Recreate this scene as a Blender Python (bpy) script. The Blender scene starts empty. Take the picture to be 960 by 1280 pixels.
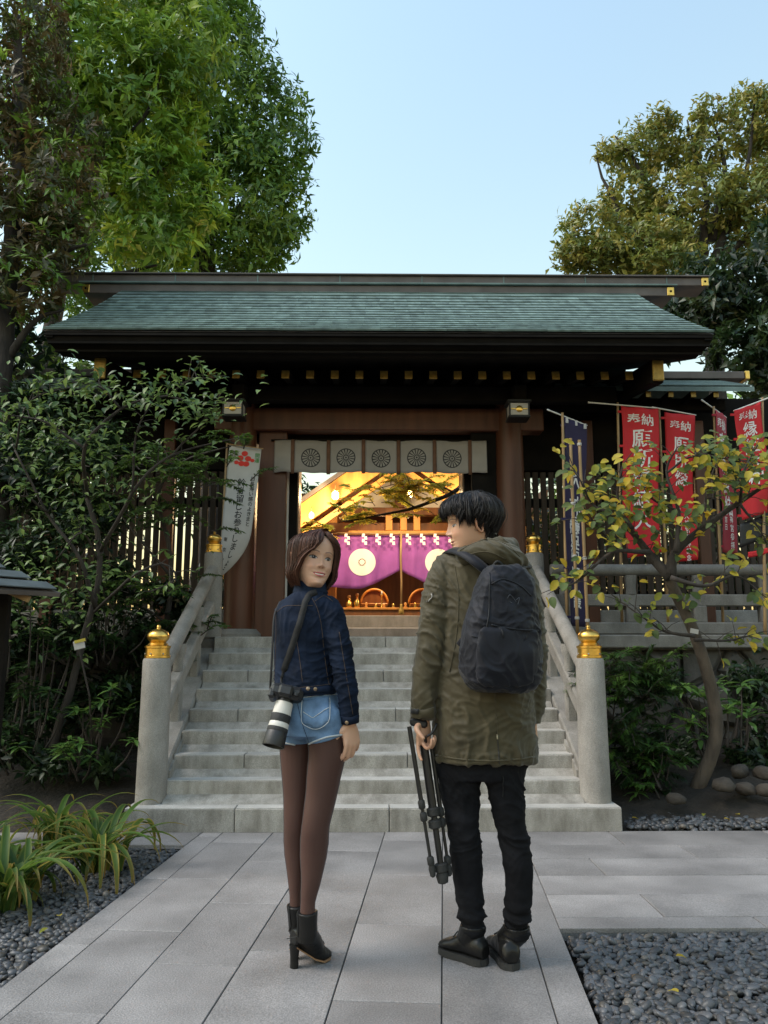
import bpy, bmesh, math, random
import numpy as np
from mathutils import Vector, Matrix, noise
from mathutils.bvhtree import BVHTree

R = math.radians
PI = math.pi
random.seed(7)
rng = np.random.default_rng(7)
scene = bpy.context.scene
COL = scene.collection

# ------------------------------------------------------------------ camera
CAM = Vector((0.0, 0.0, 1.2))
PITCH = R(9.54)
YAW = R(0.69)
FPX = 1000.0                       # focal length in pixels of a 960 x 1280 frame
_fh = Vector((math.sin(YAW), math.cos(YAW), 0))
_right = Vector((math.cos(YAW), -math.sin(YAW), 0))
_fwd = _fh * math.cos(PITCH) + Vector((0, 0, math.sin(PITCH)))
_up = _right.cross(_fwd)
cam_data = bpy.data.cameras.new('camera')
cam_data.sensor_fit = 'VERTICAL'
cam_data.angle_y = 2 * math.atan(640 / FPX)
cam_data.clip_start = 0.05
cam_data.clip_end = 2000
cam = bpy.data.objects.new('camera', cam_data)
COL.objects.link(cam)
m3 = Matrix((_right, _up, -_fwd)).transposed()
cam.matrix_world = Matrix.Translation(CAM) @ m3.to_4x4()
scene.camera = cam

# ------------------------------------------------------------------ world, sun, exposure
SUN_EL, SUN_AZ = R(50), R(-100)     # azimuth clockwise from +Y: high on the left
world = bpy.data.worlds.new('World')
scene.world = world
world.use_nodes = True
wn = world.node_tree.nodes
wl = world.node_tree.links
bg = wn.get('Background') or wn.new('ShaderNodeBackground')
sky = wn.new('ShaderNodeTexSky')
sky.sky_type = 'NISHITA'
sky.sun_disc = False
sky.sun_elevation = SUN_EL
sky.sun_rotation = SUN_AZ
sky.altitude = 50
sky.air_density = 2.6
sky.dust_density = 1.5
sky.ozone_density = 1.5
wl.new(sky.outputs[0], bg.inputs[0])
bg.inputs[1].default_value = 0.125
sun_data = bpy.data.lights.new('sun', 'SUN')
sun_data.energy = 1.15
sun_data.angle = R(26)
sun_data.color = (1.0, 0.94, 0.88)
sun = bpy.data.objects.new('sun', sun_data)
COL.objects.link(sun)
_sd = Vector((math.sin(SUN_AZ) * math.cos(SUN_EL), math.cos(SUN_AZ) * math.cos(SUN_EL), math.sin(SUN_EL)))
sun.rotation_euler = _sd.to_track_quat('Z', 'Y').to_euler()
sun.location = (0, -10, 20)
vs = scene.view_settings
vs.view_transform = 'Standard'
vs.look = 'None'
vs.gamma = 1.0
vs.use_curve_mapping = False
vs.exposure = 1.02
scene.render.engine = 'CYCLES'
scene.cycles.use_denoising = True
scene.cycles.max_bounces = 6
scene.cycles.diffuse_bounces = 3
scene.cycles.glossy_bounces = 2
scene.cycles.transparent_max_bounces = 8
scene.cycles.transmission_bounces = 3
scene.cycles.sample_clamp_indirect = 4.0

# ------------------------------------------------------------------ placing helpers
def ray(px, py):
    return (_right * ((px - 480) / FPX) + _up * ((640 - py) / FPX) + _fwd)
def at(px, py, Y):
    """The place in the world that stands Y metres ahead along the axis of the gate."""
    d = ray(px, py)
    return CAM + d * ((Y - CAM.y) / d.y)
def gnd(px, py, z=0.0):
    d = ray(px, py)
    return CAM + d * ((z - CAM.z) / d.z)

# ------------------------------------------------------------------ object helpers
WM = {}
def tag(o, label=None, cat=None, group=None, kind=None):
    if label: o['label'] = label
    if cat: o['category'] = cat
    if group: o['group'] = group
    if kind: o['kind'] = kind
    return o
def thing(name, loc, label, cat, group=None):
    o = bpy.data.objects.new(name, None)
    o.empty_display_size = 0.1
    COL.objects.link(o)
    o.location = loc
    WM[o] = Matrix.Translation(loc)
    return tag(o, label, cat, group)
def place(name, mesh, M=None, parent=None):
    """An object showing the mesh at world matrix M, as a part of parent."""
    o = bpy.data.objects.new(name, mesh)
    COL.objects.link(o)
    M = M.copy() if M is not None else Matrix.Identity(4)
    WM[o] = M
    if parent is not None:
        o.parent = parent
        o.matrix_parent_inverse = WM[parent].inverted()
    o.matrix_basis = M
    return o
def np_mesh(name, v, f, mat=None, smooth=True, col=None):
    v = np.asarray(v, dtype=np.float32).reshape(-1, 3)
    me = bpy.data.meshes.new(name)
    if isinstance(f, np.ndarray):
        nf, k = f.shape
        me.vertices.add(len(v)); me.vertices.foreach_set('co', v.ravel())
        me.loops.add(nf * k); me.loops.foreach_set('vertex_index', f.ravel().astype(np.int32))
        me.polygons.add(nf)
        me.polygons.foreach_set('loop_start', np.arange(0, nf * k, k, dtype=np.int32))
        me.polygons.foreach_set('loop_total', np.full(nf, k, dtype=np.int32))
        me.update(calc_edges=True)
    else:
        me.from_pydata([tuple(x) for x in v.tolist()], [], f)
        me.update()
    if col is not None:
        a = me.color_attributes.new('Col', 'FLOAT_COLOR', 'POINT')
        c = np.ones((len(v), 4), dtype=np.float32); c[:, :col.shape[1]] = col
        a.data.foreach_set('color', c.ravel())
    if mat is not None: me.materials.append(mat)
    if smooth:
        me.polygons.foreach_set('use_smooth', np.ones(len(me.polygons), dtype=bool))
    return me

class MB:
    """Collects vertices and faces of ONE piece."""
    def __init__(self):
        self.v = []; self.f = []
    def add(self, v, f):
        o = len(self.v)
        self.v += [tuple(x) for x in v]
        self.f += [tuple(i + o for i in q) for q in f]
        return self
    def box(self, c, s, M=None, bev=0.0):
        x, y, z = s[0] / 2, s[1] / 2, s[2] / 2
        if bev > 0:
            b = min(bev, x * .6, y * .6, z * .6)
            bm = bmesh.new()
            bmesh.ops.create_cube(bm, size=1.0)
            for q in bm.verts: q.co = (q.co.x * s[0], q.co.y * s[1], q.co.z * s[2])
            bmesh.ops.bevel(bm, geom=list(bm.edges), offset=b, segments=1, affect='EDGES')
            bm.verts.index_update()
            vv = [q.co.copy() for q in bm.verts]; ff = [[w.index for w in p.verts] for p in bm.faces]
            bm.free()
        else:
            vv = [Vector(p) for p in ((-x,-y,-z),(x,-y,-z),(x,y,-z),(-x,y,-z),(-x,-y,z),(x,-y,z),(x,y,z),(-x,y,z))]
            ff = [(0,3,2,1),(4,5,6,7),(0,1,5,4),(1,2,6,5),(2,3,7,6),(3,0,4,7)]
        c = Vector(c)
        if M is not None: vv = [(M @ p) + c for p in vv]
        else: vv = [p + c for p in vv]
        return self.add(vv, ff)
    def beam(self, p, q, w, h, up=(0, 0, 1), bev=0.0):
        p, q = Vector(p), Vector(q)
        d = q - p; L = d.length; d.normalize()
        s = d.cross(Vector(up)); s.normalize(); u = s.cross(d)
        M = Matrix((s, d, u)).transposed()
        return self.box((p + q) / 2, (w, L, h), M, bev)
    def tube(self, pts, rad, n=8, cap=True, squash=1.0, ref=None):
        pts = [Vector(p) for p in pts]
        if not hasattr(rad, '__len__'): rad = [rad] * len(pts)
        rings = []; prev = None
        for i, p in enumerate(pts):
            t = (pts[min(i + 1, len(pts) - 1)] - pts[max(i - 1, 0)])
            if t.length < 1e-9: t = Vector((0, 0, 1))
            t.normalize()
            if prev is None:
                a = Vector(ref) if ref else (Vector((1, 0, 0)) if abs(t.x) < .9 else Vector((0, 1, 0)))
            else: a = prev
            a = a - t * a.dot(t); a.normalize(); prev = a
            b = t.cross(a)
            rings.append([p + (a * math.cos(2*PI*k/n) + b * math.sin(2*PI*k/n) * squash) * rad[i] for k in range(n)])
        v = [q for r in rings for q in r]
        f = []
        for i in range(len(rings) - 1):
            for k in range(n):
                k2 = (k + 1) % n
                f.append((i*n + k, i*n + k2, (i+1)*n + k2, (i+1)*n + k))
        if cap:
            f.append(tuple(range(n - 1, -1, -1)))
            f.append(tuple((len(rings)-1)*n + k for k in range(n)))
        return self.add(v, f)
    def lathe(self, c, prof, n=20):
        c = Vector(c); v = []; f = []
        for (r, z) in prof:
            for k in range(n):
                a = 2*PI*k/n
                v.append(c + Vector((r*math.cos(a), r*math.sin(a), z)))
        m = len(prof)
        for i in range(m - 1):
            for k in range(n):
                k2 = (k+1) % n
                f.append((i*n+k, i*n+k2, (i+1)*n+k2, (i+1)*n+k))
        f.append(tuple(range(n-1, -1, -1))); f.append(tuple((m-1)*n+k for k in range(n)))
        return self.add(v, f)
    def grid(self, fn, nu, nv, close_u=False):
        v = [fn(i / nu, j / nv) for j in range(nv + 1) for i in range(nu + (0 if close_u else 1))]
        w = nu if close_u else nu + 1
        f = []
        for j in range(nv):
            for i in range(nu):
                i2 = (i + 1) % w
                f.append((j*w+i, j*w+i2, (j+1)*w+i2, (j+1)*w+i))
        return self.add(v, f)
    def prism(self, poly, y0, y1, axis='y'):
        n = len(poly)
        if axis == 'y': v = [(x, y0, z) for x, z in poly] + [(x, y1, z) for x, z in poly]
        elif axis == 'x': v = [(y0, x, z) for x, z in poly] + [(y1, x, z) for x, z in poly]
        else: v = [(x, z, y0) for x, z in poly] + [(x, z, y1) for x, z in poly]
        f = [tuple(range(n)), tuple(range(2*n-1, n-1, -1))] + [(i, i+n, (i+1)%n+n, (i+1)%n) for i in range(n)]
        return self.add(v, f)
    def mesh(self, name, mat, smooth=False):
        me = bpy.data.meshes.new(name)
        me.from_pydata(self.v, [], self.f)
        bm = bmesh.new(); bm.from_mesh(me)
        bmesh.ops.recalc_face_normals(bm, faces=bm.faces); bm.to_mesh(me); bm.free()
        me.materials.append(mat)
        if smooth:
            me.polygons.foreach_set('use_smooth', np.ones(len(me.polygons), dtype=bool))
            if smooth == 'auto':
                sharp_edges(me)
        return me
    def build(self, name, mat, parent=None, smooth=False, M=None):
        return place(name, self.mesh(name, mat, smooth), M, parent)
def sharp_edges(me, ang=R(40)):
    bm = bmesh.new(); bm.from_mesh(me)
    for e in bm.edges:
        if len(e.link_faces) == 2 and e.calc_face_angle(0) > ang: e.smooth = False
    bm.to_mesh(me); bm.free()

def evaluated(me, mods):
    """Mesh after modifiers [(type, {settings})]."""
    o = bpy.data.objects.new('work', me); COL.objects.link(o)
    for t, s in mods:
        m = o.modifiers.new(t, t)
        for k, w in s.items(): setattr(m, k, w)
    dg = bpy.context.evaluated_depsgraph_get(); dg.update()
    out = bpy.data.meshes.new_from_object(o.evaluated_get(dg))
    bpy.data.objects.remove(o)
    return out
def co_of(me):
    a = np.empty(len(me.vertices) * 3, dtype=np.float32); me.vertices.foreach_get('co', a); return a.reshape(-1, 3)
def no_of(me):
    a = np.empty(len(me.vertices) * 3, dtype=np.float32); me.vertices.foreach_get('normal', a); return a.reshape(-1, 3)
def set_co(me, a):
    me.vertices.foreach_set('co', np.asarray(a, dtype=np.float32).ravel()); me.update()

# ------------------------------------------------------------------ materials
def pmat(name, base, var=0.15, scale=6.0, rough=0.6, bump=0.0, bscale=60.0, metal=0.0, spec=0.5, rnd=0.0,
         speck=0.0, sscale=300.0, sheen=0.0, stretch=None, detail=4, col2=None, bdist=0.01, coat=0.0, trans=0.0, rvar=0.0):
    m = bpy.data.materials.new(name); m.use_nodes = True
    nt = m.node_tree; N = nt.nodes; L = nt.links
    b = N['Principled BSDF']
    b.inputs['Roughness'].default_value = rough
    b.inputs['Metallic'].default_value = metal
    b.inputs['Specular IOR Level'].default_value = spec
    if sheen: b.inputs['Sheen Weight'].default_value = sheen
    if coat: b.inputs['Coat Weight'].default_value = coat
    tc = N.new('ShaderNodeTexCoord'); mp = N.new('ShaderNodeMapping')
    L.new(tc.outputs['Object'], mp.inputs[0])
    if stretch: mp.inputs['Scale'].default_value = stretch
    oi = N.new('ShaderNodeObjectInfo')
    ad = N.new('ShaderNodeVectorMath'); ad.operation = 'ADD'
    sc = N.new('ShaderNodeVectorMath'); sc.operation = 'SCALE'; sc.inputs[3].default_value = 37.0
    cb = N.new('ShaderNodeCombineXYZ')
    for k in range(3): L.new(oi.outputs['Random'], cb.inputs[k])
    L.new(cb.outputs[0], sc.inputs[0]); L.new(mp.outputs[0], ad.inputs[0]); L.new(sc.outputs[0], ad.inputs[1])
    vec = ad.outputs[0]
    nz = N.new('ShaderNodeTexNoise'); nz.inputs['Scale'].default_value = scale; nz.inputs['Detail'].default_value = detail
    L.new(vec, nz.inputs['Vector'])
    ramp = N.new('ShaderNodeValToRGB')
    ramp.color_ramp.elements[0].position = 0.3; ramp.color_ramp.elements[1].position = 0.7
    c2 = col2 if col2 else tuple(min(1, c * (1 + var)) for c in base)
    c1 = base if col2 else tuple(c * (1 - var) for c in base)
    ramp.color_ramp.elements[0].color = (*c1, 1); ramp.color_ramp.elements[1].color = (*c2, 1)
    L.new(nz.outputs[0], ramp.inputs[0])
    out = ramp.outputs[0]
    if rnd or speck:
        mul = N.new('ShaderNodeMix'); mul.data_type = 'RGBA'; mul.blend_type = 'MULTIPLY'; mul.inputs[0].default_value = 1.0
        mr = N.new('ShaderNodeMapRange'); mr.inputs[3].default_value = 1 - rnd; mr.inputs[4].default_value = 1 + rnd
        L.new(oi.outputs['Random'], mr.inputs[0])
        L.new(out, mul.inputs[6]); L.new(mr.outputs[0], mul.inputs[7]); out = mul.outputs[2]
    if speck:
        n2 = N.new('ShaderNodeTexNoise'); n2.inputs['Scale'].default_value = sscale; n2.inputs['Detail'].default_value = 2
        L.new(vec, n2.inputs['Vector'])
        mr2 = N.new('ShaderNodeMapRange'); mr2.inputs[1].default_value = .3; mr2.inputs[2].default_value = .7
        mr2.inputs[3].default_value = 1 - speck; mr2.inputs[4].default_value = 1 + speck
        L.new(n2.outputs[0], mr2.inputs[0])
        mu2 = N.new('ShaderNodeMix'); mu2.data_type = 'RGBA'; mu2.blend_type = 'MULTIPLY'; mu2.inputs[0].default_value = 1.0
        L.new(out, mu2.inputs[6]); L.new(mr2.outputs[0], mu2.inputs[7]); out = mu2.outputs[2]
    L.new(out, b.inputs['Base Color'])
    if rvar:
        mr3 = N.new('ShaderNodeMapRange'); mr3.inputs[3].default_value = rough - rvar; mr3.inputs[4].default_value = rough + rvar
        L.new(nz.outputs[0], mr3.inputs[0]); L.new(mr3.outputs[0], b.inputs['Roughness'])
    if bump:
        n3 = N.new('ShaderNodeTexNoise'); n3.inputs['Scale'].default_value = bscale; n3.inputs['Detail'].default_value = 4
        L.new(vec, n3.inputs['Vector'])
        bp = N.new('ShaderNodeBump'); bp.inputs['Strength'].default_value = bump; bp.inputs['Distance'].default_value = bdist
        L.new(n3.outputs[0], bp.inputs['Height']); L.new(bp.outputs[0], b.inputs['Normal'])
    m['out'] = 1
    return m
def colmat(name, rough=0.5, spec=0.4, trans=0.0, sub=0.0, bump=0.0, bscale=80, gain=1.0):
    """Colour from the mesh's own Col attribute."""
    m = bpy.data.materials.new(name); m.use_nodes = True
    nt = m.node_tree; N = nt.nodes; L = nt.links
    b = N['Principled BSDF']; b.inputs['Roughness'].default_value = rough
    b.inputs['Specular IOR Level'].default_value = spec
    at_ = N.new('ShaderNodeAttribute'); at_.attribute_name = 'Col'
    L.new(at_.outputs['Color'], b.inputs['Base Color'])
    if sub:
        b.inputs['Subsurface Weight'].default_value = sub
        b.inputs['Subsurface Radius'].default_value = (0.012, 0.005, 0.003)
        b.inputs['Subsurface Scale'].default_value = 0.6
    if trans:
        tr = N.new('ShaderNodeBsdfTranslucent')
        hs = N.new('ShaderNodeHueSaturation'); hs.inputs['Value'].default_value = 1.5; hs.inputs['Hue'].default_value = 0.485
        L.new(at_.outputs['Color'], hs.inputs['Color']); L.new(hs.outputs[0], tr.inputs[0])
        mx = N.new('ShaderNodeMixShader'); mx.inputs[0].default_value = trans
        L.new(b.outputs[0], mx.inputs[1]); L.new(tr.outputs[0], mx.inputs[2])
        L.new(mx.outputs[0], N['Material Output'].inputs[0])
    if bump:
        tc = N.new('ShaderNodeTexCoord')
        n3 = N.new('ShaderNodeTexNoise'); n3.inputs['Scale'].default_value = bscale
        L.new(tc.outputs['Object'], n3.inputs['Vector'])
        bp = N.new('ShaderNodeBump'); bp.inputs['Strength'].default_value = bump; bp.inputs['Distance'].default_value = .01
        L.new(n3.outputs[0], bp.inputs['Height']); L.new(bp.outputs[0], b.inputs['Normal'])
    return m
def emat(name, col, strength):
    m = bpy.data.materials.new(name); m.use_nodes = True
    b = m.node_tree.nodes['Principled BSDF']
    b.inputs['Base Color'].default_value = (*col, 1)
    b.inputs['Emission Color'].default_value = (*col, 1)
    b.inputs['Emission Strength'].default_value = strength
    return m

def stone_mat(name, base, stain=0.0):
    """Granite with speckle and, on risers, dark drip stains."""
    m = pmat(name, base, var=.16, scale=5.0, rough=.78, bump=.4, bscale=110, speck=.24, sscale=210, rnd=.08, spec=.25)
    if stain:
        nt = m.node_tree; N = nt.nodes; L = nt.links; b = N['Principled BSDF']
        src = b.inputs['Base Color'].links[0].from_socket
        tc = N.new('ShaderNodeTexCoord'); mp = N.new('ShaderNodeMapping'); mp.inputs['Scale'].default_value = (4.2, 4.2, 1.5)
        L.new(tc.outputs['Object'], mp.inputs[0])
        nz = N.new('ShaderNodeTexNoise'); nz.inputs['Scale'].default_value = 1.6; nz.inputs['Detail'].default_value = 5
        nz.inputs['Roughness'].default_value = .65
        L.new(mp.outputs[0], nz.inputs['Vector'])
        mr = N.new('ShaderNodeMapRange'); mr.inputs[1].default_value = .42; mr.inputs[2].default_value = .7
        L.new(nz.outputs[0], mr.inputs[0])
        ml = N.new('ShaderNodeMath'); ml.operation = 'MULTIPLY'; ml.inputs[1].default_value = stain
        L.new(mr.outputs[0], ml.inputs[0])
        mx = N.new('ShaderNodeMix'); mx.data_type = 'RGBA'; mx.blend_type = 'MIX'
        mx.inputs[7].default_value = (base[0]*.34, base[1]*.32, base[2]*.28, 1)
        L.new(ml.outputs[0], mx.inputs[0]); L.new(src, mx.inputs[6]); L.new(mx.outputs[2], b.inputs['Base Color'])
    return m

M_paving = pmat('paving_granite', (.215, .203, .198), var=.26, scale=2.6, rough=.62, bump=.35, bscale=130, speck=.26, sscale=170, rnd=.13, spec=.35, rvar=.1)
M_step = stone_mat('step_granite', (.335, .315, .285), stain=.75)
M_tread = stone_mat('rail_granite', (.28, .262, .24), stain=.4)
M_balus = stone_mat('dull_granite', (.175, .17, .16), stain=.5)
M_disc = pmat('bright_white_cloth', (.80, .80, .82), var=.03, scale=8, rough=.85)
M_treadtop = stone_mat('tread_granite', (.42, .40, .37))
M_pebble = pmat('dark_pebble', (.062, .066, .076), var=.45, scale=18, rough=.42, bump=.08, bscale=90, spec=.5)
M_soil = pmat('soil', (.020, .0155, .011), var=.5, scale=9, rough=.95, bump=.6, bscale=30, bdist=.03)
M_gold = pmat('gold', (.75, .47, .12), var=.15, scale=20, rough=.3, metal=1.0, bump=.03, bscale=80)
M_goldleaf = pmat('gold_leaf', (.36, .235, .055), var=.25, scale=30, rough=.55, metal=.35)
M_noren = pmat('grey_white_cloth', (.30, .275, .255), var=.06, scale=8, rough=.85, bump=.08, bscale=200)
M_copper = pmat('green_copper', (.140, .200, .190), var=.4, scale=3, rough=.55, bump=.1, bscale=60, spec=.35, rnd=.13, stretch=(1, 1, 1))
M_copper_b = pmat('brown_copper', (.11, .092, .085), var=.25, scale=5, rough=.5, bump=.05, bscale=40, spec=.4)
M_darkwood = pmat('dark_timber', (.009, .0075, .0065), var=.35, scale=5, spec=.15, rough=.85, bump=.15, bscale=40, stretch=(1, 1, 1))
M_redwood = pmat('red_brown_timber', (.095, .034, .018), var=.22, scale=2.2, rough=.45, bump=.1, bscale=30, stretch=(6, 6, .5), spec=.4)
M_slat = pmat('weathered_slat', (.045, .032, .022), var=.35, scale=4, rough=.8, bump=.2, bscale=40, rnd=.25, stretch=(4, 4, .6))
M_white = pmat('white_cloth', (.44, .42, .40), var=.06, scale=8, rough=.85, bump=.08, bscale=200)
M_brownribbon = pmat('brown_ribbon', (.13, .062, .035), var=.2, scale=15, rough=.8)
M_black = pmat('black_paint', (.012, .012, .013), var=.2, scale=10, rough=.55)
M_red = pmat('red_cloth', (.50, .012, .018), var=.10, scale=5, rough=.75, bump=.06, bscale=240)
M_crimson = pmat('crimson_cloth', (.30, .014, .03), var=.12, scale=5, rough=.8, bump=.06, bscale=240)
M_purple = pmat('violet_cloth', (.013, .007, .046), var=.18, scale=5, rough=.8)
M_hallpurple = pmat('bright_purple_cloth', (.30, .085, .40), var=.12, scale=5, rough=.8)
M_bamboo = pmat('bamboo', (.30, .19, .085), var=.25, scale=12, rough=.5, stretch=(1, 1, .3))
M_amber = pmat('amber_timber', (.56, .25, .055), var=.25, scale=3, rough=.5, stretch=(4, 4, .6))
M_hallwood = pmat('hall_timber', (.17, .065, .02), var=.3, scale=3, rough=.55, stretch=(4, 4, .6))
M_plaster = pmat('white_plaster', (.68, .66, .62), var=.07, scale=4, rough=.9)
M_redprint = pmat('red_print', (.55, .03, .02), var=.1, rough=.8)
M_bark = pmat('bark', (.075, .058, .043), var=.4, scale=14, rough=.9, bump=.7, bscale=35, stretch=(1, 1, .35), bdist=.02)
M_darkbark = pmat('dark_bark', (.035, .028, .023), var=.4, scale=14, rough=.9, bump=.6, bscale=35, stretch=(1, 1, .35), bdist=.02)
M_leaf = colmat('leaf', rough=.42, spec=.45, trans=.28)
M_leafthin = colmat('thin_leaf', rough=.55, spec=.3, trans=.42)
M_rock = pmat('wall_rock', (.075, .07, .064), var=.4, scale=6, rough=.85, bump=.5, bscale=25, rnd=.35, bdist=.02)
M_mortar = pmat('mortar', (.13, .12, .11), var=.25, scale=12, rough=.95, bump=.3, bscale=60)
# ================================================================== ground
def sheet(name, x0, x1, y0, y1, z, mat, nx=1, ny=1):
    return tag(MB().grid(lambda u, v: (x0 + (x1-x0)*u, y0 + (y1-y0)*v, z), nx, ny).build(name, mat), kind='structure')
ground = sheet('ground', -400, 400, -300, 500, -0.07, M_soil)
M_upper = pmat('precinct_gravel', (.12, .11, .10), var=.2, scale=20, rough=.9, bump=.3, bscale=120)
LAND = 1.278                      # height of the landing and of the upper precinct
upper = MB(); upper.box((0, 57.37, LAND - .06), (120, 100, .1)); upper = tag(upper.build('upper_ground', M_upper), kind='structure')

# ------------------------------------------------------------------ paving
A = R(4.9)
PD = Vector((math.sin(A), math.cos(A), 0)); PP = Vector((math.cos(A), -math.sin(A), 0))
PO = Vector((0, 5.52, 0))
def puv(u, w): return PO + PP * u + PD * w
def slab(parent, corners, mat=M_paving, t=.05, gap=.0022, z=0.0):
    c = sum((Vector(p) for p in corners), Vector()) / len(corners)
    poly = []
    n = len(corners)
    for i in range(n):                      # inset by the joint
        p0, p1, p2 = Vector(corners[i-1]), Vector(corners[i]), Vector(corners[(i+1) % n])
        a = (p0 - p1).normalized(); b = (p2 - p1).normalized()
        k = (a + b); s = max(.3, a.cross(b).length)
        poly.append(p1 + (a + b) * (gap / s))
    dz = z + random.uniform(-.0012, .0012)
    tilt = (random.uniform(-.001, .001), random.uniform(-.001, .001))
    top = [Vector((p.x, p.y, dz + (p.x-c.x)*tilt[0] + (p.y-c.y)*tilt[1])) for p in poly]
    inn = [p + (c - p).normalized() * .004 for p in top]
    edge = [p - Vector((0, 0, .003)) for p in top]
    bot = [p - Vector((0, 0, t)) for p in top]
    v = [Vector((p.x, p.y, p.z)) for p in inn] + edge + bot
    f = [tuple(range(n))]
    for i in range(n):
        j = (i+1) % n
        f.append((i, i+n, j+n, j)); f.append((i+n, i+2*n, j+2*n, j+n))
    m = MB(); m.add([p - c for p in v], f)
    return m.build('paving_slab', mat, parent, M=Matrix.Translation(c))
path = MB(); q = [puv(-1.12, -6.5), puv(.955, -6.5), puv(.955, .2), puv(-1.12, .2)]
path.add([(p.x, p.y, -.014) for p in q], [(0, 1, 2, 3)])
path = tag(path.build('path', M_mortar), kind='structure')
cols = [-1.12, -.985, -.657, -.32, .073, .45, .825, .955]
offs = [.2, .45, .05, .62, .28, .7, .1]
lens = [.95, .78, .74, .8, .77, .74, 1.0]
for k in range(7):
    w = .0; e = offs[k] * lens[k]
    ws = [.0]
    while w > -6.4:
        ws.append(w - (e if w == 0 else lens[k])); w = ws[-1]
    for a, b in zip(ws[:-1], ws[1:]):
        # the far ends are cut along the foot of the staircase
        cs = [puv(cols[k], b), puv(cols[k+1], b), puv(cols[k+1], a), puv(cols[k], a)]
        if a == 0:
            cs[2] = Vector((cs[2].x + PD.x*(5.535-cs[2].y), 5.535, 0)); cs[3] = Vector((cs[3].x + PD.x*(5.535-cs[3].y), 5.535, 0))
        slab(path, cs)
def edge_x(u, Y):                # x of a long joint of the path at Y
    w = (Y - PO.y + math.sin(A)*u) / math.cos(A)
    return puv(u, w).x
cross = MB(); cross.add([(edge_x(.955, 3.69), 3.69, -.017), (9, 3.69, -.017), (9, 5.56, -.017), (edge_x(.955, 5.56), 5.56, -.017)], [(0,1,2,3)])
cross = tag(cross.build('cross_path', M_mortar), kind='structure')
rows = [3.69, 3.835, 4.17, 4.50, 4.84, 5.16, 5.535]
ro = [.9, .48, 1.25, .35, .95, .6]
for i in range(6):
    y0, y1 = rows[i], rows[i+1]
    xs = [None]; x = edge_x(.955, (y0+y1)/2) + ro[i]
    while x < 4.6: xs.append(x); x += 1.02
    xs.append(4.8)
    for a, b in zip(xs[:-1], xs[1:]):
        l0 = edge_x(.955, y0) if a is None else a; l1 = edge_x(.955, y1) if a is None else a
        slab(cross, [(l0, y0, 0), (b, y0, 0), (b, y1, 0), (l1, y1, 0)])
lstrip = MB(); lstrip.add([(-6, 5.17, -.017), (edge_x(-1.12, 5.17), 5.17, -.017), (edge_x(-1.12, 5.56), 5.56, -.017), (-6, 5.56, -.017)], [(0,1,2,3)])
lstrip = tag(lstrip.build('side_path', M_mortar), kind='structure')
xs = [-3.6, -2.7, -1.85, None]
for a, b in zip(xs[:-1], xs[1:]):
    r0 = edge_x(-1.12, 5.19) if b is None else b; r1 = edge_x(-1.12, 5.535) if b is None else b
    slab(lstrip, [(a, 5.19, 0), (r0, 5.19, 0), (r1, 5.535, 0), (a, 5.535, 0)])

# ------------------------------------------------------------------ pebbles (nobody could count them)
def ico(sub):
    bm = bmesh.new(); bmesh.ops.create_icosphere(bm, subdivisions=sub, radius=1.0)
    bm.verts.index_update()
    v = np.array([x.co[:] for x in bm.verts]); f = np.array([[y.index for y in x.verts] for x in bm.faces]); bm.free()
    return v, f
ICO_V, ICO_F = ico(2)
ICO1_V, ICO1_F = ico(1)
def pebbles(name, pts, size, label, mat, base=(ICO_V, ICO_F)):
    n = len(pts); V0, F0 = base
    r = np.random.default_rng(len(name) * 31 + n)
    s = size * r.uniform(.55, 1.25, (n, 1)) * np.stack([r.uniform(.9, 1.5, n), r.uniform(.7, 1.0, n), r.uniform(.42, .68, n)], 1) * .5
    ang = r.uniform(0, 2*PI, n); tx = r.normal(0, .38, n); ty = r.normal(0, .38, n)
    ca, sa = np.cos(ang), np.sin(ang)
    v = V0[None] * s[:, None]
    v = v * (1 + .10*np.sin(V0[None, :, 0]*3.1 + r.uniform(0, 6, (n, 1))) [..., None])
    y = v[..., 1]*np.cos(tx)[:, None] - v[..., 2]*np.sin(tx)[:, None]; z = v[..., 1]*np.sin(tx)[:, None] + v[..., 2]*np.cos(tx)[:, None]
    x = v[..., 0]*np.cos(ty)[:, None] + z*np.sin(ty)[:, None]; z = -v[..., 0]*np.sin(ty)[:, None] + z*np.cos(ty)[:, None]
    X = x*ca[:, None] - y*sa[:, None]; Y = x*sa[:, None] + y*ca[:, None]
    P = np.stack([X, Y, z], -1) + pts[:, None]
    F = (F0[None] + (np.arange(n) * len(V0))[:, None, None]).reshape(-1, 3)
    g = r.uniform(.55, 1.5, (n, 1)) ** 1.2
    tintc = np.concatenate([g*.060, g*.062, g*.067], 1)
    warm = r.random(n) < .08
    tintc[warm] = tintc[warm] * np.array([1.25, 1.08, .86])
    C = np.repeat(tintc, len(V0), axis=0)
    o = place(name, np_mesh(name, P.reshape(-1, 3), F, mat, True, C))
    return tag(o, label, 'gravel', kind='stuff')
M_peb = colmat('pebble', rough=.45, spec=.45, bump=.12, bscale=120)
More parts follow.
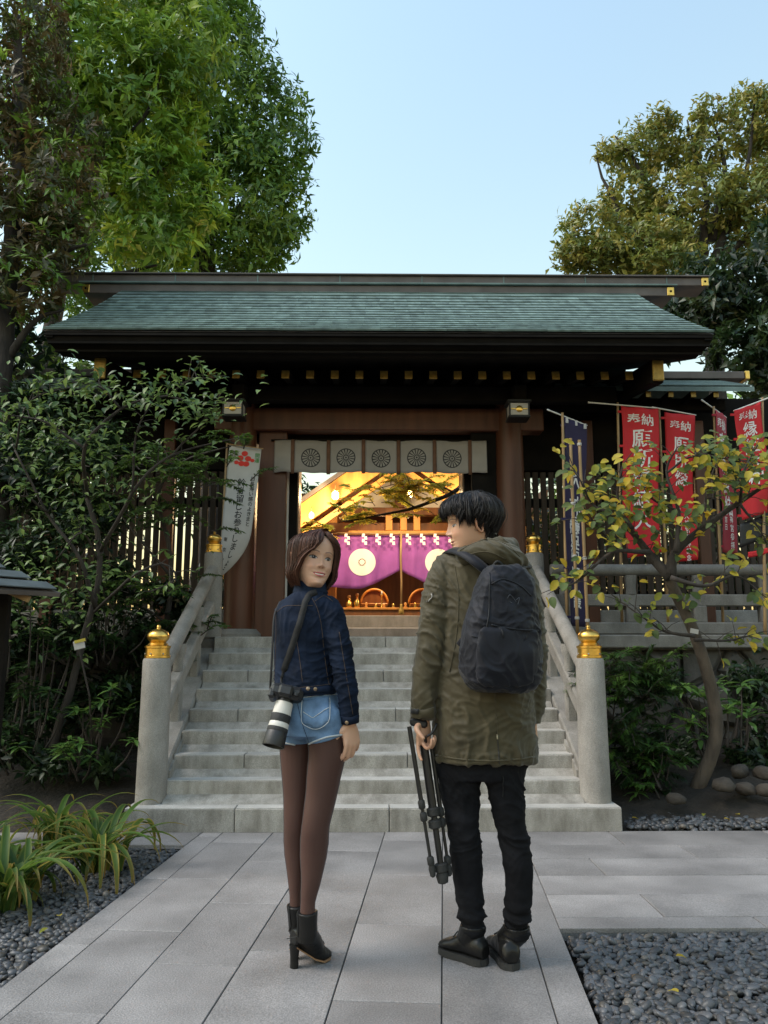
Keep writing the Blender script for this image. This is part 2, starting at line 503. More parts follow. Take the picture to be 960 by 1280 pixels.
def fill(poly, step, z, zr=.006, jit=.38, layers=2):
    xs = [p[0] for p in poly]; ys = [p[1] for p in poly]
    out = []
    for L in range(layers):
        gx, gy = np.meshgrid(np.arange(min(xs), max(xs), step), np.arange(min(ys), max(ys), step*.86))
        gx = gx + ((np.arange(gx.shape[0]) % 2) * step/2)[:, None] + L*step*.4
        p = np.stack([gx.ravel(), gy.ravel()], 1) + rng.normal(0, step*jit*.5, (gx.size, 2))
        ins = np.zeros(len(p), bool); j = len(poly) - 1
        for i in range(len(poly)):
            xi, yi = poly[i]; xj, yj = poly[j]
            c = ((yi > p[:, 1]) != (yj > p[:, 1])) & (p[:, 0] < (xj - xi) * (p[:, 1] - yi) / (yj - yi + 1e-12) + xi)
            ins ^= c; j = i
        p = p[ins]
        out.append(np.concatenate([p, (z + L*step*.28 + rng.uniform(-zr, zr, (len(p), 1)))], 1))
    return np.concatenate(out)
def pe(u, Y): return (edge_x(u, Y), Y)
pR = [pe(.985, 2.3), (2.4, 2.3), (3.1, 3.665), pe(.985, 3.665)]
pebbles('right_gravel', fill(pR, .033, -.031), .039, 'dark grey river pebbles filling the bed right of the path', M_peb)
pL = [(-3.2, 5.15), pe(-1.145, 5.15), pe(-1.145, 2.6), (-2.2, 2.6), (-3.2, 3.6)]
pebbles('left_gravel', fill(pL, .037, -.032), .043, 'dark grey pebbles along the left edge of the path', M_peb, (ICO1_V, ICO1_F))
pB = [(1.70, 5.57), (4.6, 5.57), (4.6, 6.05), (3.2, 6.15), (2.4, 6.02), (1.72, 6.1)]
pebbles('bed_gravel', fill(pB, .042, .0, .012), .052, 'dark pebbles in the bed right of the staircase', M_peb, (ICO1_V, ICO1_F))

# planting beds (rising earth)
def bed(name, x0, x1, y0, y1, z0, z1, seed):
    def fn(u, v):
        x = x0 + (x1-x0)*u; y = y0 + (y1-y0)*v
        return (x, y, z0 + (z1-z0)*v**.8 + .05*noise.noise((x*2.1, y*2.1, seed)) * min(1, v*6))
    return tag(MB().grid(fn, 40, 16).build(name, M_soil, smooth=True), kind='structure')
bed('right_bed_soil', 1.66, 7.0, 5.56, 7.45, -.06, .38, 3)
bed('left_bed_soil', -7.5, -1.66, 5.5, 7.45, -.05, .42, 5)

# ================================================================== staircase
stair = thing('stone_staircase', (0, 5.52, 0), 'wide grey granite staircase of nine steps leading up to the gate', 'staircase')
RZ, TR = .142, .222
for k in range(9):
    y0 = 5.52 + TR*k
    hw = 1.64 if k == 0 else 1.44
    depth = (TR*1.0 + .03) if k < 8 else .55
    if k == 0: depth = .62
    cuts = [-hw] + sorted(random.uniform(-1, 1)*.16 + c for c in ((-.55, .55) if k % 2 else (-.95, .1, .9))) + [hw]
    for a, b in zip(cuts[:-1], cuts[1:]):
        w = b - a - .004
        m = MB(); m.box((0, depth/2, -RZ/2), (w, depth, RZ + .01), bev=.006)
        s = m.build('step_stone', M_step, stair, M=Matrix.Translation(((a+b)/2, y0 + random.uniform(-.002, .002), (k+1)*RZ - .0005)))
        # paler tread edge laid 2 mm proud
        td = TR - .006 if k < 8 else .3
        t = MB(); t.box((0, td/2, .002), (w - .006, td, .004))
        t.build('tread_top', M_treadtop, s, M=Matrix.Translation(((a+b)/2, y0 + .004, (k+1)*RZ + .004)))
core = MB()
core.prism([(5.56, -.05), (5.56, .1), (5.78, .22), (7.3, 1.19), (7.95, LAND-.02), (7.95, -.05)], -1.43, 1.43, axis='x')
core.build('core', M_step, stair)

# ------------------------------------------------------------------ stone railings with gilded finials
def finial(base, s, parent):
    prof = [(.082, 0), (.086, .004), (.086, .018), (.080, .022), (.080, .066), (.086, .070), (.086, .082), (.070, .088), (.062, .100), (.052, .106),
            (.058, .114), (.070, .128), (.076, .146), (.072, .164), (.058, .180), (.036, .192), (.018, .198), (.013, .206), (.016, .214), (.010, .224), (.002, .228)]
    m = MB(); m.lathe((0, 0, 0), [(r*s, z*s) for r, z in prof], 28)
    f = m.build('gilded_finial', M_gold, parent, smooth='auto', M=Matrix.Translation(base))
    for a in range(6):
        st = MB(); ang = a*PI/3 + .2
        st.lathe((0, 0, 0), [(.006, -.004), (.006, .003), (.002, .006)], 8)
        Mx = Matrix.Translation(Vector(base) + Vector((math.cos(ang)*.081*s, math.sin(ang)*.081*s, .03*s))) @ Vector((math.cos(ang), math.sin(ang), 0)).to_track_quat('Z', 'Y').to_matrix().to_4x4()
        st.build('stud', M_tread, f, M=Mx)
    return f
def post(x, y, z0, z1, r, parent):
    m = MB(); h = z1 - z0
    m.lathe((0, 0, 0), [(r*1.07, 0), (r*1.06, .01), (r*1.03, h*.3), (r, h*.7), (r*.985, h-.02), (r*.93, h-.004), (r*.8, h)], 24)
    p = m.build('post', M_tread, parent, smooth='auto', M=Matrix.Translation((x, y, z0)))
    finial((x, y, z1 - .002), r/.097, p)
    return p
def railing(sx, label):
    x = 1.525 * sx
    t = thing('stone_railing', (x, 5.75, RZ), label, 'railing', 'railings on both sides of the staircase')
    yb, zb, yt, zt = 5.74, RZ, 7.58, 1.285
    post(x, yb, zb + .002, 1.12, .1, t)
    post(x, yt, zt, 2.08, .088, t)
    slope = (2.02 - 1.07) / (yt - yb)
    def L(h, y): return zb + h + (y - yb) * slope
    m = MB(); m.tube([(x, yb + .05, L(.84, yb+.05)), (x, (yb+yt)/2, L(.84, (yb+yt)/2)), (x, yt - .04, L(.84, yt-.04))], .058, 14)
    m.build('handrail', M_tread, t, smooth='auto')
    m = MB(); m.beam((x, yb + .07, L(.50, yb+.07)), (x, yt - .05, L(.50, yt-.05)), .085, .12, bev=.012); m.build('middle_rail', M_tread, t)
    m = MB(); m.beam((x, yb + .07, L(.08, yb+.07)), (x, yt - .05, L(.08, yt-.05)), .17, .22, bev=.012); m.build('stringer', M_tread, t)
    for fy in (.33, .66):
        y = yb + (yt - yb)*fy
        m = MB(); m.box((0, 0, 0), (.075, .1, .30), bev=.01); b = m.build('baluster', M_tread, t, M=Matrix.Translation((x, y, L(.30, y))))
        m = MB(); m.lathe((0, 0, 0), [(.040, 0), (.040, .10), (.055, .13), (.062, .17), (.062, .21)], 12)
        m.build('bracket', M_tread, b, smooth='auto', M=Matrix.Translation((x, y, L(.555, y))))
    m = MB(); m.prism([(yb+.1, zb+.003), (yb+.1, zb+.20), (yt-.1, zb+.06+(yt-yb)*slope), (yt+.1, zt), (yt+.1, zb+.003)], x - .10, x + .10, axis='x')
    m.build('base_wall', M_step, t)
    return t
railing(-1, 'grey stone railing left of the stairs with two gilded onion finials')
railing(1, 'grey stone railing right of the stairs with two gilded onion finials')

# ================================================================== retaining walls of irregular stones
def voronoi_wall(name, x0, x1, z0, z1, y, label, n, seed):
    t = thing(name, ((x0+x1)/2, y, z0), label, 'wall')
    m = MB(); m.box(((x0+x1)/2, y + .16, (z0+z1)/2), (x1-x0, .22, z1-z0)); m.build('mortar', M_mortar, t)
    r = random.Random(seed)
    pts = []
    tries = 0
    dmin = math.sqrt((x1-x0)*(z1-z0)/n) * .72
    while len(pts) < n and tries < 6000:
        tries += 1
        p = (r.uniform(x0, x1), r.uniform(z0, z1))
        if all((p[0]-q[0])**2 + (p[1]-q[1])**2 > dmin*dmin for q in pts): pts.append(p)
    for i, p in enumerate(pts):
        poly = [(x0, z0), (x1, z0), (x1, z1), (x0, z1)]
        for j, q in enumerate(pts):
            if i == j: continue
            mx, mz = (p[0]+q[0])/2, (p[1]+q[1])/2; nx, nz = q[0]-p[0], q[1]-p[1]
            new = []
            for a, b in zip(poly, poly[1:] + poly[:1]):
                da = (a[0]-mx)*nx + (a[1]-mz)*nz; db = (b[0]-mx)*nx + (b[1]-mz)*nz
                if da <= 0: new.append(a)
                if da * db < 0:
                    s = da/(da-db); new.append((a[0]+(b[0]-a[0])*s, a[1]+(b[1]-a[1])*s))
            poly = new
            if len(poly) < 3: break
        if len(poly) < 3: continue
        cx = sum(a[0] for a in poly)/len(poly); cz = sum(a[1] for a in poly)/len(poly)
        pr = r.uniform(.03, .07)
        def sh(k): return [(cx + (a-cx)*k, cz + (b-cz)*k) for a, b in poly]
        k1 = 1 - .018/dmin*1.5
        r0 = sh(k1); r1 = sh(k1*.97); r2 = sh(k1*.72)
        nn = len(poly)
        v = [(a-cx, .06, b-cz) for a, b in r0] + [(a-cx, -.01, b-cz) for a, b in r1] + [(a-cx, -pr + r.uniform(-.008, .008), b-cz) for a, b in r2] + [(0, -pr*1.15, 0)]
        f = []
        for a in range(nn):
            b = (a+1) % nn
            f += [(a, b, b+nn, a+nn), (a+nn, b+nn, b+2*nn, a+2*nn), (a+2*nn, b+2*nn, 3*nn)]
        m = MB(); m.add(v, f); m.build('stone', M_rock, t, smooth='auto', M=Matrix.Translation((cx, y, cz)))
    m = MB(); m.box(((x0+x1)/2, y + .05, z1 + .055), (x1-x0, .36, .12), bev=.012); m.build('coping', M_balus, t)
    return t
voronoi_wall('retaining_wall', 1.66, 6.4, .0, 1.19, 7.42, 'crazy stone retaining wall behind the yellow-leaved tree', 46, 4)
voronoi_wall('retaining_wall', -7.4, -1.66, .0, 1.19, 7.42, 'shaded stone retaining wall behind the left shrubs', 46, 9)

# ------------------------------------------------------------------ stone balustrades on the retaining walls
def balustrade(x0, x1, y, label):
    t = thing('stone_balustrade', ((x0+x1)/2, y, 1.31), label, 'balustrade')
    z = 1.31
    m = MB(); m.tube([(x0, y, z+.60), (x1, y, z+.60)], .055, 14); m.build('top_rail', M_balus, t, smooth='auto')
    m = MB(); m.box(((x0+x1)/2, y, z+.315), (x1-x0, .085, .11), bev=.01); m.build('middle_rail', M_balus, t)
    m = MB(); m.box(((x0+x1)/2, y, z+.055), (x1-x0, .16, .11), bev=.01); m.build('bottom_rail', M_balus, t)
    n = int((x1-x0)/.62)
    for i in range(n+1):
        x = x0 + .12 + (x1-x0-.24)*i/n
        m = MB(); m.box((0, 0, 0), (.12, .10, .16), bev=.01); b = m.build('block', M_balus, t, M=Matrix.Translation((x, y, z+.186)))
        m = MB(); m.lathe((0, 0, 0), [(.05, 0), (.045, .06), (.052, .12), (.06, .18)], 12); m.build('strut', M_balus, t, smooth='auto', M=Matrix.Translation((x, y, z+.370)))
    return t
balustrade(1.66, 6.3, 7.50, 'grey stone balustrade on the wall behind the red banners')
# ================================================================== gate
GC = 0.05
gate = thing('shrine_gate', (GC, 8.3, LAND), 'dark timber shrine gate with green copper roof above the stairs', 'gate')
def part(name, mat, parent, fn, smooth=False):
    m = MB(); fn(m); return m.build(name, mat, parent, smooth)
PX = 1.42
for sx in (-1, 1):
    m = MB(); m.lathe((0, 0, 0), [(.145, 0), (.148, .6), (.146, 1.6), (.138, 2.55)], 28)
    p = m.build('pillar', M_redwood, gate, smooth='auto', M=Matrix.Translation((GC-.03 + PX*sx, 8.3, LAND + .10)))
    m = MB(); m.lathe((0, 0, 0), [(.24, 0), (.24, .05), (.19, .10)], 20); m.build('stone_base', M_tread, p, smooth='auto', M=Matrix.Translation((GC-.03 + PX*sx, 8.3, LAND - .003)))
    # rear pillar and the side walls of the passage
    m = MB(); m.box((0, 0, 1.22), (.22, .22, 2.44), bev=.01); m.build('rear_pillar', M_redwood, gate, M=Matrix.Translation((GC + 1.40*sx, 9.55, LAND + .002)))
    for k in range(6):
        m = MB(); m.box((0, 0, 1.2), (.05, .17, 2.4), bev=.004)
        m.build('wall_board', M_redwood, gate, M=Matrix.Translation((GC + (1.36 + .004*(k % 2))*sx, 8.54 + .172*k, LAND + .01)))
    # wide jamb boards beside the opening
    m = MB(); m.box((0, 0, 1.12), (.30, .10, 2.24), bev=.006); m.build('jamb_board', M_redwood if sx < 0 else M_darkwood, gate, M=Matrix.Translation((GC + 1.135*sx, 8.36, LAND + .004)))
    m = MB(); m.box((0, 0, 1.07), (.10, .16, 2.14), bev=.006); m.build('door_post', M_darkwood, gate, M=Matrix.Translation((GC + .955*sx + .02, 8.62, LAND + .004)))
    m = MB(); m.box((0, 0, 1.05), (.045, .03, 2.10), bev=.003); m.build('door_edge', M_plaster, gate, M=Matrix.Translation((GC + 1.02*sx + .02, 8.53, LAND + .004)))
    m = MB(); m.box((0, 0, 1.03), (.05, .85, 2.06), bev=.004); m.build('door_leaf', M_redwood, gate, M=Matrix.Translation((GC + .985*sx + .02, 9.14, LAND + .006)))
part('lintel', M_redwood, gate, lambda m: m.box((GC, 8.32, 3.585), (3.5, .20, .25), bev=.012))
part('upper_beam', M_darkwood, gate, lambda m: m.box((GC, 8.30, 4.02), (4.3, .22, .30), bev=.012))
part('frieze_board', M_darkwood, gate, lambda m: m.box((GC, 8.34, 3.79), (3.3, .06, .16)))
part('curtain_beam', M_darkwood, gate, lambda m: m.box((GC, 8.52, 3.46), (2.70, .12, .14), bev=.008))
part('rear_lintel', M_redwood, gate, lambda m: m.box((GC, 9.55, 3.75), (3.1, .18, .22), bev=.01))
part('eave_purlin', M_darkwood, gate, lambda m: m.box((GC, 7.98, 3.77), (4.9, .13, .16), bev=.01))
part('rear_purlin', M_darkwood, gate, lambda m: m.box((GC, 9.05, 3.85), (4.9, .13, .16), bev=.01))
for sx in (-1, 1):
    for dx in (1.42,):
        m = MB(); m.beam((GC + dx*sx, 8.25, 3.80), (GC + dx*sx, 7.75, 3.72), .13, .18, bev=.01); m.build('bracket_arm', M_darkwood, gate)
    m = MB(); m.beam((GC + 2.62*sx, 7.2, 3.76), (GC + 2.62*sx, 9.4, 4.1), .12, .22, bev=.01); h = m.build('verge_beam', M_darkwood, gate)
    m = MB(); m.box((GC + 2.62*sx, 7.185, 3.765), (.105, .03, .20), bev=.008); m.build('gilded_plate', M_goldleaf, h)
# rafters with gilded tips
NR = 21
for i in range(NR):
    x = GC + .04 - 2.40 + 4.8*i/(NR-1)
    m = MB(); m.beam((0, -.80, -.165), (0, .85, .175), .062, .078)
    r_ = m.build('rafter', M_darkwood, gate, M=Matrix.Translation((x, 8.28, 3.985)))
    m = MB(); m.box((0, 0, 0), (.076, .014, .088), bev=.005)
    c_ = m.build('gilded_tip', M_goldleaf, r_, M=Matrix.Translation((x, 7.472, 3.813)) @ Matrix.Rotation(R(-11), 4, 'X'))
# roof: curved copper slopes, thick black eave
def rYZ(s, back=False):
    y = 6.9 + 1.4*s; z = 4.035 + .87*s + .20*s*s
    return (8.3*2 - y if back else y), z
def rhw(s): return 3.05 - .30*s + .05*s*s*0
roof = MB()
def roof_fn(back):
    def fn(u, v):
        y, z = rYZ(v, back); return (GC + rhw(v)*(2*u-1), y, z - .022)
    return fn
roof.grid(roof_fn(False), 12, 10)
roof = roof.build('front_roof', M_copper_b, gate, smooth=True)
part('rear_roof', M_copper, gate, lambda m: m.grid(roof_fn(True), 12, 10), True)
# layered eave edge and soffit
def soffit_layer(m, y0, z0, y1, z1, hw0, hw1, t):
    v = [(GC-hw0, y0, z0), (GC+hw0, y0, z0), (GC+hw1, y1, z1), (GC-hw1, y1, z1)]
    v += [(a, b, c-t) for a, b, c in v]
    m.add(v, [(0,1,2,3), (7,6,5,4), (0,4,5,1), (1,5,6,2), (2,6,7,3), (3,7,4,0)])
def eave_block(m):
    prof = [(6.905, 4.008, 3.04), (6.93, 3.93, 3.02), (7.06, 3.835, 2.93), (8.27, 4.16, 2.70), (8.27, 4.93, 2.74)]
    n = len(prof); v = [(GC - h, y, z) for y, z, h in prof] + [(GC + h, y, z) for y, z, h in prof]
    m.add(v, [tuple(range(n)), tuple(range(2*n-1, n-1, -1))] + [(i, (i+1) % n, (i+1) % n + n, i+n) for i in range(n)])
part('eave_block', M_darkwood, gate, eave_block)
for (y, z, h) in ((6.905, 3.985, 3.035), (6.93, 3.915, 3.01), (7.0, 3.862, 2.965)):
    part('eave_board', M_darkwood, gate, lambda m: m.beam((GC-h, y, z), (GC+h, y, z), .03, .02))
part('rear_soffit', M_darkwood, gate, lambda m: soffit_layer(m, 9.6, 3.9, 8.30, 4.35, 2.9, 2.72, .05))
for sx in (-1, 1):
    def gable(m, sx=sx):
        pts = [rYZ(s) for s in np.linspace(0, 1, 8)] + [rYZ(s, True) for s in np.linspace(1, 0, 8)]
        n = len(pts)
        v = []
        for i, (y, z) in enumerate(pts):
            s = i/7 if i < 8 else (15-i)/7
            dp = -.06 - .20*min(1, s/.35)
            for dx, dz in ((-.07, -.03), (.0, -.03), (.0, dp), (-.07, dp)):
                v.append((GC + (rhw(s) + dx)*sx - .02*sx, y, z + dz - .02))
        f = []
        for i in range(n-1):
            for k in range(4):
                f.append((4*i+k, 4*i+(k+1)%4, 4*i+4+(k+1)%4, 4*i+4+k))
        f += [(0,1,2,3), (4*n-4, 4*n-3, 4*n-2, 4*n-1)]
        m.add(v, f)
    part('bargeboard', M_darkwood, gate, gable)
# copper shingles: the lower courses are single pieces
COURSES, PER = 17, 20
stuff = MB(); shingle = MB()
def shingle_mesh():
    m = MB(); w, l, t = 1.0, .112, .007
    v = [(-w/2, 0, 0), (w/2, 0, 0), (w/2, l, 0), (-w/2, l, 0)]
    v = [(a, b, (t*2.0 if b == 0 else .001)) for a, b, c in v] + [(a, b, -.006) for a, b, c in v]
    m.add(v, [(0,1,2,3), (0,4,5,1), (1,5,6,2), (3,2,6,7), (0,3,7,4)])
    return m.mesh('copper_shingle', M_copper)
SH = shingle_mesh()
for c in range(COURSES):
    s0 = c/COURSES; s1 = (c+1)/COURSES
    y0, z0 = rYZ(s0); y1, z1 = rYZ(s1)
    ang = math.atan2(z1-z0, y1-y0); ln = math.hypot(z1-z0, y1-y0)
    hw = rhw(s0); w = 2*hw/PER
    xs = [-hw] + [(-hw + w*(i + (.5 if c % 2 else 0))) for i in range(1 if c % 2 == 0 else 0, PER)] + [hw]
    for a, b in zip(xs[:-1], xs[1:]):
        if b - a < .02: continue
        M = Matrix.Translation((GC + (a+b)/2, y0 - .006, z0 + random.uniform(0, .002))) @ Matrix.Rotation(ang + random.uniform(-.006, .006), 4, 'X') @ Matrix.Diagonal(((b-a)*.992, (ln+.012)/.112, 1, 1))
        if c < 14: place('copper_shingle', SH, M, roof)
        else: stuff.add([M @ v_.co for v_ in SH.vertices], [tuple(p.vertices) for p in SH.polygons])
tag(stuff.build('upper_shingles', M_copper, roof), kind='stuff')
# ridge
part('ridge_base', M_copper_b, gate, lambda m: m.box((GC, 8.3, 4.90), (5.7, .30, .10), bev=.01))
rb = part('lower_ridge_beam', M_copper_b, gate, lambda m: m.box((GC, 8.3, 5.0), (6.38, .34, .105), bev=.006))
part('drip_strip', M_copper, gate, lambda m: m.box((GC, 8.3, 5.066), (6.46, .40, .020), bev=.004))
ru = part('upper_ridge_beam', M_copper_b, gate, lambda m: m.box((GC, 8.3, 5.125), (7.16, .30, .092), bev=.006))
part('ridge_cover', M_copper_b, gate, lambda m: m.box((GC, 8.3, 5.18), (7.2, .36, .016), bev=.004))
for sx in (-1, 1):
    for pr_, hx, z, dy in ((rb, 3.19, 5.0, .172), (ru, 3.58, 5.125, .152)):
        m = MB(); m.box((GC + (hx - .030)*sx, 8.3 - dy, z), (.075, .012, .095), bev=.004); g = m.build('gilded_corner', M_gold, pr_)
        m = MB(); m.lathe((0, 0, 0), [(.014, 0), (.012, .004)], 8); m.build('boss', M_darkwood, g, M=Matrix.Translation((GC + (hx-.03)*sx, 8.3 - dy - .0065, z)) @ Matrix.Rotation(R(90), 4, 'X'))
for i in range(8):
    m = MB(); m.box((0, 0, 0), (.012, .012, .088)); m.build('seam', M_copper, ru, M=Matrix.Translation((GC - 3.1 + .89*i, 8.3 - .152, 5.125)))
part('threshold', M_tread, gate, lambda m: m.box((GC, 8.55, LAND + .012), (2.6, .22, .028), bev=.006))

# ------------------------------------------------------------------ crest curtain under the lintel
def cloth_grid(fn, nu, nv, name, mat, parent, th=.003):
    m = MB(); m.grid(fn, nu, nv); me = m.mesh(name, mat, True)
    me = evaluated(me, [('SOLIDIFY', {'thickness': th})])
    return place(name, me, None, parent)
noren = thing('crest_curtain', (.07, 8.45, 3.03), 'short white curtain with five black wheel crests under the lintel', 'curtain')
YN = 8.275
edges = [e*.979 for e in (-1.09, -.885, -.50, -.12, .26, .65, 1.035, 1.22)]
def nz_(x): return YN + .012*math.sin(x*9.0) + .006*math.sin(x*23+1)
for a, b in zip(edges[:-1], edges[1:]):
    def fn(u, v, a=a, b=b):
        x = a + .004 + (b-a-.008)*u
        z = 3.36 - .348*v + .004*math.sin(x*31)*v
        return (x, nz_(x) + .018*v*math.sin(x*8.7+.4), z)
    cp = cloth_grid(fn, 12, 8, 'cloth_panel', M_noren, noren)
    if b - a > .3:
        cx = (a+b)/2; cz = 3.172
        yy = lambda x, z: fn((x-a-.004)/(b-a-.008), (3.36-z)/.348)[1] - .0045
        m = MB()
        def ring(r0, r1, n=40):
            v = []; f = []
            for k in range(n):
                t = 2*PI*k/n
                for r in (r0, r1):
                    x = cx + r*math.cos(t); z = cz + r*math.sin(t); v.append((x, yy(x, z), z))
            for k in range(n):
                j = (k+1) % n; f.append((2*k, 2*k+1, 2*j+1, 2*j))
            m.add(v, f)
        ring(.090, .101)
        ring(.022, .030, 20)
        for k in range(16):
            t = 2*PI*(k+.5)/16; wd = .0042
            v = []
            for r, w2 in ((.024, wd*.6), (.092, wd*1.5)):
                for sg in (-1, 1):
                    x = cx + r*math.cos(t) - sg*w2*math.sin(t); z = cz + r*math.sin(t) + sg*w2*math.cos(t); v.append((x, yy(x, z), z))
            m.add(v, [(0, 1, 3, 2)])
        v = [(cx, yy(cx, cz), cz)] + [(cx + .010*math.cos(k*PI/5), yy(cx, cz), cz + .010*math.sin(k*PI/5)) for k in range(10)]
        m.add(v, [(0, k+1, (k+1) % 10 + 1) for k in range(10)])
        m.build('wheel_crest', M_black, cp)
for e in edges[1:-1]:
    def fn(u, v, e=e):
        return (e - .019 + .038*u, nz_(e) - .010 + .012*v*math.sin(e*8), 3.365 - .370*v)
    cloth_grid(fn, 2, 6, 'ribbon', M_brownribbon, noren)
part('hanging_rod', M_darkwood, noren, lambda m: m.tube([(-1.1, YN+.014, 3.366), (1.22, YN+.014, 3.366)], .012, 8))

# ------------------------------------------------------------------ eave lanterns
M_shade = emat('lantern_paper', (.40, .38, .34), .02)
def lantern(x, label):
    y, z = 7.80, 3.545
    t = thing('eave_lantern', (x, y, z), label, 'lantern', 'lanterns under the gate eaves')
    m = MB(); m.box((x, y, z), (.185, .185, .125), bev=.004); m.build('paper_shade', M_shade, t)
    m = MB()
    m.box((x, y, z+.082), (.245, .245, .03), bev=.01); m.build('top_frame', M_black, t)
    m = MB(); m.box((x, y, z-.077), (.22, .22, .026), bev=.008); m.build('bottom_frame', M_black, t)
    for sx in (-1, 1):
        for sy in (-1, 1):
            m = MB(); m.box((x + .095*sx, y + .095*sy, z), (.014, .014, .13)); m.build('corner_post', M_black, t)
    m = MB(); m.lathe((0, 0, 0), [(.034, 0), (.034, .005), (.024, .010), (.010, .012)], 20)
    d = m.build('gilded_crest', M_gold, t, smooth='auto', M=Matrix.Translation((x, y - .094, z)) @ Matrix.Rotation(R(90), 4, 'X'))
    for k in range(2):
        m = MB(); m.box((0, 0, 0), (.045, .008, .012), bev=.003); m.build('gilded_bar', M_gold, t, M=Matrix.Translation((x + (  .06 if k else -.06), y - .095, z)))
    m = MB(); m.tube([(x, y, z+.12), (x, y, z+.33)], .008, 6); m.build('hanger', M_black, t)
lantern(-1.415, 'square paper eave lantern with gold crest left of the crest curtain')
lantern(1.447, 'square paper eave lantern with gold crest right of the crest curtain')

# ================================================================== slatted side walls with their own little roofs
def wing(sx, label):
    x0, x1 = 1.62, 6.2
    t = thing('slatted_wall', (sx*(x0+x1)/2, 8.75, LAND), label, 'fence')
    def X(a): return GC + sx*a
    m = MB(); m.box((X((x0+x1)/2), 8.75, LAND+.16), (x1-x0, .16, .30), bev=.01); m.build('ground_sill', M_tread, t)
    for z in (1.75, 2.78, 3.12): 
        m = MB(); m.box((X((x0+x1)/2), 8.79, z), (x1-x0, .05, .10), bev=.006); m.build('rail', M_darkwood, t)
    n = 0; x = x0 + .04
    me = MB(); me.box((0, 0, 0), (.062, .03, 1.55), bev=.004); me = me.mesh('slat', M_slat)
    while x < x1:
        place('slat', me, Matrix.Translation((X(x), 8.745, LAND + .31 + .76)) @ Matrix.Rotation(random.uniform(-.004, .004), 4, 'Y'), t); x += .088
    m = MB(); m.box((X((x0+x1)/2), 8.76, 3.56), (x1-x0, .09, .84)); m.build('upper_board', M_darkwood, t)
    for px in (x0 + .7, x0 + 1.95, x0 + 3.2, x0 + 4.4):
        m = MB(); m.box((X(px), 8.70, 2.5), (.13, .13, 2.4), bev=.01); m.build('post', M_redwood, t)
    # roof
    for bk in (0, 1):
        m = MB(); y0 = 8.05 if not bk else 9.45
        v = [(X(x0+.25), y0, 3.90), (X(x1-2.25), y0, 3.90), (X(x1-2.40), 8.75, 4.20), (X(x0+.25), 8.75, 4.20)]
        v += [(a, b, c-.05) for a, b, c in v]
        m.add(v, [(0,1,2,3), (7,6,5,4), (0,4,5,1), (1,5,6,2), (2,6,7,3), (3,7,4,0)])
        rf = m.build('roof_slope', M_copper, t)
        if not bk:
            for k in range(6):
                f_ = (k+.0)/6; m = MB()
                m.box((0, 0, 0), (x1-x0-2.5-.15*f_, .125, .008)); m.build('copper_course', M_copper, rf, M=Matrix.Translation((X((x0+.25+x1-2.27)/2), 8.11 + .7*f_, 3.937 + .30*f_)) @ Matrix.Rotation(math.atan2(.30, .7) - .04, 4, 'X'))
    m = MB(); m.box((X((x0+x1-2.05)/2), 8.75, 4.24), (x1-x0-2.05, .2, .085), bev=.006); rg = m.build('ridge_beam', M_copper_b, t)
    m = MB(); m.box((X(x1-2.05 + .03), 8.75, 4.24), (.05, .22, .10), bev=.006); m.build('gilded_end', M_gold, rg)
    m = MB(); m.box((X((x0+x1-2.4)/2), 8.42, 3.80), (x1-x0-2.45, .1, .12)); m.build('eave_beam', M_darkwood, t)
    k = 0; x = x0 + .5
    while x < x1 - 2.45:
        m = MB(); m.box((0, 0, 0), (.05, .30, .06)); r_ = m.build('rafter', M_darkwood, t, M=Matrix.Translation((X(x), 8.25, 3.83)))
        m = MB(); m.box((0, 0, 0), (.056, .01, .066), bev=.003); m.build('gilded_tip', M_goldleaf, r_, M=Matrix.Translation((X(x), 8.097, 3.83)))
        x += .24
    return t
wing(1, 'dark slatted wooden wall with low copper roof right of the gate')
wing(-1, 'dark slatted wooden wall with low copper roof left of the gate')
# ================================================================== worship hall seen through the gate
HX, HY = .42, 13.0
hall = thing('worship_hall', (HX, HY, LAND), 'amber-lit worship hall with gable behind the purple curtain', 'building')
def hp(name, mat, fn, parent=None, smooth=False): return part(name, mat, parent or hall, fn, smooth)
hp('stone_platform', M_tread, lambda m: m.box((HX, HY + 1.6, LAND + .20), (5.0, 4.0, .40), bev=.01))
hp('stone_step', M_tread, lambda m: m.box((HX, HY - .62, LAND + .10), (2.6, .46, .20), bev=.01))
for i, (x, w) in enumerate(((-1.15, .20), (1.15, .20), (-2.3, .2), (2.3, .2))):
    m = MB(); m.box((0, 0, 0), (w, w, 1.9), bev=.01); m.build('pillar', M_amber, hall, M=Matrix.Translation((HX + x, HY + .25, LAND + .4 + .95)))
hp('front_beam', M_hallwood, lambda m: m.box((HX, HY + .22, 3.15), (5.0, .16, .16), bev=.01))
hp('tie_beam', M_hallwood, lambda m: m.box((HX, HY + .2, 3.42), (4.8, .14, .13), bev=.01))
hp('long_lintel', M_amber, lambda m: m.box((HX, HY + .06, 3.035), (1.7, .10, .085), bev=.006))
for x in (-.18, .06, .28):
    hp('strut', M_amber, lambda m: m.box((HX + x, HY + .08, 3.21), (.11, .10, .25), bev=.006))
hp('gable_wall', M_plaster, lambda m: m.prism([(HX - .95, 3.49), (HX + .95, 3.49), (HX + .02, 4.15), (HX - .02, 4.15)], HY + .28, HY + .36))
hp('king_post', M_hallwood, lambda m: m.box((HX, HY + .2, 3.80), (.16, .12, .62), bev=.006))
hp('back_wall', M_hallwood, lambda m: m.box((HX, HY + 3.2, 3.0), (5.2, .1, 2.6)))
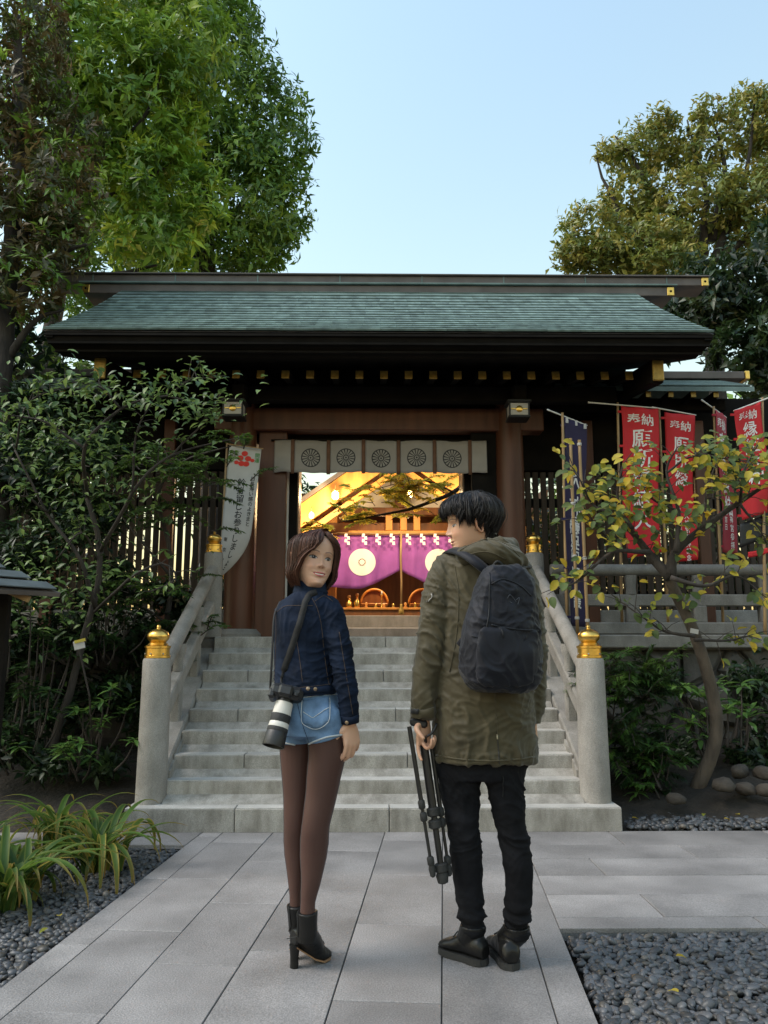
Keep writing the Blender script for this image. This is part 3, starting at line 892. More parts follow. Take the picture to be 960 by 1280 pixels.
for sx in (-1, 1):
    hp('side_wall', M_hallwood, lambda m: m.box((HX + 2.45*sx, HY + 1.7, 2.75), (.1, 3.0, 2.1)))
    # roof slope, bargeboards and verge rafter on each side of the gable
    def slope(m, off, wd, y0, y1, L0=-.25, L1=3.9):
        d = Vector((sx*.814, 0, -.581)); n = Vector((sx*.581, 0, .814))
        ap = Vector((HX, 0, 4.50))
        p, q_ = ap + d*L0 + n*off, ap + d*L1 + n*off
        v = []
        for y in (y0, y1):
            for a in (p, q_):
                for k in (0, -wd): v.append((a + n*k) + Vector((0, y, 0)))
        m.add(v, [(0,1,3,2), (4,6,7,5), (0,4,5,1), (2,3,7,6), (0,2,6,4), (1,5,7,3)])
    hp('bargeboard', M_amber, lambda m: slope(m, .0, .30, HY - .75, HY - .67))
    hp('roof_slope', M_copper_b, lambda m: slope(m, .07, .06, HY - .80, HY + 3.5))
    hp('soffit', M_hallwood, lambda m: slope(m, -.16, .05, HY - .66, HY + 3.3))
    hp('verge_rafter', M_amber, lambda m: slope(m, -.36, .09, HY - .62, HY - .52))
    for k in range(7):
        hp('purlin', M_hallwood, lambda m: slope(m, -.22, .09, HY - .3, HY + .5, .25 + .5*k, .37 + .5*k))
hp('ridge', M_copper_b, lambda m: m.box((HX, HY + 1.3, 4.66), (.3, 4.4, .2), bev=.02))
# curtain of the hall: two bays gathered at the middle
hc = thing('purple_curtain', (HX, HY - .08, 2.1), 'bright purple curtain with white discs across the worship hall', 'curtain')
def hallcloth(sx):
    def fn(u, v):
        x = HX + sx*(.015 + 1.30*u)
        bot = 2.13 + .28*max(0, 1 - u/.48)**1.4 + .012*math.sin(u*9)
        z = 2.985 - (2.985 - bot)*v
        return (x, HY - .08 + .035*v*math.sin(u*13 + sx) + .03*v*v*math.sin(u*29), z)
    return fn
for sx in (-1, 1):
    fn = hallcloth(sx)
    cp = cloth_grid(fn, 40, 12, 'curtain_bay', M_hallpurple, hc)
    cx = HX + sx*.62; cz = 2.545
    m = MB()
    def sp(x, z):
        u = (abs(x-HX) - .015)/1.30; bot = 2.13 + .28*max(0, 1 - u/.48)**1.4 + .012*math.sin(u*9)
        v = (2.985 - z)/(2.985 - bot); return (x, fn(u, v)[1] - .012, z)
    n = 48; v = [sp(cx, cz)]
    for r in (.05, .11, .165, .22):
        v += [sp(cx + r*math.cos(2*PI*k/n), cz + r*math.sin(2*PI*k/n)) for k in range(n)]
    f = [(0, k+1, (k+1) % n + 1) for k in range(n)] + [(j*n+k+1, j*n+k+1+n, j*n+(k+1) % n + 1 + n, j*n+(k+1) % n + 1) for k in range(n) for j in range(3)]
    m.add(v, f); dsc = m.build('white_disc', M_disc, cp, smooth=True)
    m = MB()
    for k in range(12):
        t = 2*PI*k/12
        for r_ in (.052,):
            a = Vector(sp(cx + r_*math.cos(t), cz + r_*math.sin(t))) - Vector((0, .004, 0))
            m.add([a + Vector((.011*math.cos(2*PI*j/6), 0, .011*math.sin(2*PI*j/6))) for j in range(6)], [(0,1,2,3,4,5)])
    tag(m.build('flower_emblem', M_brownribbon, dsc), kind='stuff')
part('curtain_rod', M_hallwood, hc, lambda m: m.tube([(HX-1.35, HY-.08, 2.995), (HX+1.35, HY-.08, 2.995)], .014, 8))
bc = thing('bell_rope', (HX, HY - .3, 1.8), 'long pale bell rope hanging at the middle of the purple curtain', 'rope')
part('rope', M_bamboo, bc, lambda m: m.tube([(HX+.01, HY-.28, 3.02), (HX, HY-.29, 2.6), (HX+.01, HY-.30, 2.2), (HX+.005, HY-.30, 1.83)], [.016, .018, .016, .014], 8), True)
part('tassel', M_goldleaf, bc, lambda m: m.lathe((HX+.005, HY-.30, 1.70), [(.045, 0), (.04, .06), (.018, .13), (.02, .16)], 12), True)
sr = thing('sacred_rope', (HX, HY - .14, 3.0), 'thin straw rope with white zigzag paper streamers above the purple curtain', 'rope')
part('straw_rope', M_bamboo, sr, lambda m: m.tube([(HX-1.3, HY-.16, 3.02), (HX, HY-.16, 3.0), (HX+1.3, HY-.16, 3.02)], .012, 8), True)
for i, x in enumerate((-1.1, -.86, -.58, -.36, -.13, .13, .36, .58, .82, 1.08)):
    m = MB(); z = 3.0; xx = HX + x
    for k in range(4):
        o = .016*(1 if k % 2 else -1)
        m.add([(xx-.022+o, HY-.175-.002*k, z), (xx+.022+o, HY-.175-.002*k, z), (xx+.022+o*1.4, HY-.18-.002*k, z-.055), (xx-.022+o*1.4, HY-.18-.002*k, z-.055)], [(0,1,2,3)]); z -= .043
    m.build('paper_streamer', M_disc, sr)
# offerings in front of the altar
oc = thing('offering_counter', (HX, HY + .3, LAND+.4), 'long low red-brown offering counter below the purple curtain', 'counter')
part('top', M_amber, oc, lambda m: m.box((HX, HY + .10, 1.80), (1.9, .34, .035), bev=.006))
part('front', M_hallwood, oc, lambda m: m.box((HX, HY + .02, 1.73), (1.84, .12, .10), bev=.006))
for x in (-.85, -.3, .3, .85): part('leg', M_hallwood, oc, lambda m: m.box((HX + x, HY + .14, 1.73), (.06, .2, .10)))
for i, (x, s, lab) in enumerate(((-.42, 1, 'rounded cane chair left of the bell rope in the hall'), (.42, 1, 'rounded cane chair right of the bell rope in the hall'))):
    ch = thing('cane_chair', (HX+x, HY+.95, LAND+.4), lab, 'chair')
    pts = [(HX + x + .24*math.cos(PI*k/12), HY + .95, 1.92 + .26*math.sin(PI*k/12)) for k in range(13)]
    part('back_frame', M_amber, ch, lambda m: m.tube(pts, .022, 8), True)
    part('back_panel', M_hallwood, ch, lambda m: m.add([(HX+x, HY+.965, 1.93)] + [(HX + x + .23*math.cos(PI*k/12), HY + .965, 1.92 + .25*math.sin(PI*k/12)) for k in range(13)], [(0, k+1, k+2) for k in range(12)]))
    part('seat', M_amber, ch, lambda m: m.box((HX+x, HY+.85, 1.90), (.46, .4, .05), bev=.01))
    for dx in (-.2, .2): part('leg', M_amber, ch, lambda m: m.box((HX+x+dx, HY+.7, 1.775), (.04, .04, .19)))
for i, (x, h, lab) in enumerate(((-.83, .16, 'small gold bottle on the left of the offering counter'), (-.70, .19, 'taller gold bottle beside the smaller one on the offering counter'))):
    b = thing('gold_bottle', (HX+x, HY+.1, 1.82), lab, 'bottle')
    part('bottle_body', M_gold, b, lambda m: m.lathe((HX+x, HY+.1, 1.819), [(.045, 0), (.05, .02), (.05, h*.55), (.02, h*.75), (.018, h)], 14), True)
    part('stopper', M_amber, b, lambda m: m.lathe((HX+x, HY+.1, 1.819+h), [(.024, 0), (.03, .02), (.016, .045)], 12), True)
for x, lab in ((-.30, 'slim brass candle stand left of the bell rope'), (.52, 'slim brass candle stand right of the bell rope')):
    b = thing('candle_stand', (HX+x, HY+.05, 1.82), lab, 'candle stand')
    part('stem', M_gold, b, lambda m: m.lathe((HX+x, HY+.05, 1.819), [(.03, 0), (.012, .02), (.010, .19), (.028, .2), (.028, .21)], 12), True)
    part('candle', M_plaster, b, lambda m: m.lathe((HX+x, HY+.05, 2.03), [(.014, 0), (.013, .06)], 10), True)
for k in range(9):
    x = HX - .55 + .155*k + random.uniform(-.03, .03)
    t = thing('gold_ornament', (x, HY+.06, 1.82), ('first', 'second', 'third', 'fourth', 'fifth', 'sixth', 'seventh', 'eighth', 'ninth')[k] + ' small gold ornament from the left on the offering counter', 'ornament', 'gold ornaments on the offering counter')
    h = random.uniform(.05, .10)
    part('ornament_body', M_gold if k % 2 else M_amber, t, lambda m: m.lathe((x, HY+.04, 1.819), [(.03, 0), (.034, .01), (.014, h*.4), (.028, h*.7), (.012, h)], 10), True)
sh = thing('amulet_shelf', (HX-1.55, HY+.3, LAND+.4), 'narrow shelf of small pale charms beside the hall pillar', 'shelf')
for z in (1.78, 2.02, 2.26): part('board', M_amber, sh, lambda m: m.box((HX-1.50, HY+.12, z), (.50, .2, .02)))
for dx in (-.25, .25): part('side', M_hallwood, sh, lambda m: m.box((HX-1.50+dx, HY+.12, 2.0), (.02, .21, .64)))
for k in range(10):
    x = HX - 1.68 + .09*(k % 5); z = 1.80 + .24*(k//5)
    part('charm', M_white if k % 3 else M_amber, sh, lambda m: m.box((x, HY+.06, z + .06), (.05, .03, .12 + .02*(k % 2)), bev=.008))
fd = thing('flower_pot', (HX-.9, HY-.35, LAND+.2), 'small potted leafy flower beside the hall step', 'plant')
part('pot', M_hallwood, fd, lambda m: m.lathe((HX-.98, HY-.62, LAND+.2), [(.05, 0), (.075, .10), (.08, .11)], 14), True)
m = MB()
for k in range(34):
    a = random.uniform(0, 6.28); e = random.uniform(.2, 1.4); L = random.uniform(.08, .2)
    c = Vector((HX-.98, HY-.62, LAND+.31)); d = Vector((math.cos(a)*math.cos(e), math.sin(a)*math.cos(e), math.sin(e)))
    s = d.cross(Vector((0, 0, 1))).normalized()*.022
    m.add([c, c + d*L*.6 + s, c + d*L, c + d*L*.6 - s], [(0,1,2,3)])
tag(m.build('leaves', pmat('pot_leaf', (.25, .30, .04), var=.3), fd), kind='stuff')
# lit lamps of the hall
M_lamp = emat('lit_lamp', (1.0, .62, .22), 14.0)
def hall_lamp(x, y, z, r, power, label, rad=.05):
    t = thing('hanging_lamp', (x, y, z), label, 'lamp', 'lit lamps of the worship hall')
    m = MB(); m.lathe((x, y, z), [(r*.6, -r*1.2), (r, -r*.8), (r, r*.8), (r*.6, r*1.2)], 14); m.build('lamp_glass', M_lamp, t, smooth=True)
    m = MB(); m.lathe((x, y, z + r*1.25), [(r*1.2, 0), (r*.3, r*.7), (.006, r*.9), (.006, r*2.6)], 12); m.build('lamp_cap', M_gold, t, smooth=True)
    l = bpy.data.lights.new('lamp_light', 'POINT'); l.energy = power*1.35; l.color = (1.0, .70, .36); l.shadow_soft_size = rad
    o = bpy.data.objects.new('lamp_light', l); COL.objects.link(o); o.parent = t; o.location = (0, -r*2.2, -r*.3); WM[o] = Matrix.Identity(4)
hall_lamp(HX - 1.02, HY - .95, 3.48, .05, 30, 'brighter lit lamp hanging at the left roof edge of the hall')
hall_lamp(HX - 1.38, HY - .95, 3.17, .035, 14, 'smaller lit lamp low on the left roof edge of the hall')
hall_lamp(HX + .12, HY - .95, 3.50, .04, 30, 'lit lamp hanging under the gable above the purple curtain')
hall_lamp(HX + 1.2, HY - .95, 3.40, .045, 26, 'lit lamp at the right roof edge of the hall')
hall_lamp(HX - .25, HY + .8, 2.75, .05, 18, 'lit lamp inside the hall behind the curtain gap')
# ================================================================== banners with lettering
_gl = {}
def glyph(ch, bold=.012):
    if ch not in _gl:
        c = bpy.data.curves.new('glyph', 'FONT'); c.body = ch; c.size = 1.0; c.align_x = 'CENTER'; c.resolution_u = 3; c.offset = bold
        o = bpy.data.objects.new('glyph', c); COL.objects.link(o)
        dg = bpy.context.evaluated_depsgraph_get(); dg.update()
        me = bpy.data.meshes.new_from_object(o.evaluated_get(dg))
        bpy.data.objects.remove(o)
        v = [tuple(p.co) for p in me.vertices]; f = [tuple(p.vertices) for p in me.polygons]
        if v:
            xs = [a[0] for a in v]; ys = [a[1] for a in v]
            cx = (min(xs)+max(xs))/2; cy = .36
            v = [(a[0]-cx, a[1]-cy) for a in v]
        _gl[ch] = (v, f)
    return _gl[ch]
def lettering(name, surf, W, H, u, v0, size, text, mat, parent, pitch=1.05, off=.004, sx=1.0, across=False):
    """Writes text down (or across) a cloth surf(u, v); size in metres."""
    m = MB(); n = 0
    for k, ch in enumerate(text):
        if ch == ' ': continue
        gv, gf = glyph(ch)
        if across: cu, cv = u + k*size*pitch/W, v0
        else: cu, cv = u, v0 + k*size*pitch/H
        pts = []
        for (a, b) in gv:
            p = surf(cu + a*size*sx/W, cv - b*size/H)
            pts.append(Vector(p) + Vector((0, -off, 0)))
        m.add(pts, gf)
    return m.build(name, mat, parent)
M_letter = pmat('white_lettering', (.72, .70, .68), var=.04, rough=.85)
def banner(name, tl, tr, bl, br, mat, label, seed, poles, wave=.02, curl=0.0):
    tl, tr, bl, br = (Vector(p) for p in (tl, tr, bl, br))
    t = thing(name, (poles[0][0][0], poles[0][0][1], poles[0][0][2]), label, 'banner')
    def surf(u, v):
        p = (tl*(1-u) + tr*u)*(1-v) + (bl*(1-u) + br*u)*v
        w = wave*(.3 + v)*math.sin(u*4.2 + v*5 + seed) + wave*.4*math.sin(u*9 - v*8 + seed*2)
        sag = Vector((0, 0, -.008*math.sin(u*PI*2)**2*(1-v)))
        return p + Vector((.012*math.sin(v*7+seed), w, 0)) + sag + Vector((-curl*max(0, v-.55)**2*4*u, 0, .35*curl*max(0, v-.6)**2*4*u))
    W = (tr-tl).length; H = (bl-tl).length
    cl = cloth_grid(surf, 14, 34, 'cloth', mat, t, .002)
    for i, (a, b, r) in enumerate(poles):
        a, b = Vector(a), Vector(b)
        m = MB(); n = 14
        m.tube([a + (b-a)*k/n for k in range(n+1)], [r*(1.0 - .25*k/n) * (1.12 if k % 3 == 0 else 1) for k in range(n+1)], 8)
        m.build('pole' if i == 0 else 'cross_rod', M_bamboo if i == 0 else M_plaster, t, smooth=True)
    for k in range(5):
        p = surf(0, .04 + .23*k)
        m = MB(); m.box(p + Vector((-.012, 0, 0)), (.05, .012, .022)); m.build('tie_loop', mat, cl)
    return t, cl, surf, W, H
def nob(px, py, Y): return at(px, py, Y)
# red banners
def red(tl, tr, br, bl, Y, label, seed, mat, ppx, ptop, pbot, rod, txt, tail=None, Y2=None):
    Y2 = Y2 or Y
    P = [at(*tl, Y), at(*tr, Y2), at(*bl, Y), at(*br, Y2)]
    poles = [(Vector((at(*pbot, Y+.02).x, Y+.02, 1.305)), at(*ptop, Y+.02), .015), (at(*rod[0], Y+.01), at(*rod[1], Y2+.01), .008)]
    t, cl, surf, W, H = banner('votive_banner', *P, mat, label, seed, poles)
    s = W*.36
    lettering('lettering', surf, W, H, .32, .085, s, '奉納', M_letter, cl, pitch=1.0, across=True)
    lettering('lettering', surf, W, H, .53, .215, W*.56, txt, M_letter, cl, pitch=1.02)
    if tail:
        lettering('lettering', surf, W, H, .62, .70, W*.21, tail[0], M_letter, cl, pitch=1.1)
        lettering('lettering', surf, W, H, .30, .66, W*.18, tail[1], M_letter, cl, pitch=1.1)
    return t
red((776, 507), (822, 511), (826, 690), (782, 698), 7.66, 'red banner with white lettering nearest the gate', .3, M_red, 775, (772, 503), (778, 795), ((735, 503), (820, 510)), '願所縁結大')
red((829, 515), (867, 519), (870, 700), (846, 702), 7.72, 'second red banner from the gate, small lettering at its foot', 1.7, M_red, 825, (824, 512), (836, 795), ((815, 509), (870, 519)), '願所縁', ('大神宮参拝記念', '安全祈願'))
red((894, 512), (908, 521), (922, 694), (905, 690), 7.66, 'narrow crimson banner turned nearly edge-on behind yellow leaves', 2.9, M_crimson, 893, (892, 508), (905, 800), ((877, 500), (908, 522)), '奉納縁結', ('大神宮参拝', '平成吉日'), Y2=7.95)
red((919, 513), (952, 502), (962, 640), (930, 650), 7.30, 'brightest red banner at the right edge', 4.1, M_red, 950, (953, 497), (957, 800), ((917, 514), (975, 492)), '縁結大神')
# folded end of another banner below it
fb = thing('folded_banner', at(950, 680, 7.3), 'black and red banner end drooping at the right edge', 'banner')
def fsurf(u, v): return at(925 + 60*u, 655 - 22*u + 30*v, 7.33) + Vector((0, .02*math.sin(u*5), 0))
cloth_grid(fsurf, 8, 6, 'black_cloth', M_black, fb, .002)
def fsurf2(u, v): return at(935 + 55*u, 690 - 14*u*u + 7*v - 6*u, 7.30) + Vector((0, .015*math.sin(u*7), 0))
cloth_grid(fsurf2, 8, 3, 'red_hem', M_red, fb, .002)
# violet banner with its bamboo poles
P = [at(704, 521, 7.15), at(732, 531, 7.35), at(712, 782, 7.15), at(730, 784, 7.35)]
pt, cl, surf, W, H = banner('violet_banner', *P, M_purple, 'tall violet banner between bamboo poles beside the right railing', .9, [(Vector((at(709, 790, 7.2).x, 7.2, 1.2)), at(703, 516, 7.15), .016), (at(684, 512, 7.14), at(734, 532, 7.36), .007)], wave=.012)
for (a, b) in (((713, 548), (722, 792)), ((724, 550), (735, 795))):
    m = MB(); p, q_ = at(*a, 7.08), at(*b, 7.08)
    m.tube([p + (q_-p)*k/12 for k in range(13)], [.014*(1.12 if k % 3 == 0 else 1) for k in range(13)], 8)
    po = m.build('pole', M_bamboo, pt, smooth=True)
    for f_ in (.03, .35, .62, .93):
        c = p + (q_-p)*f_
        m = MB(); m.lathe((c.x, c.y, c.z), [(.020, 0), (.021, .012), (.020, .025)], 8); m.build('paper_tie', M_white, po)
lettering('lettering', surf, W, H, .5, .30, W*.62, '大神宮', M_letter, cl, pitch=1.2)
lettering('lettering', surf, W, H, .5, .52, W*.55, '縁結守護', M_letter, cl, pitch=1.25)
for u in (.1, .5, .9):
    m = MB(); m.box(Vector(surf(u, .012)) + Vector((0, -.006, 0)), (.03, .006, .05)); m.build('corner_patch', M_white, cl)
# white banner at the left pillar
wb = thing('white_banner', at(318, 720, 7.88), 'white banner with black lettering and red plum print by left pillar', 'banner')
P = [at(287, 556, 7.9), at(325, 560, 7.9)]
def wsurf(u, v):
    py = 556 + 168*v + 4*u
    cl_ = 287 - 13*v - 1.5*math.sin(v*3)
    w = 40 if v < .6 else 40*max(.02, 1 - ((v-.6)/.4)**2.2*.98)
    return at(cl_ + w*u - (8*(v**2)*u), py, 7.9 + .03*math.sin(v*6 + u*2) + .05*v*u)
wc = cloth_grid(wsurf, 14, 40, 'cloth', M_white, wb, .002)
WW, HH = .31, 1.34
M_ink = pmat('ink', (.02, .02, .022), var=.1, rough=.8)
lettering('lettering', wsurf, WW, HH,   .50, .27, .083, '鈴掛留じお参りしましょう', M_ink, wc, pitch=.96, sx=1.0)
lettering('lettering', wsurf, WW, HH, .84, .235, .050, '日長寿い感のよきまと', M_ink, wc, pitch=1.0)
lettering('lettering', wsurf, WW, HH, .16, .70, .045, '東 京 宮', M_ink, wc, pitch=1.15)
pm = MB()
for (du, dv, r) in ((.5, .055, .033), (.38, .09, .033), (.62, .09, .033), (.43, .13, .033), (.58, .13, .033), (.76, .10, .022), (.27, .125, .024)):
    c = Vector(wsurf(du, dv)) + Vector((0, -.006, 0))
    pm.add([c + Vector((r*math.cos(2*PI*k/10), 0, r*.85*math.sin(2*PI*k/10))) for k in range(10)], [tuple(range(10))])
tag(pm.build('plum_print', M_redprint, wc), kind='stuff')
M_green = pmat('green_print', (.05, .20, .05), var=.1, rough=.8)
lettering('lettering', wsurf, WW, HH, .90, .06, .05, '開運', M_green, wc, pitch=1.0)
m = MB(); m.tube([at(284, 555, 7.89), at(329, 561, 7.89)], .006, 6); m.build('top_rod', M_bamboo, wb)
m = MB(); m.tube([at(284, 553, 7.92), at(279, 640, 7.92), Vector((at(272, 790, 7.92).x, 7.92, LAND))], .011, 8); m.build('pole', M_bamboo, wb)

# ------------------------------------------------------------------ corner of a small roofed hut at the left edge
hut = thing('little_hut', (-3.4, 5.1, 0), 'small hut with slatted grey metal roof at the left edge', 'hut')
T = at(76, 741, 5.3); E_ = T + Vector((-.75, -1.05, 0)); U = T + Vector((-1.05, .05, .42)); UE = E_ + Vector((-1.05, .05, .42))
m = MB(); v = [E_, T, U, UE]; nrm = (T-E_).cross(U-T).normalized()
v = v + [p - nrm*.03*(1 if nrm.z > 0 else -1) for p in v]
m.add(v, [(0,1,2,3), (7,6,5,4), (0,4,5,1), (1,5,6,2), (2,6,7,3), (3,7,4,0)]); hr = m.build('roof', M_copper_b, hut)
M_hutroof = pmat('grey_sheet', (.085, .105, .115), var=.2, rough=.45)
for k in range(6):
    a, b = E_ + (UE-E_)*(k/6), T + (U-T)*(k/6); up_ = (U-T).normalized()
    m = MB(); m.beam(a + up_*.07 + Vector((0, 0, .022)), b + up_*.07 + Vector((0, 0, .022)), .13, .007, up=nrm + up_*.06); m.build('roof_course', M_hutroof, hr)
for k in range(3):
    p = T + (E_-T)*(.12 + .2*k) + Vector((-.06, 0, -.05)); m = MB(); m.beam(p, p + (U-T)*.8, .03, .04); m.build('rafter', M_bamboo, hut)
for (q0) in (T + Vector((-.35, -.02, -.03)),):
    m = MB(); m.box((q0.x, q0.y, q0.z/2 + .05), (.06, .06, q0.z + .1)); m.build('post', M_darkwood, hut)
# ================================================================== foliage
def unit(a): return a / (np.linalg.norm(a, axis=-1, keepdims=True) + 1e-9)
def leaf_arrays(P, A, N, L, W, C, fold=.18, droop=.15):
    """Leaves as five-point folded blades: base P, axis A, face normal N, length L, width W, colour C."""
    n = len(P)
    A = unit(A); S = unit(np.cross(A, N)); N = np.cross(S, A)
    L = np.broadcast_to(np.asarray(L, float).reshape(-1, 1), (n, 1)); W = np.broadcast_to(np.asarray(W, float).reshape(-1, 1), (n, 1))
    b = P
    l = P + A*L*.45 - S*W*.5 + N*W*fold
    r = P + A*L*.45 + S*W*.5 + N*W*fold
    t = P + A*L - N*L*droop
    m = P + A*L*.52
    V = np.stack([b, l, r, t, m], 1).reshape(-1, 3)
    base = np.array([[0, 4, 1], [0, 2, 4], [1, 4, 3], [4, 2, 3]])
    F = (base[None] + (np.arange(n)*5)[:, None, None]).reshape(-1, 3)
    return V, F, np.repeat(C, 5, axis=0)
def palette(cols, n, r, jit=.18):
    cols = np.array(cols); k = r.integers(0, len(cols), n)
    c = cols[k] * r.uniform(1-jit, 1+jit, (n, 1))
    return c
def blob_points(blobs, n, r, inner=.55):
    """Points spread through a union of ellipsoids, denser near the skin."""
    vol = np.array([b[3]*b[4]*b[5] for b in blobs])**(2/3)
    k = r.choice(len(blobs), n, p=vol/vol.sum())
    B = np.array(blobs)[k]
    d = unit(r.normal(size=(n, 3)))
    rad = (inner + (1-inner)*r.random(n)**.6)
    P = B[:, :3] + d*B[:, 3:6]*rad[:, None]
    O = unit(d/B[:, 3:6])
    return P, O
def clump_crown(blobs, nclump, per, L, W, cols, seed, spread=.16, up=.35, inner=.5, lj=.45, keep=None, lumps=None, edge_cols=None, droop=.15):
    r = np.random.default_rng(seed)
    P, O = blob_points(blobs, nclump, r, inner)
    if keep is not None:
        k = keep(P); P, O = P[k], O[k]
    n = len(P)
    ax = unit(O + np.array([0, 0, up]) + r.normal(0, .35, (n, 3)))
    base_c = palette(cols, n, r)
    # each clump: leaves radiating around its twig
    PP = np.repeat(P, per, 0); AX = np.repeat(ax, per, 0)
    rnd = unit(r.normal(size=(n*per, 3)))
    side = unit(np.cross(AX, rnd))
    el = r.uniform(-.15, .9, (n*per, 1))
    A_ = unit(side*np.cos(el) + AX*np.sin(el))
    Q = PP - AX*r.uniform(0, spread, (n*per, 1)) + r.normal(0, spread*.25, (n*per, 3))
    Nn = unit(AX + np.array([0, 0, .5]) + r.normal(0, .25, (n*per, 3)))
    Ln = L*r.uniform(1-lj, 1+lj, n*per); Wn = W*r.uniform(1-lj, 1+lj, n*per)
    C = np.repeat(base_c, per, 0)*r.uniform(.8, 1.2, (n*per, 1))
    return leaf_arrays(Q, A_, Nn, Ln, Wn, C, droop=droop), P
def curve_pts(pts, n=14):
    """Catmull-Rom through points."""
    P = [Vector(p) for p in pts]
    P = [P[0]*2 - P[1]] + P + [P[-1]*2 - P[-2]]
    out = []
    segs = len(P) - 3
    per = max(2, n // segs)
    for i in range(segs):
        a, b, c, d = P[i:i+4]
        for k in range(per):
            t = k/per
            out.append(.5*((2*b) + (c-a)*t + (2*a-5*b+4*c-d)*t*t + (3*b-a-3*c+d)*t**3))
    out.append(P[-2]); return out
def limb(m, pts, r0, r1, n=8, per=12, wob=.0, seed=0):
    c = curve_pts(pts, per)
    if wob:
        c = [p + Vector((noise.noise(p*1.7 + Vector((seed, 0, 0))), noise.noise(p*1.7 + Vector((0, seed, 5))), noise.noise(p*1.7 + Vector((9, 0, seed)))))*wob*min(1, i/3) for i, p in enumerate(c)]
    k = len(c) - 1
    m.tube(c, [r0 + (r1-r0)*(i/k)**.8 for i in range(k+1)], n)
    return c
def tree(name, base, label, crown, trunkpts, r0, r1, limbs, barkmat=None, leafmat=None, twigs=0, seed=1):
    t = thing(name, base, label, 'tree')
    m = MB(); limb(m, trunkpts, r0, r1, 12, 16, .05, seed); m.build('trunk', barkmat or M_darkbark, t, smooth=True)
    for (pts, a, b) in limbs:
        m = MB(); limb(m, pts, a, b, 7, 10, .06, seed); m.build('limb', barkmat or M_darkbark, t, smooth=True)
    V, F, C = [], [], []; o = 0
    for (v, f, c) in crown:
        V.append(v); F.append(f + o); C.append(c); o += len(v)
    place('crown', np_mesh('crown', np.concatenate(V), np.concatenate(F), leafmat or M_leaf, True, np.concatenate(C)), None, t)
    return t
GREENS = [(0.1148, 0.216, 0.027), (0.1485, 0.2565, 0.0324), (0.0878, 0.1823, 0.0297), (0.189, 0.297, 0.0378), (0.0675, 0.1485, 0.0297)]
BRIGHT = [(0.1755, 0.3038, 0.027), (0.1485, 0.27, 0.0297), (0.2295, 0.3443, 0.0297), (0.1148, 0.2228, 0.027), (0.2835, 0.3645, 0.0378)]
OLIVE = [(0.21, 0.231, 0.042), (0.266, 0.259, 0.0476), (0.154, 0.196, 0.0392), (0.308, 0.266, 0.056), (0.119, 0.161, 0.0364)]
BROWN = [(.10, .075, .026), (.13, .088, .030), (.07, .07, .022), (.115, .095, .032), (.055, .062, .02)]
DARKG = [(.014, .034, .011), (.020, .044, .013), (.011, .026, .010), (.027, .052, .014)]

def B(px, py, Y, rx, rz, ry=None):
    """Ellipsoid whose middle stands Y metres ahead; radii in metres."""
    p = at(px, py, Y); return (p.x, p.y, p.z, rx, ry or rx, rz)
def twig_net(m, root, tips, r0, seed):
    r = random.Random(seed)
    for tp in tips:
        tp = Vector(tp); root = Vector(root)
        mid = root*.5 + tp*.5 + Vector((r.uniform(-.3, .3), r.uniform(-.3, .3), r.uniform(-.1, .3)))
        m.tube(curve_pts([root, mid, tp], 8), [r0*(1-.85*k/8) for k in range(9)], 4)

# --- tall broadleaf trees on the left
# dense green tree behind, its round right flank against the sky
bl = [B(300, 250, 13.5, 1.4, 1.5), B(335, 170, 13.5, .95, 1.4), B(250, 110, 13.5, 1.6, 1.8), B(265, 20, 13.5, 1.0, 1.4), B(330, 270, 13.5, .8, 1.1), B(150, 180, 14, 2.2, 2.6), B(180, 330, 14, 2.2, 1.2), B(200, -60, 13.5, 1.5, 1.3)]
c1, p1 = clump_crown(bl, 3900, 10, .17, .058, GREENS + [(.075, .15, .02)], 11, spread=.22, inner=.6)
bt = at(255, 700, 13.8); bt.z = LAND
tree('broadleaf_tree', bt, 'tall dense green tree whose rounded edge meets the sky above the gate', [c1],
     [bt, bt + Vector((.1, 0, 3)), at(255, 250, 13.8), at(250, 60, 13.6)], .34, .08,
     [([at(255, 300, 13.8), at(300, 260, 13.6), at(335, 200, 13.5)], .12, .02), ([at(255, 260, 13.8), at(215, 160, 13.6), at(190, 60, 13.6)], .12, .02), ([at(255, 320, 13.8), at(210, 300, 13.5), at(170, 270, 13.3)], .12, .02)], seed=3)
# bright green whorled tree nearer
bl = [B(230, 60, 9.6, .7, .8), B(255, 250, 9.2, .35, .5), B(165, 250, 9.4, .7, .8), B(170, 130, 9.4, .95, 1.1), B(205, 235, 9.2, .6, .8), B(105, 60, 9.4, .9, .9), B(215, 290, 9.0, .4, .35), B(185, 310, 8.9, .55, .28), B(225, 170, 9.3, .3, .5), B(95, 170, 9.6, .9, 1.0), B(120, -60, 9.6, 1.0, .9)]
c2, p2 = clump_crown(bl, 1900, 11, .15, .050, BRIGHT + GREENS[:3], 12, spread=.10, inner=.55)
bt = at(70, 760, 9.6); bt.z = LAND
tree('whorled_leaf_tree', bt, 'bright yellow-green tree with whorled leaves left of the roof ridge', [c2],
     [bt, at(60, 520, 9.6), at(75, 340, 9.6), at(110, 180, 9.5), at(120, 20, 9.5)], .16, .04,
     [([at(75, 350, 9.6), at(130, 345, 9.2), at(200, 335, 8.9)], .06, .015), ([at(90, 260, 9.6), at(150, 240, 9.3), at(215, 200, 9.3)], .06, .012), ([at(95, 240, 9.6), at(70, 160, 9.5), at(60, 60, 9.4)], .06, .012), ([at(105, 200, 9.5), at(180, 150, 9.4), at(200, 90, 9.4)], .05, .01)], seed=5)
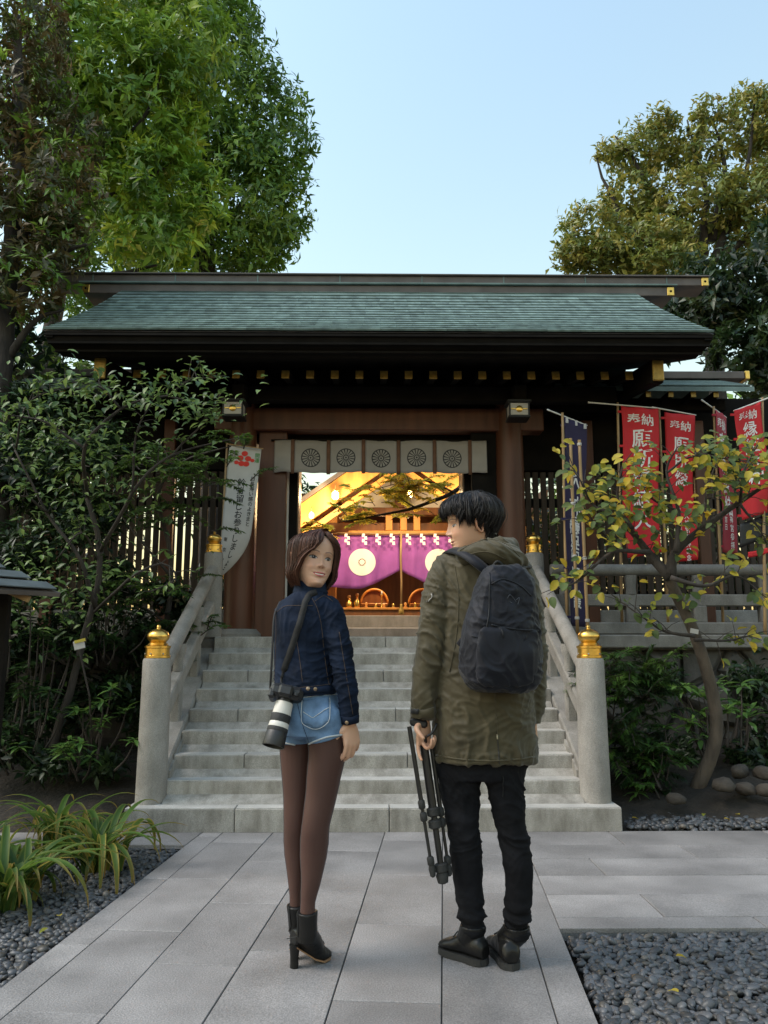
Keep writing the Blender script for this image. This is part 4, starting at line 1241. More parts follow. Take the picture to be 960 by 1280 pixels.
# brownish tree at the very left
bl = [B(20, 120, 7.6, .65, .75), B(60, 240, 7.4, .55, .6), B(-10, 300, 7.4, .75, .8), B(75, 300, 7.3, .35, .4), B(10, 20, 7.8, .7, .5), B(100, 180, 7.6, .28, .5), B(-60, 200, 7.6, .8, 1.2), B(25, 360, 7.2, .5, .35)]
c3, p3 = clump_crown(bl, 1500, 12, .105, .033, BROWN + GREENS[:2] + [(.05, .075, .02)], 13, spread=.08, inner=.45)
bt = at(-5, 880, 7.0); bt.z = .3
tree('russet_tree', bt, 'russet-tinged evergreen tree at the upper left edge', [c3],
     [bt, at(-5, 560, 7.2), at(12, 330, 7.4), at(25, 180, 7.6), at(20, 20, 7.7)], .15, .04,
     [([at(5, 400, 7.3), at(60, 330, 7.3), at(110, 310, 7.2)], .06, .012), ([at(12, 330, 7.4), at(60, 240, 7.5), at(95, 150, 7.6)], .05, .01), ([at(0, 460, 7.3), at(45, 400, 7.2), at(80, 385, 7.2)], .05, .01)], seed=7)
# dark evergreen mass low on the far left
bl = [B(20, 430, 8.2, .8, .45), B(-60, 480, 7.8, .9, 1.1), B(60, 470, 9.3, 1.0, .35), B(-30, 600, 8.0, .9, .9)]
c4, p4 = clump_crown(bl, 480, 10, .12, .05, DARKG + GREENS[:2], 14, spread=.10, inner=.3)
bt = at(-60, 800, 8.0); bt.z = LAND
tree('evergreen_tree', bt, 'dark evergreen at the left edge beneath the russet tree', [c4], [bt, at(-50, 600, 8.0), at(-30, 450, 8.0)], .1, .03,
     [([at(-40, 520, 8.0), at(10, 460, 8.2), at(60, 440, 8.6)], .04, .01)], seed=9)
# --- right side: open ochre tree with branches showing, dark evergreen below it
bl = [B(762, 192, 15.3, .35, .28), B(828, 152, 15.3, .4, .3), B(885, 140, 15.3, .4, .35), B(800, 190, 15.5, .75, .6), B(870, 190, 15.5, .7, .6), B(940, 150, 15.5, .7, .85), B(790, 250, 15.5, .8, .55), B(740, 290, 15.0, .75, .6), B(860, 265, 15.5, 1.4, .7), B(950, 270, 15.5, 1.2, 1.1), B(715, 320, 14.8, .4, .32), B(760, 320, 14.8, .7, .4), B(830, 340, 14.8, 1.0, .4), B(805, 310, 15.0, 1.0, .55), B(1000, 180, 15.5, 1.1, 1.5)]
c5, p5 = clump_crown(bl, 3600, 8, .145, .062, OLIVE, 15, spread=.2, inner=.62)
bt = at(900, 700, 15.4); bt.z = LAND
rl = []
for (a, b, c) in (((880, 320), (820, 240), (770, 170)), ((880, 320), (880, 230), (860, 150)), ((890, 330), (930, 230), (945, 120)), ((880, 330), (800, 300), (730, 290)), ((885, 330), (950, 280), (990, 200)), ((800, 300), (770, 260), (745, 195)), ((890, 300), (905, 210), (890, 150))):
    rl.append(([at(*a, 15.3), at(*b, 15.2), at(*c, 15.2)], .10, .015))
tree('ochre_tree', bt, 'ochre-green tree with dark branches showing against the sky at right', [c5], [bt, at(895, 500, 15.4), at(885, 330, 15.3)], .3, .12, rl, seed=11)
bl = [B(900, 380, 11.5, .8, .55), B(965, 340, 11.5, .9, .8), B(930, 440, 11.0, .6, .5), B(870, 350, 12.0, .5, .4), B(990, 450, 11, .8, .9), B(840, 400, 12.5, .9, .6)]
c6, p6 = clump_crown(bl, 900, 11, .16, .065, DARKG + [(.035, .06, .018)], 16, spread=.13, inner=.4)
bt = at(980, 700, 11.4); bt.z = LAND
tree('evergreen_tree', bt, 'dark glossy evergreen right of the gate roof', [c6], [bt, at(970, 550, 11.4), at(950, 400, 11.4)], .16, .06,
     [([at(965, 480, 11.4), at(920, 420, 11.4), at(890, 380, 11.4)], .06, .015)], seed=13)
# far woods behind everything: reads as one mass
bl = [B(60, 560, 19, 5, 2.2, 2.5), B(-150, 480, 19, 4, 3.5, 2.5), B(1000, 560, 19, 4.5, 2.3, 2.5), B(1150, 450, 19, 4, 3.5, 2.5), B(330, 640, 21, 2.2, 1.3, 2), B(720, 620, 20, 2.4, 1.5, 2)]
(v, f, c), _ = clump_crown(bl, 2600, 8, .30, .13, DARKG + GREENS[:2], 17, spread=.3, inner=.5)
tag(place('far_wood', np_mesh('far_wood', v, f, M_leaf, True, c)), 'dark wood behind the gate and its side walls', 'trees', kind='stuff')

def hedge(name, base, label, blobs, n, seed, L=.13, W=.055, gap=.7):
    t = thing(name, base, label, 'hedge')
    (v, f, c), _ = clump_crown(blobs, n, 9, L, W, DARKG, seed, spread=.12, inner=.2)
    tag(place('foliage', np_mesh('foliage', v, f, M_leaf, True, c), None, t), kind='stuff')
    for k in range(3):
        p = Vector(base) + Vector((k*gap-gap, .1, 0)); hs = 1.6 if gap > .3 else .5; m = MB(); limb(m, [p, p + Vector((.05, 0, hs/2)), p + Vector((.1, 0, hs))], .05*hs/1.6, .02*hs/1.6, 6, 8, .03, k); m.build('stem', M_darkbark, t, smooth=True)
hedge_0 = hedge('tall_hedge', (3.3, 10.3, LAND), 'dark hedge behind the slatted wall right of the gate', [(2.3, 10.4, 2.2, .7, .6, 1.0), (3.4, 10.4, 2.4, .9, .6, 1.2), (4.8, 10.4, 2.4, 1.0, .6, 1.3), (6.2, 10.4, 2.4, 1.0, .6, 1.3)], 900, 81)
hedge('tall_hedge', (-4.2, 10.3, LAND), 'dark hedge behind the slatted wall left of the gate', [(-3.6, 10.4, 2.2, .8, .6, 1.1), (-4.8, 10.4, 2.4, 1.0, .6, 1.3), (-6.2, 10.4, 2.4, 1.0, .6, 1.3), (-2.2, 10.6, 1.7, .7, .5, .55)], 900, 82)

# --- shrubs whose leaves can be told apart
LEAFMESH = {}
def leaf_mesh(key, L, W, col, seed, mat=None, round_=False):
    """One leaf as a little curved blade, 8 quads."""
    if key in LEAFMESH: return LEAFMESH[key]
    r = random.Random(seed); v = []; C = []
    n = 6
    prof = [.10, .62, .95, 1.0, .80, .45, .02] if not round_ else [.12, .75, 1.0, 1.0, .92, .62, .05]
    for i in range(n+1):
        t = i/n; w = prof[i]*W/2; z = -.22*L*t*t*r.uniform(.7, 1.3)
        for s in (-1, 0, 1):
            v.append((s*w, L*t, z + (abs(s))*w*.35)); 
            k = 1.0 if s else 1.18
            C.append([c*k*r.uniform(.92, 1.08) for c in col])
    f = []
    for i in range(n):
        for s in range(2): f.append((3*i+s, 3*i+s+1, 3*i+s+4, 3*i+s+3))
    LEAFMESH[key] = np_mesh('leaf', np.array(v), f, mat or M_leaf, True, np.array(C))
    return LEAFMESH[key]
def orient(p, axis, normal, s=1.0):
    a = Vector(axis).normalized(); x = a.cross(Vector(normal)); 
    if x.length < 1e-4: x = Vector((1, 0, 0))
    x.normalize(); z = x.cross(a)
    M = Matrix((x, a, z)).transposed().to_4x4()
    return Matrix.Translation(p) @ M @ Matrix.Scale(s, 4)
def leaves_on(parent, spots, meshes, rnd, limit=300, key=None, smin=.7, smax=1.2):
    """spots: (point, axis, normal). The largest in view become leaves of their own, the rest one mass."""
    sc = [(rnd.uniform(smin, smax), s) for s in spots]
    sc.sort(key=lambda q: -q[0] / max(.5, (Vector(q[1][0]) - CAM).length))
    V = []; F = []; C = []; o = 0
    for i, (s, (p, a, n)) in enumerate(sc):
        me = rnd.choice(meshes); M = orient(p, a, n, s)
        if i < limit: place('leaf', me, M, parent)
        else:
            co = np.c_[co_of(me), np.ones(len(me.vertices))] @ np.array(M).T
            V.append(co[:, :3]); F += [tuple(x + o for x in pl.vertices) for pl in me.polygons]; o += len(co)
            c = np.empty(len(co)*4, np.float32); me.color_attributes['Col'].data.foreach_get('color', c); C.append(c.reshape(-1, 4)[:, :3])
    if V: tag(place('further_leaves', np_mesh('further_leaves', np.concatenate(V), F, meshes[0].materials[0], True, np.concatenate(C)), None, parent), kind='stuff')

# small tree with yellowing round leaves, right
rnd = random.Random(21)
yt = thing('yellow_leaved_tree', gnd(868, 1004, .05), 'small crooked tree with yellow and green round leaves by the right railing', 'tree')
trunk = [gnd(868, 1004, .02), at(872, 985, 6.3), at(885, 950, 6.25), at(893, 905, 6.2), at(885, 850, 6.15), at(868, 795, 6.1), at(845, 745, 6.05), at(833, 715, 6.0)]
m = MB(); limb(m, trunk, .060, .038, 14, 24, .03, 2); m.build('trunk', M_bark, yt, smooth=True)
BR = [([(838, 722), (812, 690), (790, 660), (760, 640)], 6.0, .045, .012), ([(838, 720), (845, 690), (880, 660), (925, 630), (965, 600)], 5.9, .045, .012),
      ([(790, 660), (775, 620), (780, 580)], 5.95, .018, .005), ([(812, 690), (770, 690), (725, 725), (700, 735)], 5.8, .020, .004), ([(845, 690), (850, 640), (835, 590), (850, 560)], 5.9, .022, .005),
      ([(880, 660), (885, 610), (900, 570)], 5.85, .016, .004), ([(925, 630), (930, 590), (945, 560)], 5.8, .014, .004), ([(760, 640), (740, 630), (722, 600), (715, 585)], 5.95, .012, .003),
      ([(838, 722), (880, 735), (920, 720), (955, 745)], 5.7, .020, .004), ([(850, 640), (815, 620), (800, 590)], 5.85, .012, .003), ([(925, 630), (950, 660), (965, 690)], 5.8, .012, .003),
      ([(868, 795), (830, 790), (800, 770), (770, 750)], 6.0, .016, .003), ([(770, 690), (750, 660), (730, 650)], 5.85, .010, .003), ([(868, 800), (910, 800), (945, 790)], 5.9, .014, .003), ([(835, 590), (870, 570), (915, 575), (958, 580)], 5.85, .010, .003)]
spots = []
for pts, Y, a, b in BR:
    P3 = [at(x, y, Y + rnd.uniform(-.12, .12)) for x, y in pts]
    m = MB(); cc = limb(m, P3, a, b, 7, 16, .035, 4); m.build('branch', M_darkbark, yt, smooth=True)
    for i in range(3, len(cc)):
        for _ in range(2):
            if rnd.random() < .55:
                p = cc[i]; d = (cc[i] - cc[i-1]).normalized()
                tw = (d*.4 + Vector((rnd.uniform(-1, 1), rnd.uniform(-1, 1), rnd.uniform(-.5, .9)))).normalized()*rnd.uniform(.05, .22)
                e = p + tw
                m = MB(); m.tube([p, p + tw*.5 + Vector((0, 0, .012)), e], [.004, .003, .002], 4); m.build('twig', M_darkbark, yt)
                for _k in range(rnd.choice((1, 2, 2, 3, 3))):
                    spots.append((e + Vector((rnd.uniform(-.03, .03), rnd.uniform(-.03, .03), rnd.uniform(-.03, .03))), (tw.normalized()*.5 + Vector((rnd.uniform(-1, 1), rnd.uniform(-1, .4), rnd.uniform(-.9, .3)))), (rnd.uniform(-.6, .6), -.7 + rnd.uniform(-.5, .5), .8)))
# extra leaves in the dense bands of the crown
for (px, py, n, sx_, sy_) in ((800, 585, 46, 40, 20), (905, 565, 80, 50, 16), (740, 620, 46, 22, 26), (830, 640, 70, 50, 22), (915, 600, 70, 45, 18), (705, 722, 12, 12, 14), (860, 745, 16, 30, 16), (945, 740, 10, 14, 14), (770, 650, 34, 25, 22)):
    for _ in range(n):
        p = at(px + rnd.gauss(0, sx_*.55), py + rnd.gauss(0, sy_*.55), 5.85 + rnd.uniform(-.25, .25))
        spots.append((p, (rnd.uniform(-1, 1), rnd.uniform(-1, .3), rnd.uniform(-.9, .3)), (rnd.uniform(-.6, .6), -.7 + rnd.uniform(-.5, .5), .8)))
YL = [(.42, .30, .025), (.34, .28, .03), (.13, .17, .035), (.08, .12, .04), (.10, .14, .045), (.22, .23, .03), (.07, .105, .035), (.45, .36, .05)]
leaves_on(yt, spots, [leaf_mesh(('y', i), .078, .048, c, i, M_leafthin, True) for i, c in enumerate(YL)], rnd)
m = MB(); m.box(at(868, 789, 6.0), (.06, .006, .035), Matrix.Rotation(.2, 3, 'Y')); m.build('name_tag', M_white, yt)

# broad-leaved shrub at left with arching grey branches
def shrub(name, base, label, branches, leafmeshes, r0, seed, dens=.6, bark=None, twig=.18, nleaf=(2, 3, 4), limit=300, extra=(), upw=.2, cat='shrub'):
    rr = random.Random(seed)
    t = thing(name, base, label, cat)
    spots = []
    for pts, a, b in branches:
        m = MB(); cc = limb(m, pts, a, b, 6, 14, .05, seed); m.build('branch', bark or M_bark, t, smooth=True)
        for i in range(3, len(cc)):
            if rr.random() < dens:
                p = cc[i]; d = (cc[i] - cc[i-1]).normalized()
                tw = (d*.5 + Vector((rr.uniform(-1, 1), rr.uniform(-1, 1), rr.uniform(-.3, 1)))).normalized()*rr.uniform(.3, 1)*twig
                m = MB(); m.tube([p, p + tw*.5 + Vector((0, 0, .01)), p + tw], [.004, .003, .002], 4); m.build('twig', bark or M_bark, t)
                for k in range(rr.choice(nleaf)):
                    q_ = p + tw*rr.uniform(.5, 1.05)
                    spots.append((q_, tw.normalized()*.5 + Vector((rr.uniform(-1, 1), rr.uniform(-1, 1), rr.uniform(-.5, .5))), (rr.uniform(-.4, .4), -.3 + rr.uniform(-.4, .4), 1)))
    for (c, rad, n) in extra:
        for _ in range(n):
            p = Vector(c) + Vector((rr.gauss(0, rad[0]), rr.gauss(0, rad[1]), rr.gauss(0, rad[2])))
            spots.append((p, (rr.uniform(-1, 1), rr.uniform(-1, .5), rr.uniform(-.6, .4)), (rr.uniform(-.4, .4), -.4 + rr.uniform(-.4, .4), 1)))
    leaves_on(t, spots, leafmeshes, rr, limit)
    return t
CAMC = [(0.081, 0.1418, 0.0351), (0.1148, 0.189, 0.0459), (0.054, 0.1013, 0.027), (0.0378, 0.0743, 0.0216), (0.1485, 0.216, 0.0607)]
cam_leaves = [leaf_mesh(('c', i), .070, .035, c, 40+i) for i, c in enumerate(CAMC)]
Yb = 5.9
br = []
for pts, Y0, Y, a, b in (([(60, 960), (85, 860), (120, 760), (125, 690), (110, 620)], 6.3, 6.3, .036, .020), ([(120, 760), (100, 700), (60, 640), (20, 560)], 6.3, 6.1, .022, .008), ([(125, 690), (165, 615), (215, 570), (290, 545)], 6.3, 5.9, .018, .005),
                     ([(110, 620), (105, 560), (150, 510), (210, 495), (262, 520)], 6.3, 5.8, .018, .005), ([(105, 560), (60, 530), (10, 520)], 5.8, 5.8, .012, .005), ([(165, 615), (170, 540), (190, 500)], 5.9, 5.8, .010, .004),
                     ([(215, 570), (255, 530), (270, 505)], 5.9, 5.85, .009, .004), ([(60, 640), (30, 620), (-10, 640)], 6.1, 5.9, .012, .005), ([(20, 560), (40, 500), (90, 480)], 6.1, 5.9, .010, .004), ([(122, 700), (100, 665), (70, 700)], 6.3, 6.0, .012, .005),
                     ([(150, 510), (120, 480), (70, 475)], 5.8, 5.75, .010, .004), ([(210, 495), (235, 480), (262, 478)], 5.8, 5.75, .008, .003), ([(118, 765), (160, 725), (205, 702), (222, 722), (190, 738)], 6.3, 5.8, .013, .005)):
    br.append(([at(x, y, Y0 if q_ == 0 else Y) for q_, (x, y) in enumerate(pts)], a, b))
ex = [(at(60, 540, 6.3), (.4, .2, .15), 300), (at(120, 620, 6.4), (.35, .2, .2), 260), (at(30, 740, 6.3), (.3, .2, .2), 200), (at(100, 740, 6.5), (.25, .2, .2), 150), (at(140, 490, 5.8), (.38, .22, .06), 230), (at(225, 500, 5.7), (.2, .18, .08), 140), (at(40, 500, 5.8), (.28, .2, .12), 90), (at(80, 580, 6.0), (.3, .2, .2), 70), (at(262, 520, 5.7), (.07, .12, .07), 30), (at(60, 680, 6.1), (.25, .2, .25), 60), (at(150, 560, 6.1), (.3, .2, .12), 40)]
shrub('camellia_tree', gnd(60, 965, .2), 'broad-leaved evergreen arching over the left wall toward the gate', br, cam_leaves, .05, 31, dens=.9, bark=M_darkbark, extra=ex, cat='tree')

# dark understorey filling the left bed
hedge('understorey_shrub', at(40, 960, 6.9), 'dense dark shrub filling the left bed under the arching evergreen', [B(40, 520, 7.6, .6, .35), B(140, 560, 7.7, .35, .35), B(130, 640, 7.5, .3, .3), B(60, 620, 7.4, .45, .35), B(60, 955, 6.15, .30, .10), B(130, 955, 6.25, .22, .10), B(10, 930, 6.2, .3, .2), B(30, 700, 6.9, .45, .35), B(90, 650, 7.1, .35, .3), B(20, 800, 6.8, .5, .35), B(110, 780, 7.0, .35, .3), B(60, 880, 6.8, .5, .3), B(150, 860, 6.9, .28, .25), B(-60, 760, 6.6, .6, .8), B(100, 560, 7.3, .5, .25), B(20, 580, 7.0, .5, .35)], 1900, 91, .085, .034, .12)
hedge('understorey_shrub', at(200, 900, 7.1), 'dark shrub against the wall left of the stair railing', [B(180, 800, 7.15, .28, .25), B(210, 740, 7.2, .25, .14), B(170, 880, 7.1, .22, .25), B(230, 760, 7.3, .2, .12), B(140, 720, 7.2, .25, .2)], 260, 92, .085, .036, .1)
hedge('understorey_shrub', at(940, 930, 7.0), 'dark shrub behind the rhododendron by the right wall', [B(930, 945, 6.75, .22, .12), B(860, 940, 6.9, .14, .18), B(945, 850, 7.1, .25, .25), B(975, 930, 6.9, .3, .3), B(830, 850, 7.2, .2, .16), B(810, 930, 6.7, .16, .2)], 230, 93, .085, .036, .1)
# low rosette shrubs
def rosettes(name, base, label, tops, cols, L, W, seed, mat=None, per=(8, 12), stem=.02, cat='shrub', drop=.25):
    rr = random.Random(seed)
    t = thing(name, base, label, cat)
    ms = [leaf_mesh((name, seed, i), L, W, c, seed+i, mat) for i, c in enumerate(cols)]
    spots = []
    base = Vector(base)
    for tp in tops:
        tp = Vector(tp)
        m = MB(); st_ = base*.35 + tp*.65 + Vector((rr.uniform(-.05, .05), rr.uniform(-.05, .05), -.08)); m.tube(curve_pts([st_, (st_+tp)/2 + Vector((.01, 0, -.02)), tp], 8), [stem*(1-.7*k/8)*.5 for k in range(9)], 5); m.build('stem', M_darkbark, t, smooth=True)
        n = rr.randint(*per)
        for k in range(n):
            a = 2*PI*k/n + rr.uniform(-.3, .3); e = rr.uniform(-.35, .65)
            ax = Vector((math.cos(a)*math.cos(e), math.sin(a)*math.cos(e), math.sin(e)))
            spots.append((tp + Vector((0, 0, rr.uniform(-.03, .02))), ax, (0, 0, 1)))
    leaves_on(t, spots, ms, rr, 300)
    return t
def cloud(px, py, Y, sx, sz, n, seed):
    r = random.Random(seed)
    return [at(px, py, Y) + Vector((r.gauss(0, sx), r.gauss(0, sx*.7), r.gauss(0, sz))) for _ in range(n)]
GR1 = [(.05, .115, .022), (.065, .14, .026), (.035, .085, .02), (.08, .15, .03)]
GR2 = [(.018, .045, .012), (.026, .056, .013), (.014, .034, .010)]
rosettes('rosette_shrub', gnd(115, 985, .15), 'low rosette-leaved shrub beside the left railing post', cloud(125, 890, 6.0, .12, .07, 7, 1) + cloud(105, 930, 5.8, .16, .07, 9, 2), GR1, .10, .028, 51)
rosettes('rosette_shrub', gnd(30, 985, .15), 'dark rosette shrub at the left edge above the strap-leaved plants', cloud(40, 880, 6.2, .25, .16, 22, 3) + cloud(20, 800, 6.3, .25, .15, 14, 31), GR2, .12, .034, 52)
rosettes('rosette_shrub', at(130, 840, 6.7), 'dark rosette shrub low behind the arching evergreen', cloud(90, 800, 6.6, .25, .2, 18, 4) + cloud(150, 770, 6.7, .15, .15, 10, 41), GR2, .11, .032, 53)
rosettes('rosette_shrub', gnd(820, 1000, .08), 'small upright rosette shrub between the right post and the tree trunk', cloud(822, 960, 6.1, .07, .07, 7, 5) + cloud(815, 925, 6.15, .08, .05, 5, 6), GR1, .10, .03, 54)
rosettes('rhododendron', gnd(905, 985, .12), 'bright long-leaved rhododendron behind the crooked trunk', cloud(880, 865, 6.75, .12, .07, 6, 7) + cloud(920, 890, 6.6, .14, .07, 8, 8) + cloud(870, 910, 6.6, .08, .05, 4, 9) + cloud(850, 860, 6.8, .08, .03, 3, 91), [(.075, .155, .03), (.095, .18, .04), (.06, .13, .03)], .15, .046, 55, per=(6, 9))
# feathery evergreen beside the right post
def feathery(name, base, label, fronds, cols, L, W, seed, cat='shrub', mat=None):
    t = thing(name, base, label, cat)
    r = np.random.default_rng(seed); rr = random.Random(seed)
    P, A_, N_, C = [], [], [], []
    for (a, b) in fronds:
        a, b = Vector(a), Vector(b); mid = (a+b)/2 + Vector((0, 0, .12*(b-a).length))
        cc = curve_pts([a, mid, b], 18)
        m = MB(); m.tube(cc, [.005*(1-.8*k/len(cc)) + .001 for k in range(len(cc))], 4); m.build('stem', M_darkbark, t)
        base_c = np.array(rr.choice(cols))
        for i in range(4, len(cc)):
            d = (cc[i]-cc[i-1]).normalized(); s = d.cross(Vector((0, 0, 1))).normalized()
            for sg in (-1, 1):
                for q_ in range(2):
                    ax = (d*.7 + s*sg + Vector((0, 0, rr.uniform(-.5, .4)))).normalized()
                    P.append(cc[i] - d*rr.uniform(0, .02)); A_.append(ax); N_.append((rr.uniform(-.3, .3), rr.uniform(-.3, .3), 1)); C.append(base_c*rr.uniform(.7, 1.25))
    v, f, c = leaf_arrays(np.array(P), np.array(A_), np.array(N_), L*r.uniform(.6, 1.2, len(P)), W, np.array(C))
    tag(place('foliage', np_mesh('foliage', v, f, mat or M_leaf, True, c), None, t), kind='stuff')
    return t
def fronds(px, py, Y, sx, sz, n, L, seed, up=.3):
    r = random.Random(seed); out = []
    for _ in range(n):
        a = at(px, py, Y) + Vector((r.gauss(0, sx), r.gauss(0, sx*.6), r.gauss(0, sz)))
        d = Vector((r.uniform(-1, 1), r.uniform(-1, .6), r.uniform(-.5, .9)*up*2)).normalized()*L*r.uniform(.6, 1.2)
        out.append((a, a+d))
    return out
feathery('podocarpus', gnd(790, 1000, .1), 'feathery dark evergreen shrub right beside the lower right post', fronds(785, 865, 6.3, .14, .13, 90, .30, 1) + fronds(790, 940, 6.3, .11, .13, 60, .26, 2), GR1 + GR2, .085, .014, 61)
feathery('podocarpus', at(140, 880, 6.9), 'feathery dark evergreen shrub behind the left railing', fronds(165, 845, 6.9, .14, .2, 34, .3, 3) + fronds(190, 780, 7.1, .14, .1, 16, .3, 4), GR2, .08, .014, 62)
MAP = [(.055, .11, .02), (.075, .14, .025), (.04, .09, .018)]
mt = feathery('maple_tree', at(215, 900, 7.1), 'fine-leaved green maple reaching toward the white banner', fronds(200, 580, 6.8, .28, .04, 34, .42, 5, .1) + fronds(245, 600, 6.6, .14, .05, 20, .38, 6, .1) + fronds(300, 548, 6.6, .06, .05, 7, .25, 7, .1) + fronds(200, 640, 6.9, .3, .08, 26, .4, 8, .1) + fronds(175, 740, 6.9, .28, .06, 26, .4, 9, .1) + fronds(230, 790, 7.0, .2, .05, 14, .35, 10, .1), MAP, .055, .016, 63, 'tree', M_leafthin)
m = MB(); limb(m, [at(215, 900, 7.1), at(205, 800, 7.05), at(215, 700, 7.0), at(200, 620, 6.9), at(230, 580, 6.8), at(290, 560, 6.6)], .035, .006, 8, 20, .04, 3); m.build('trunk', M_darkbark, mt, smooth=True)
m = MB(); limb(m, [at(213, 720, 7.0), at(180, 680, 6.9), at(150, 640, 6.9)], .016, .004, 6, 10, .03, 3); m.build('limb', M_darkbark, mt, smooth=True)
m = MB(); limb(m, [at(210, 780, 7.0), at(180, 760, 6.9), at(140, 745, 6.8)], .014, .004, 6, 10, .03, 4); m.build('limb', M_darkbark, mt, smooth=True)
# golden maple in the courtyard, behind the gate
GM = [(.42, .40, .05), (.55, .46, .05), (.32, .36, .05), (.60, .46, .06)]
gm = feathery('courtyard_maple', Vector((2.3, 10.6, LAND)), 'yellowing maple branches hanging across the gate opening', fronds(530, 615, 10.6, .28, .10, 30, .42, 15, .1) + fronds(480, 620, 10.6, .2, .08, 18, .4, 16, .1) + fronds(450, 645, 10.7, .2, .05, 12, .4, 17, .1) + fronds(560, 640, 10.6, .2, .08, 14, .4, 18, .1) + fronds(400, 665, 10.9, .12, .05, 10, .3, 19, .1), GM, .085, .026, 64, 'tree', M_leafthin)
m = MB(); limb(m, [Vector((2.3, 10.6, LAND)), Vector((2.25, 10.6, 2.4)), at(620, 590, 10.6), at(560, 620, 10.6), at(500, 640, 10.6), at(430, 650, 10.7)], .07, .008, 8, 26, .05, 3); m.build('trunk', M_darkbark, gm, smooth=True)
m = MB(); limb(m, [at(570, 617, 10.6), at(530, 600, 10.6), at(470, 610, 10.6)], .018, .004, 6, 12, .04, 3); m.build('limb', M_darkbark, gm, smooth=True)
m = MB(); limb(m, [at(520, 635, 10.6), at(490, 620, 10.5), at(470, 600, 10.5)], .012, .003, 6, 12, .04, 8); m.build('limb', M_darkbark, gm, smooth=True)

# --- strap-leaved plants along the left gravel
STR = [[(.05, .105, .020), (.15, .18, .035)], [(.07, .14, .024), (.13, .19, .035)], [(.035, .08, .018), (.08, .12, .025)], [(.09, .15, .028), (.33, .26, .045)], [(.15, .16, .03), (.32, .22, .045)]]
def blade_mesh(i, L, W, bend):
    r = random.Random(i*7+3); v = []; C = []
    c0, c1 = STR[i % 5]; n = 14
    th = R(78) ; y = z = 0.0
    for k in range(n+1):
        t = k/n
        w = 1.15*W*(.62 + .38*min(1, t*4))*(1 - max(0, (t-.45)/.55)**1.7) + .001
        for s in (-1, -.5, 0, .5, 1):
            v.append((s*w/2, y, z - (abs(s)-.5)*-.22*w))
            edge = 1 if abs(s) == 1 else 0
            kk = r.uniform(.9, 1.1)
            tip = max(0, t-.72)/.28
            col = np.array(c1 if edge else c0)*kk
            col = col*(1-tip*.7) + np.array((.30, .15, .04))*tip*.7
            C.append(col)
        y += math.cos(th)*L/n; z += math.sin(th)*L/n
        th -= bend/n*(1 + 1.2*t)
    f = []
    for k in range(n):
        for s in range(4): f.append((5*k+s, 5*k+s+1, 5*k+s+6, 5*k+s+5))
    return np_mesh('leaf', np.array(v), f, M_leafthin, True, np.array(C))
BL = [blade_mesh(i, L, W, b) for i, (L, W, b) in enumerate(((.55, .030, 1.5), (.62, .034, 1.9), (.48, .028, 1.1), (.70, .036, 2.1), (.40, .026, .9), (.58, .032, 1.7), (.66, .030, 1.3), (.52, .034, 2.2)))]
def strap_plant(x, y, n, sc, label, seed):
    rr = random.Random(seed)
    t = thing('strap_leaved_plant', (x, y, -.03), label, 'plant', 'strap-leaved plants on the left gravel')
    for k in range(n):
        a = 2*PI*k/n*3.0 + rr.uniform(-.4, .4)
        tilt = rr.uniform(-.20, .32)
        M = Matrix.Translation((x + rr.gauss(0, .045)*sc, y + rr.gauss(0, .045)*sc, -.03)) @ Matrix.Rotation(a, 4, 'Z') @ Matrix.Rotation(-tilt, 4, 'X') @ Matrix.Scale(sc*rr.uniform(.75, 1.15), 4)
        place('leaf', rr.choice(BL), M, t)
g = gnd(112, 1092); strap_plant(g.x, g.y + .1, 60, .98, 'strap-leaved plant nearest the lower left railing post', 71)
g = gnd(60, 1085); strap_plant(g.x - .12, g.y + .45, 46, .95, 'yellowish strap-leaved plant behind the front two', 74)
g = gnd(22, 1130); strap_plant(g.x - .06, g.y + .02, 60, 1.02, 'largest strap-leaved plant at the left edge of the gravel', 72)
g = gnd(-60, 1110); strap_plant(g.x, g.y, 44, 1.0, 'strap-leaved plant cut by the left picture edge', 73)

# --- rocks at the foot of the right tree
def rock(px, py, z, s, label, seed):
    r = np.random.default_rng(seed)
    v, f = ICO_V.copy(), ICO_F
    d = np.array([noise.noise(Vector(p)*1.3 + Vector((seed, 0, 0))) for p in v])
    v = v*(1 + .35*d[:, None]); v = np.sign(v)*np.abs(v)**.85*np.array(s)
    p = gnd(px, py, z)
    o = place('rock', np_mesh('rock', v, f, M_stone2, False), Matrix.Translation(p + Vector((0, 0, s[2]*.45))) @ Matrix.Rotation(seed, 4, 'Z'))
    return tag(o, label, 'rock', 'rocks edging the right bed')
M_stone2 = pmat('tan_rock', (.042, .034, .026), var=.4, scale=9, rough=.85, bump=.5, bscale=25, rnd=.3, bdist=.02)
rock(905, 985, .20, (.10, .075, .05), 'brown rock just right of the crooked trunk', 1)
rock(932, 990, .16, (.08, .07, .05), 'small brown rock second from the crooked trunk', 2)
rock(958, 992, .16, (.08, .065, .05), 'tan rock cut by the right edge of the picture', 3)
rock(925, 968, .26, (.10, .06, .05), 'mossy rock behind the brown rocks at right', 4)
rock(955, 970, .26, (.085, .06, .05), 'grey rock behind the tan rock at the right edge', 5)
rock(845, 1002, .12, (.07, .06, .04), 'low rock at the left foot of the crooked trunk', 6)
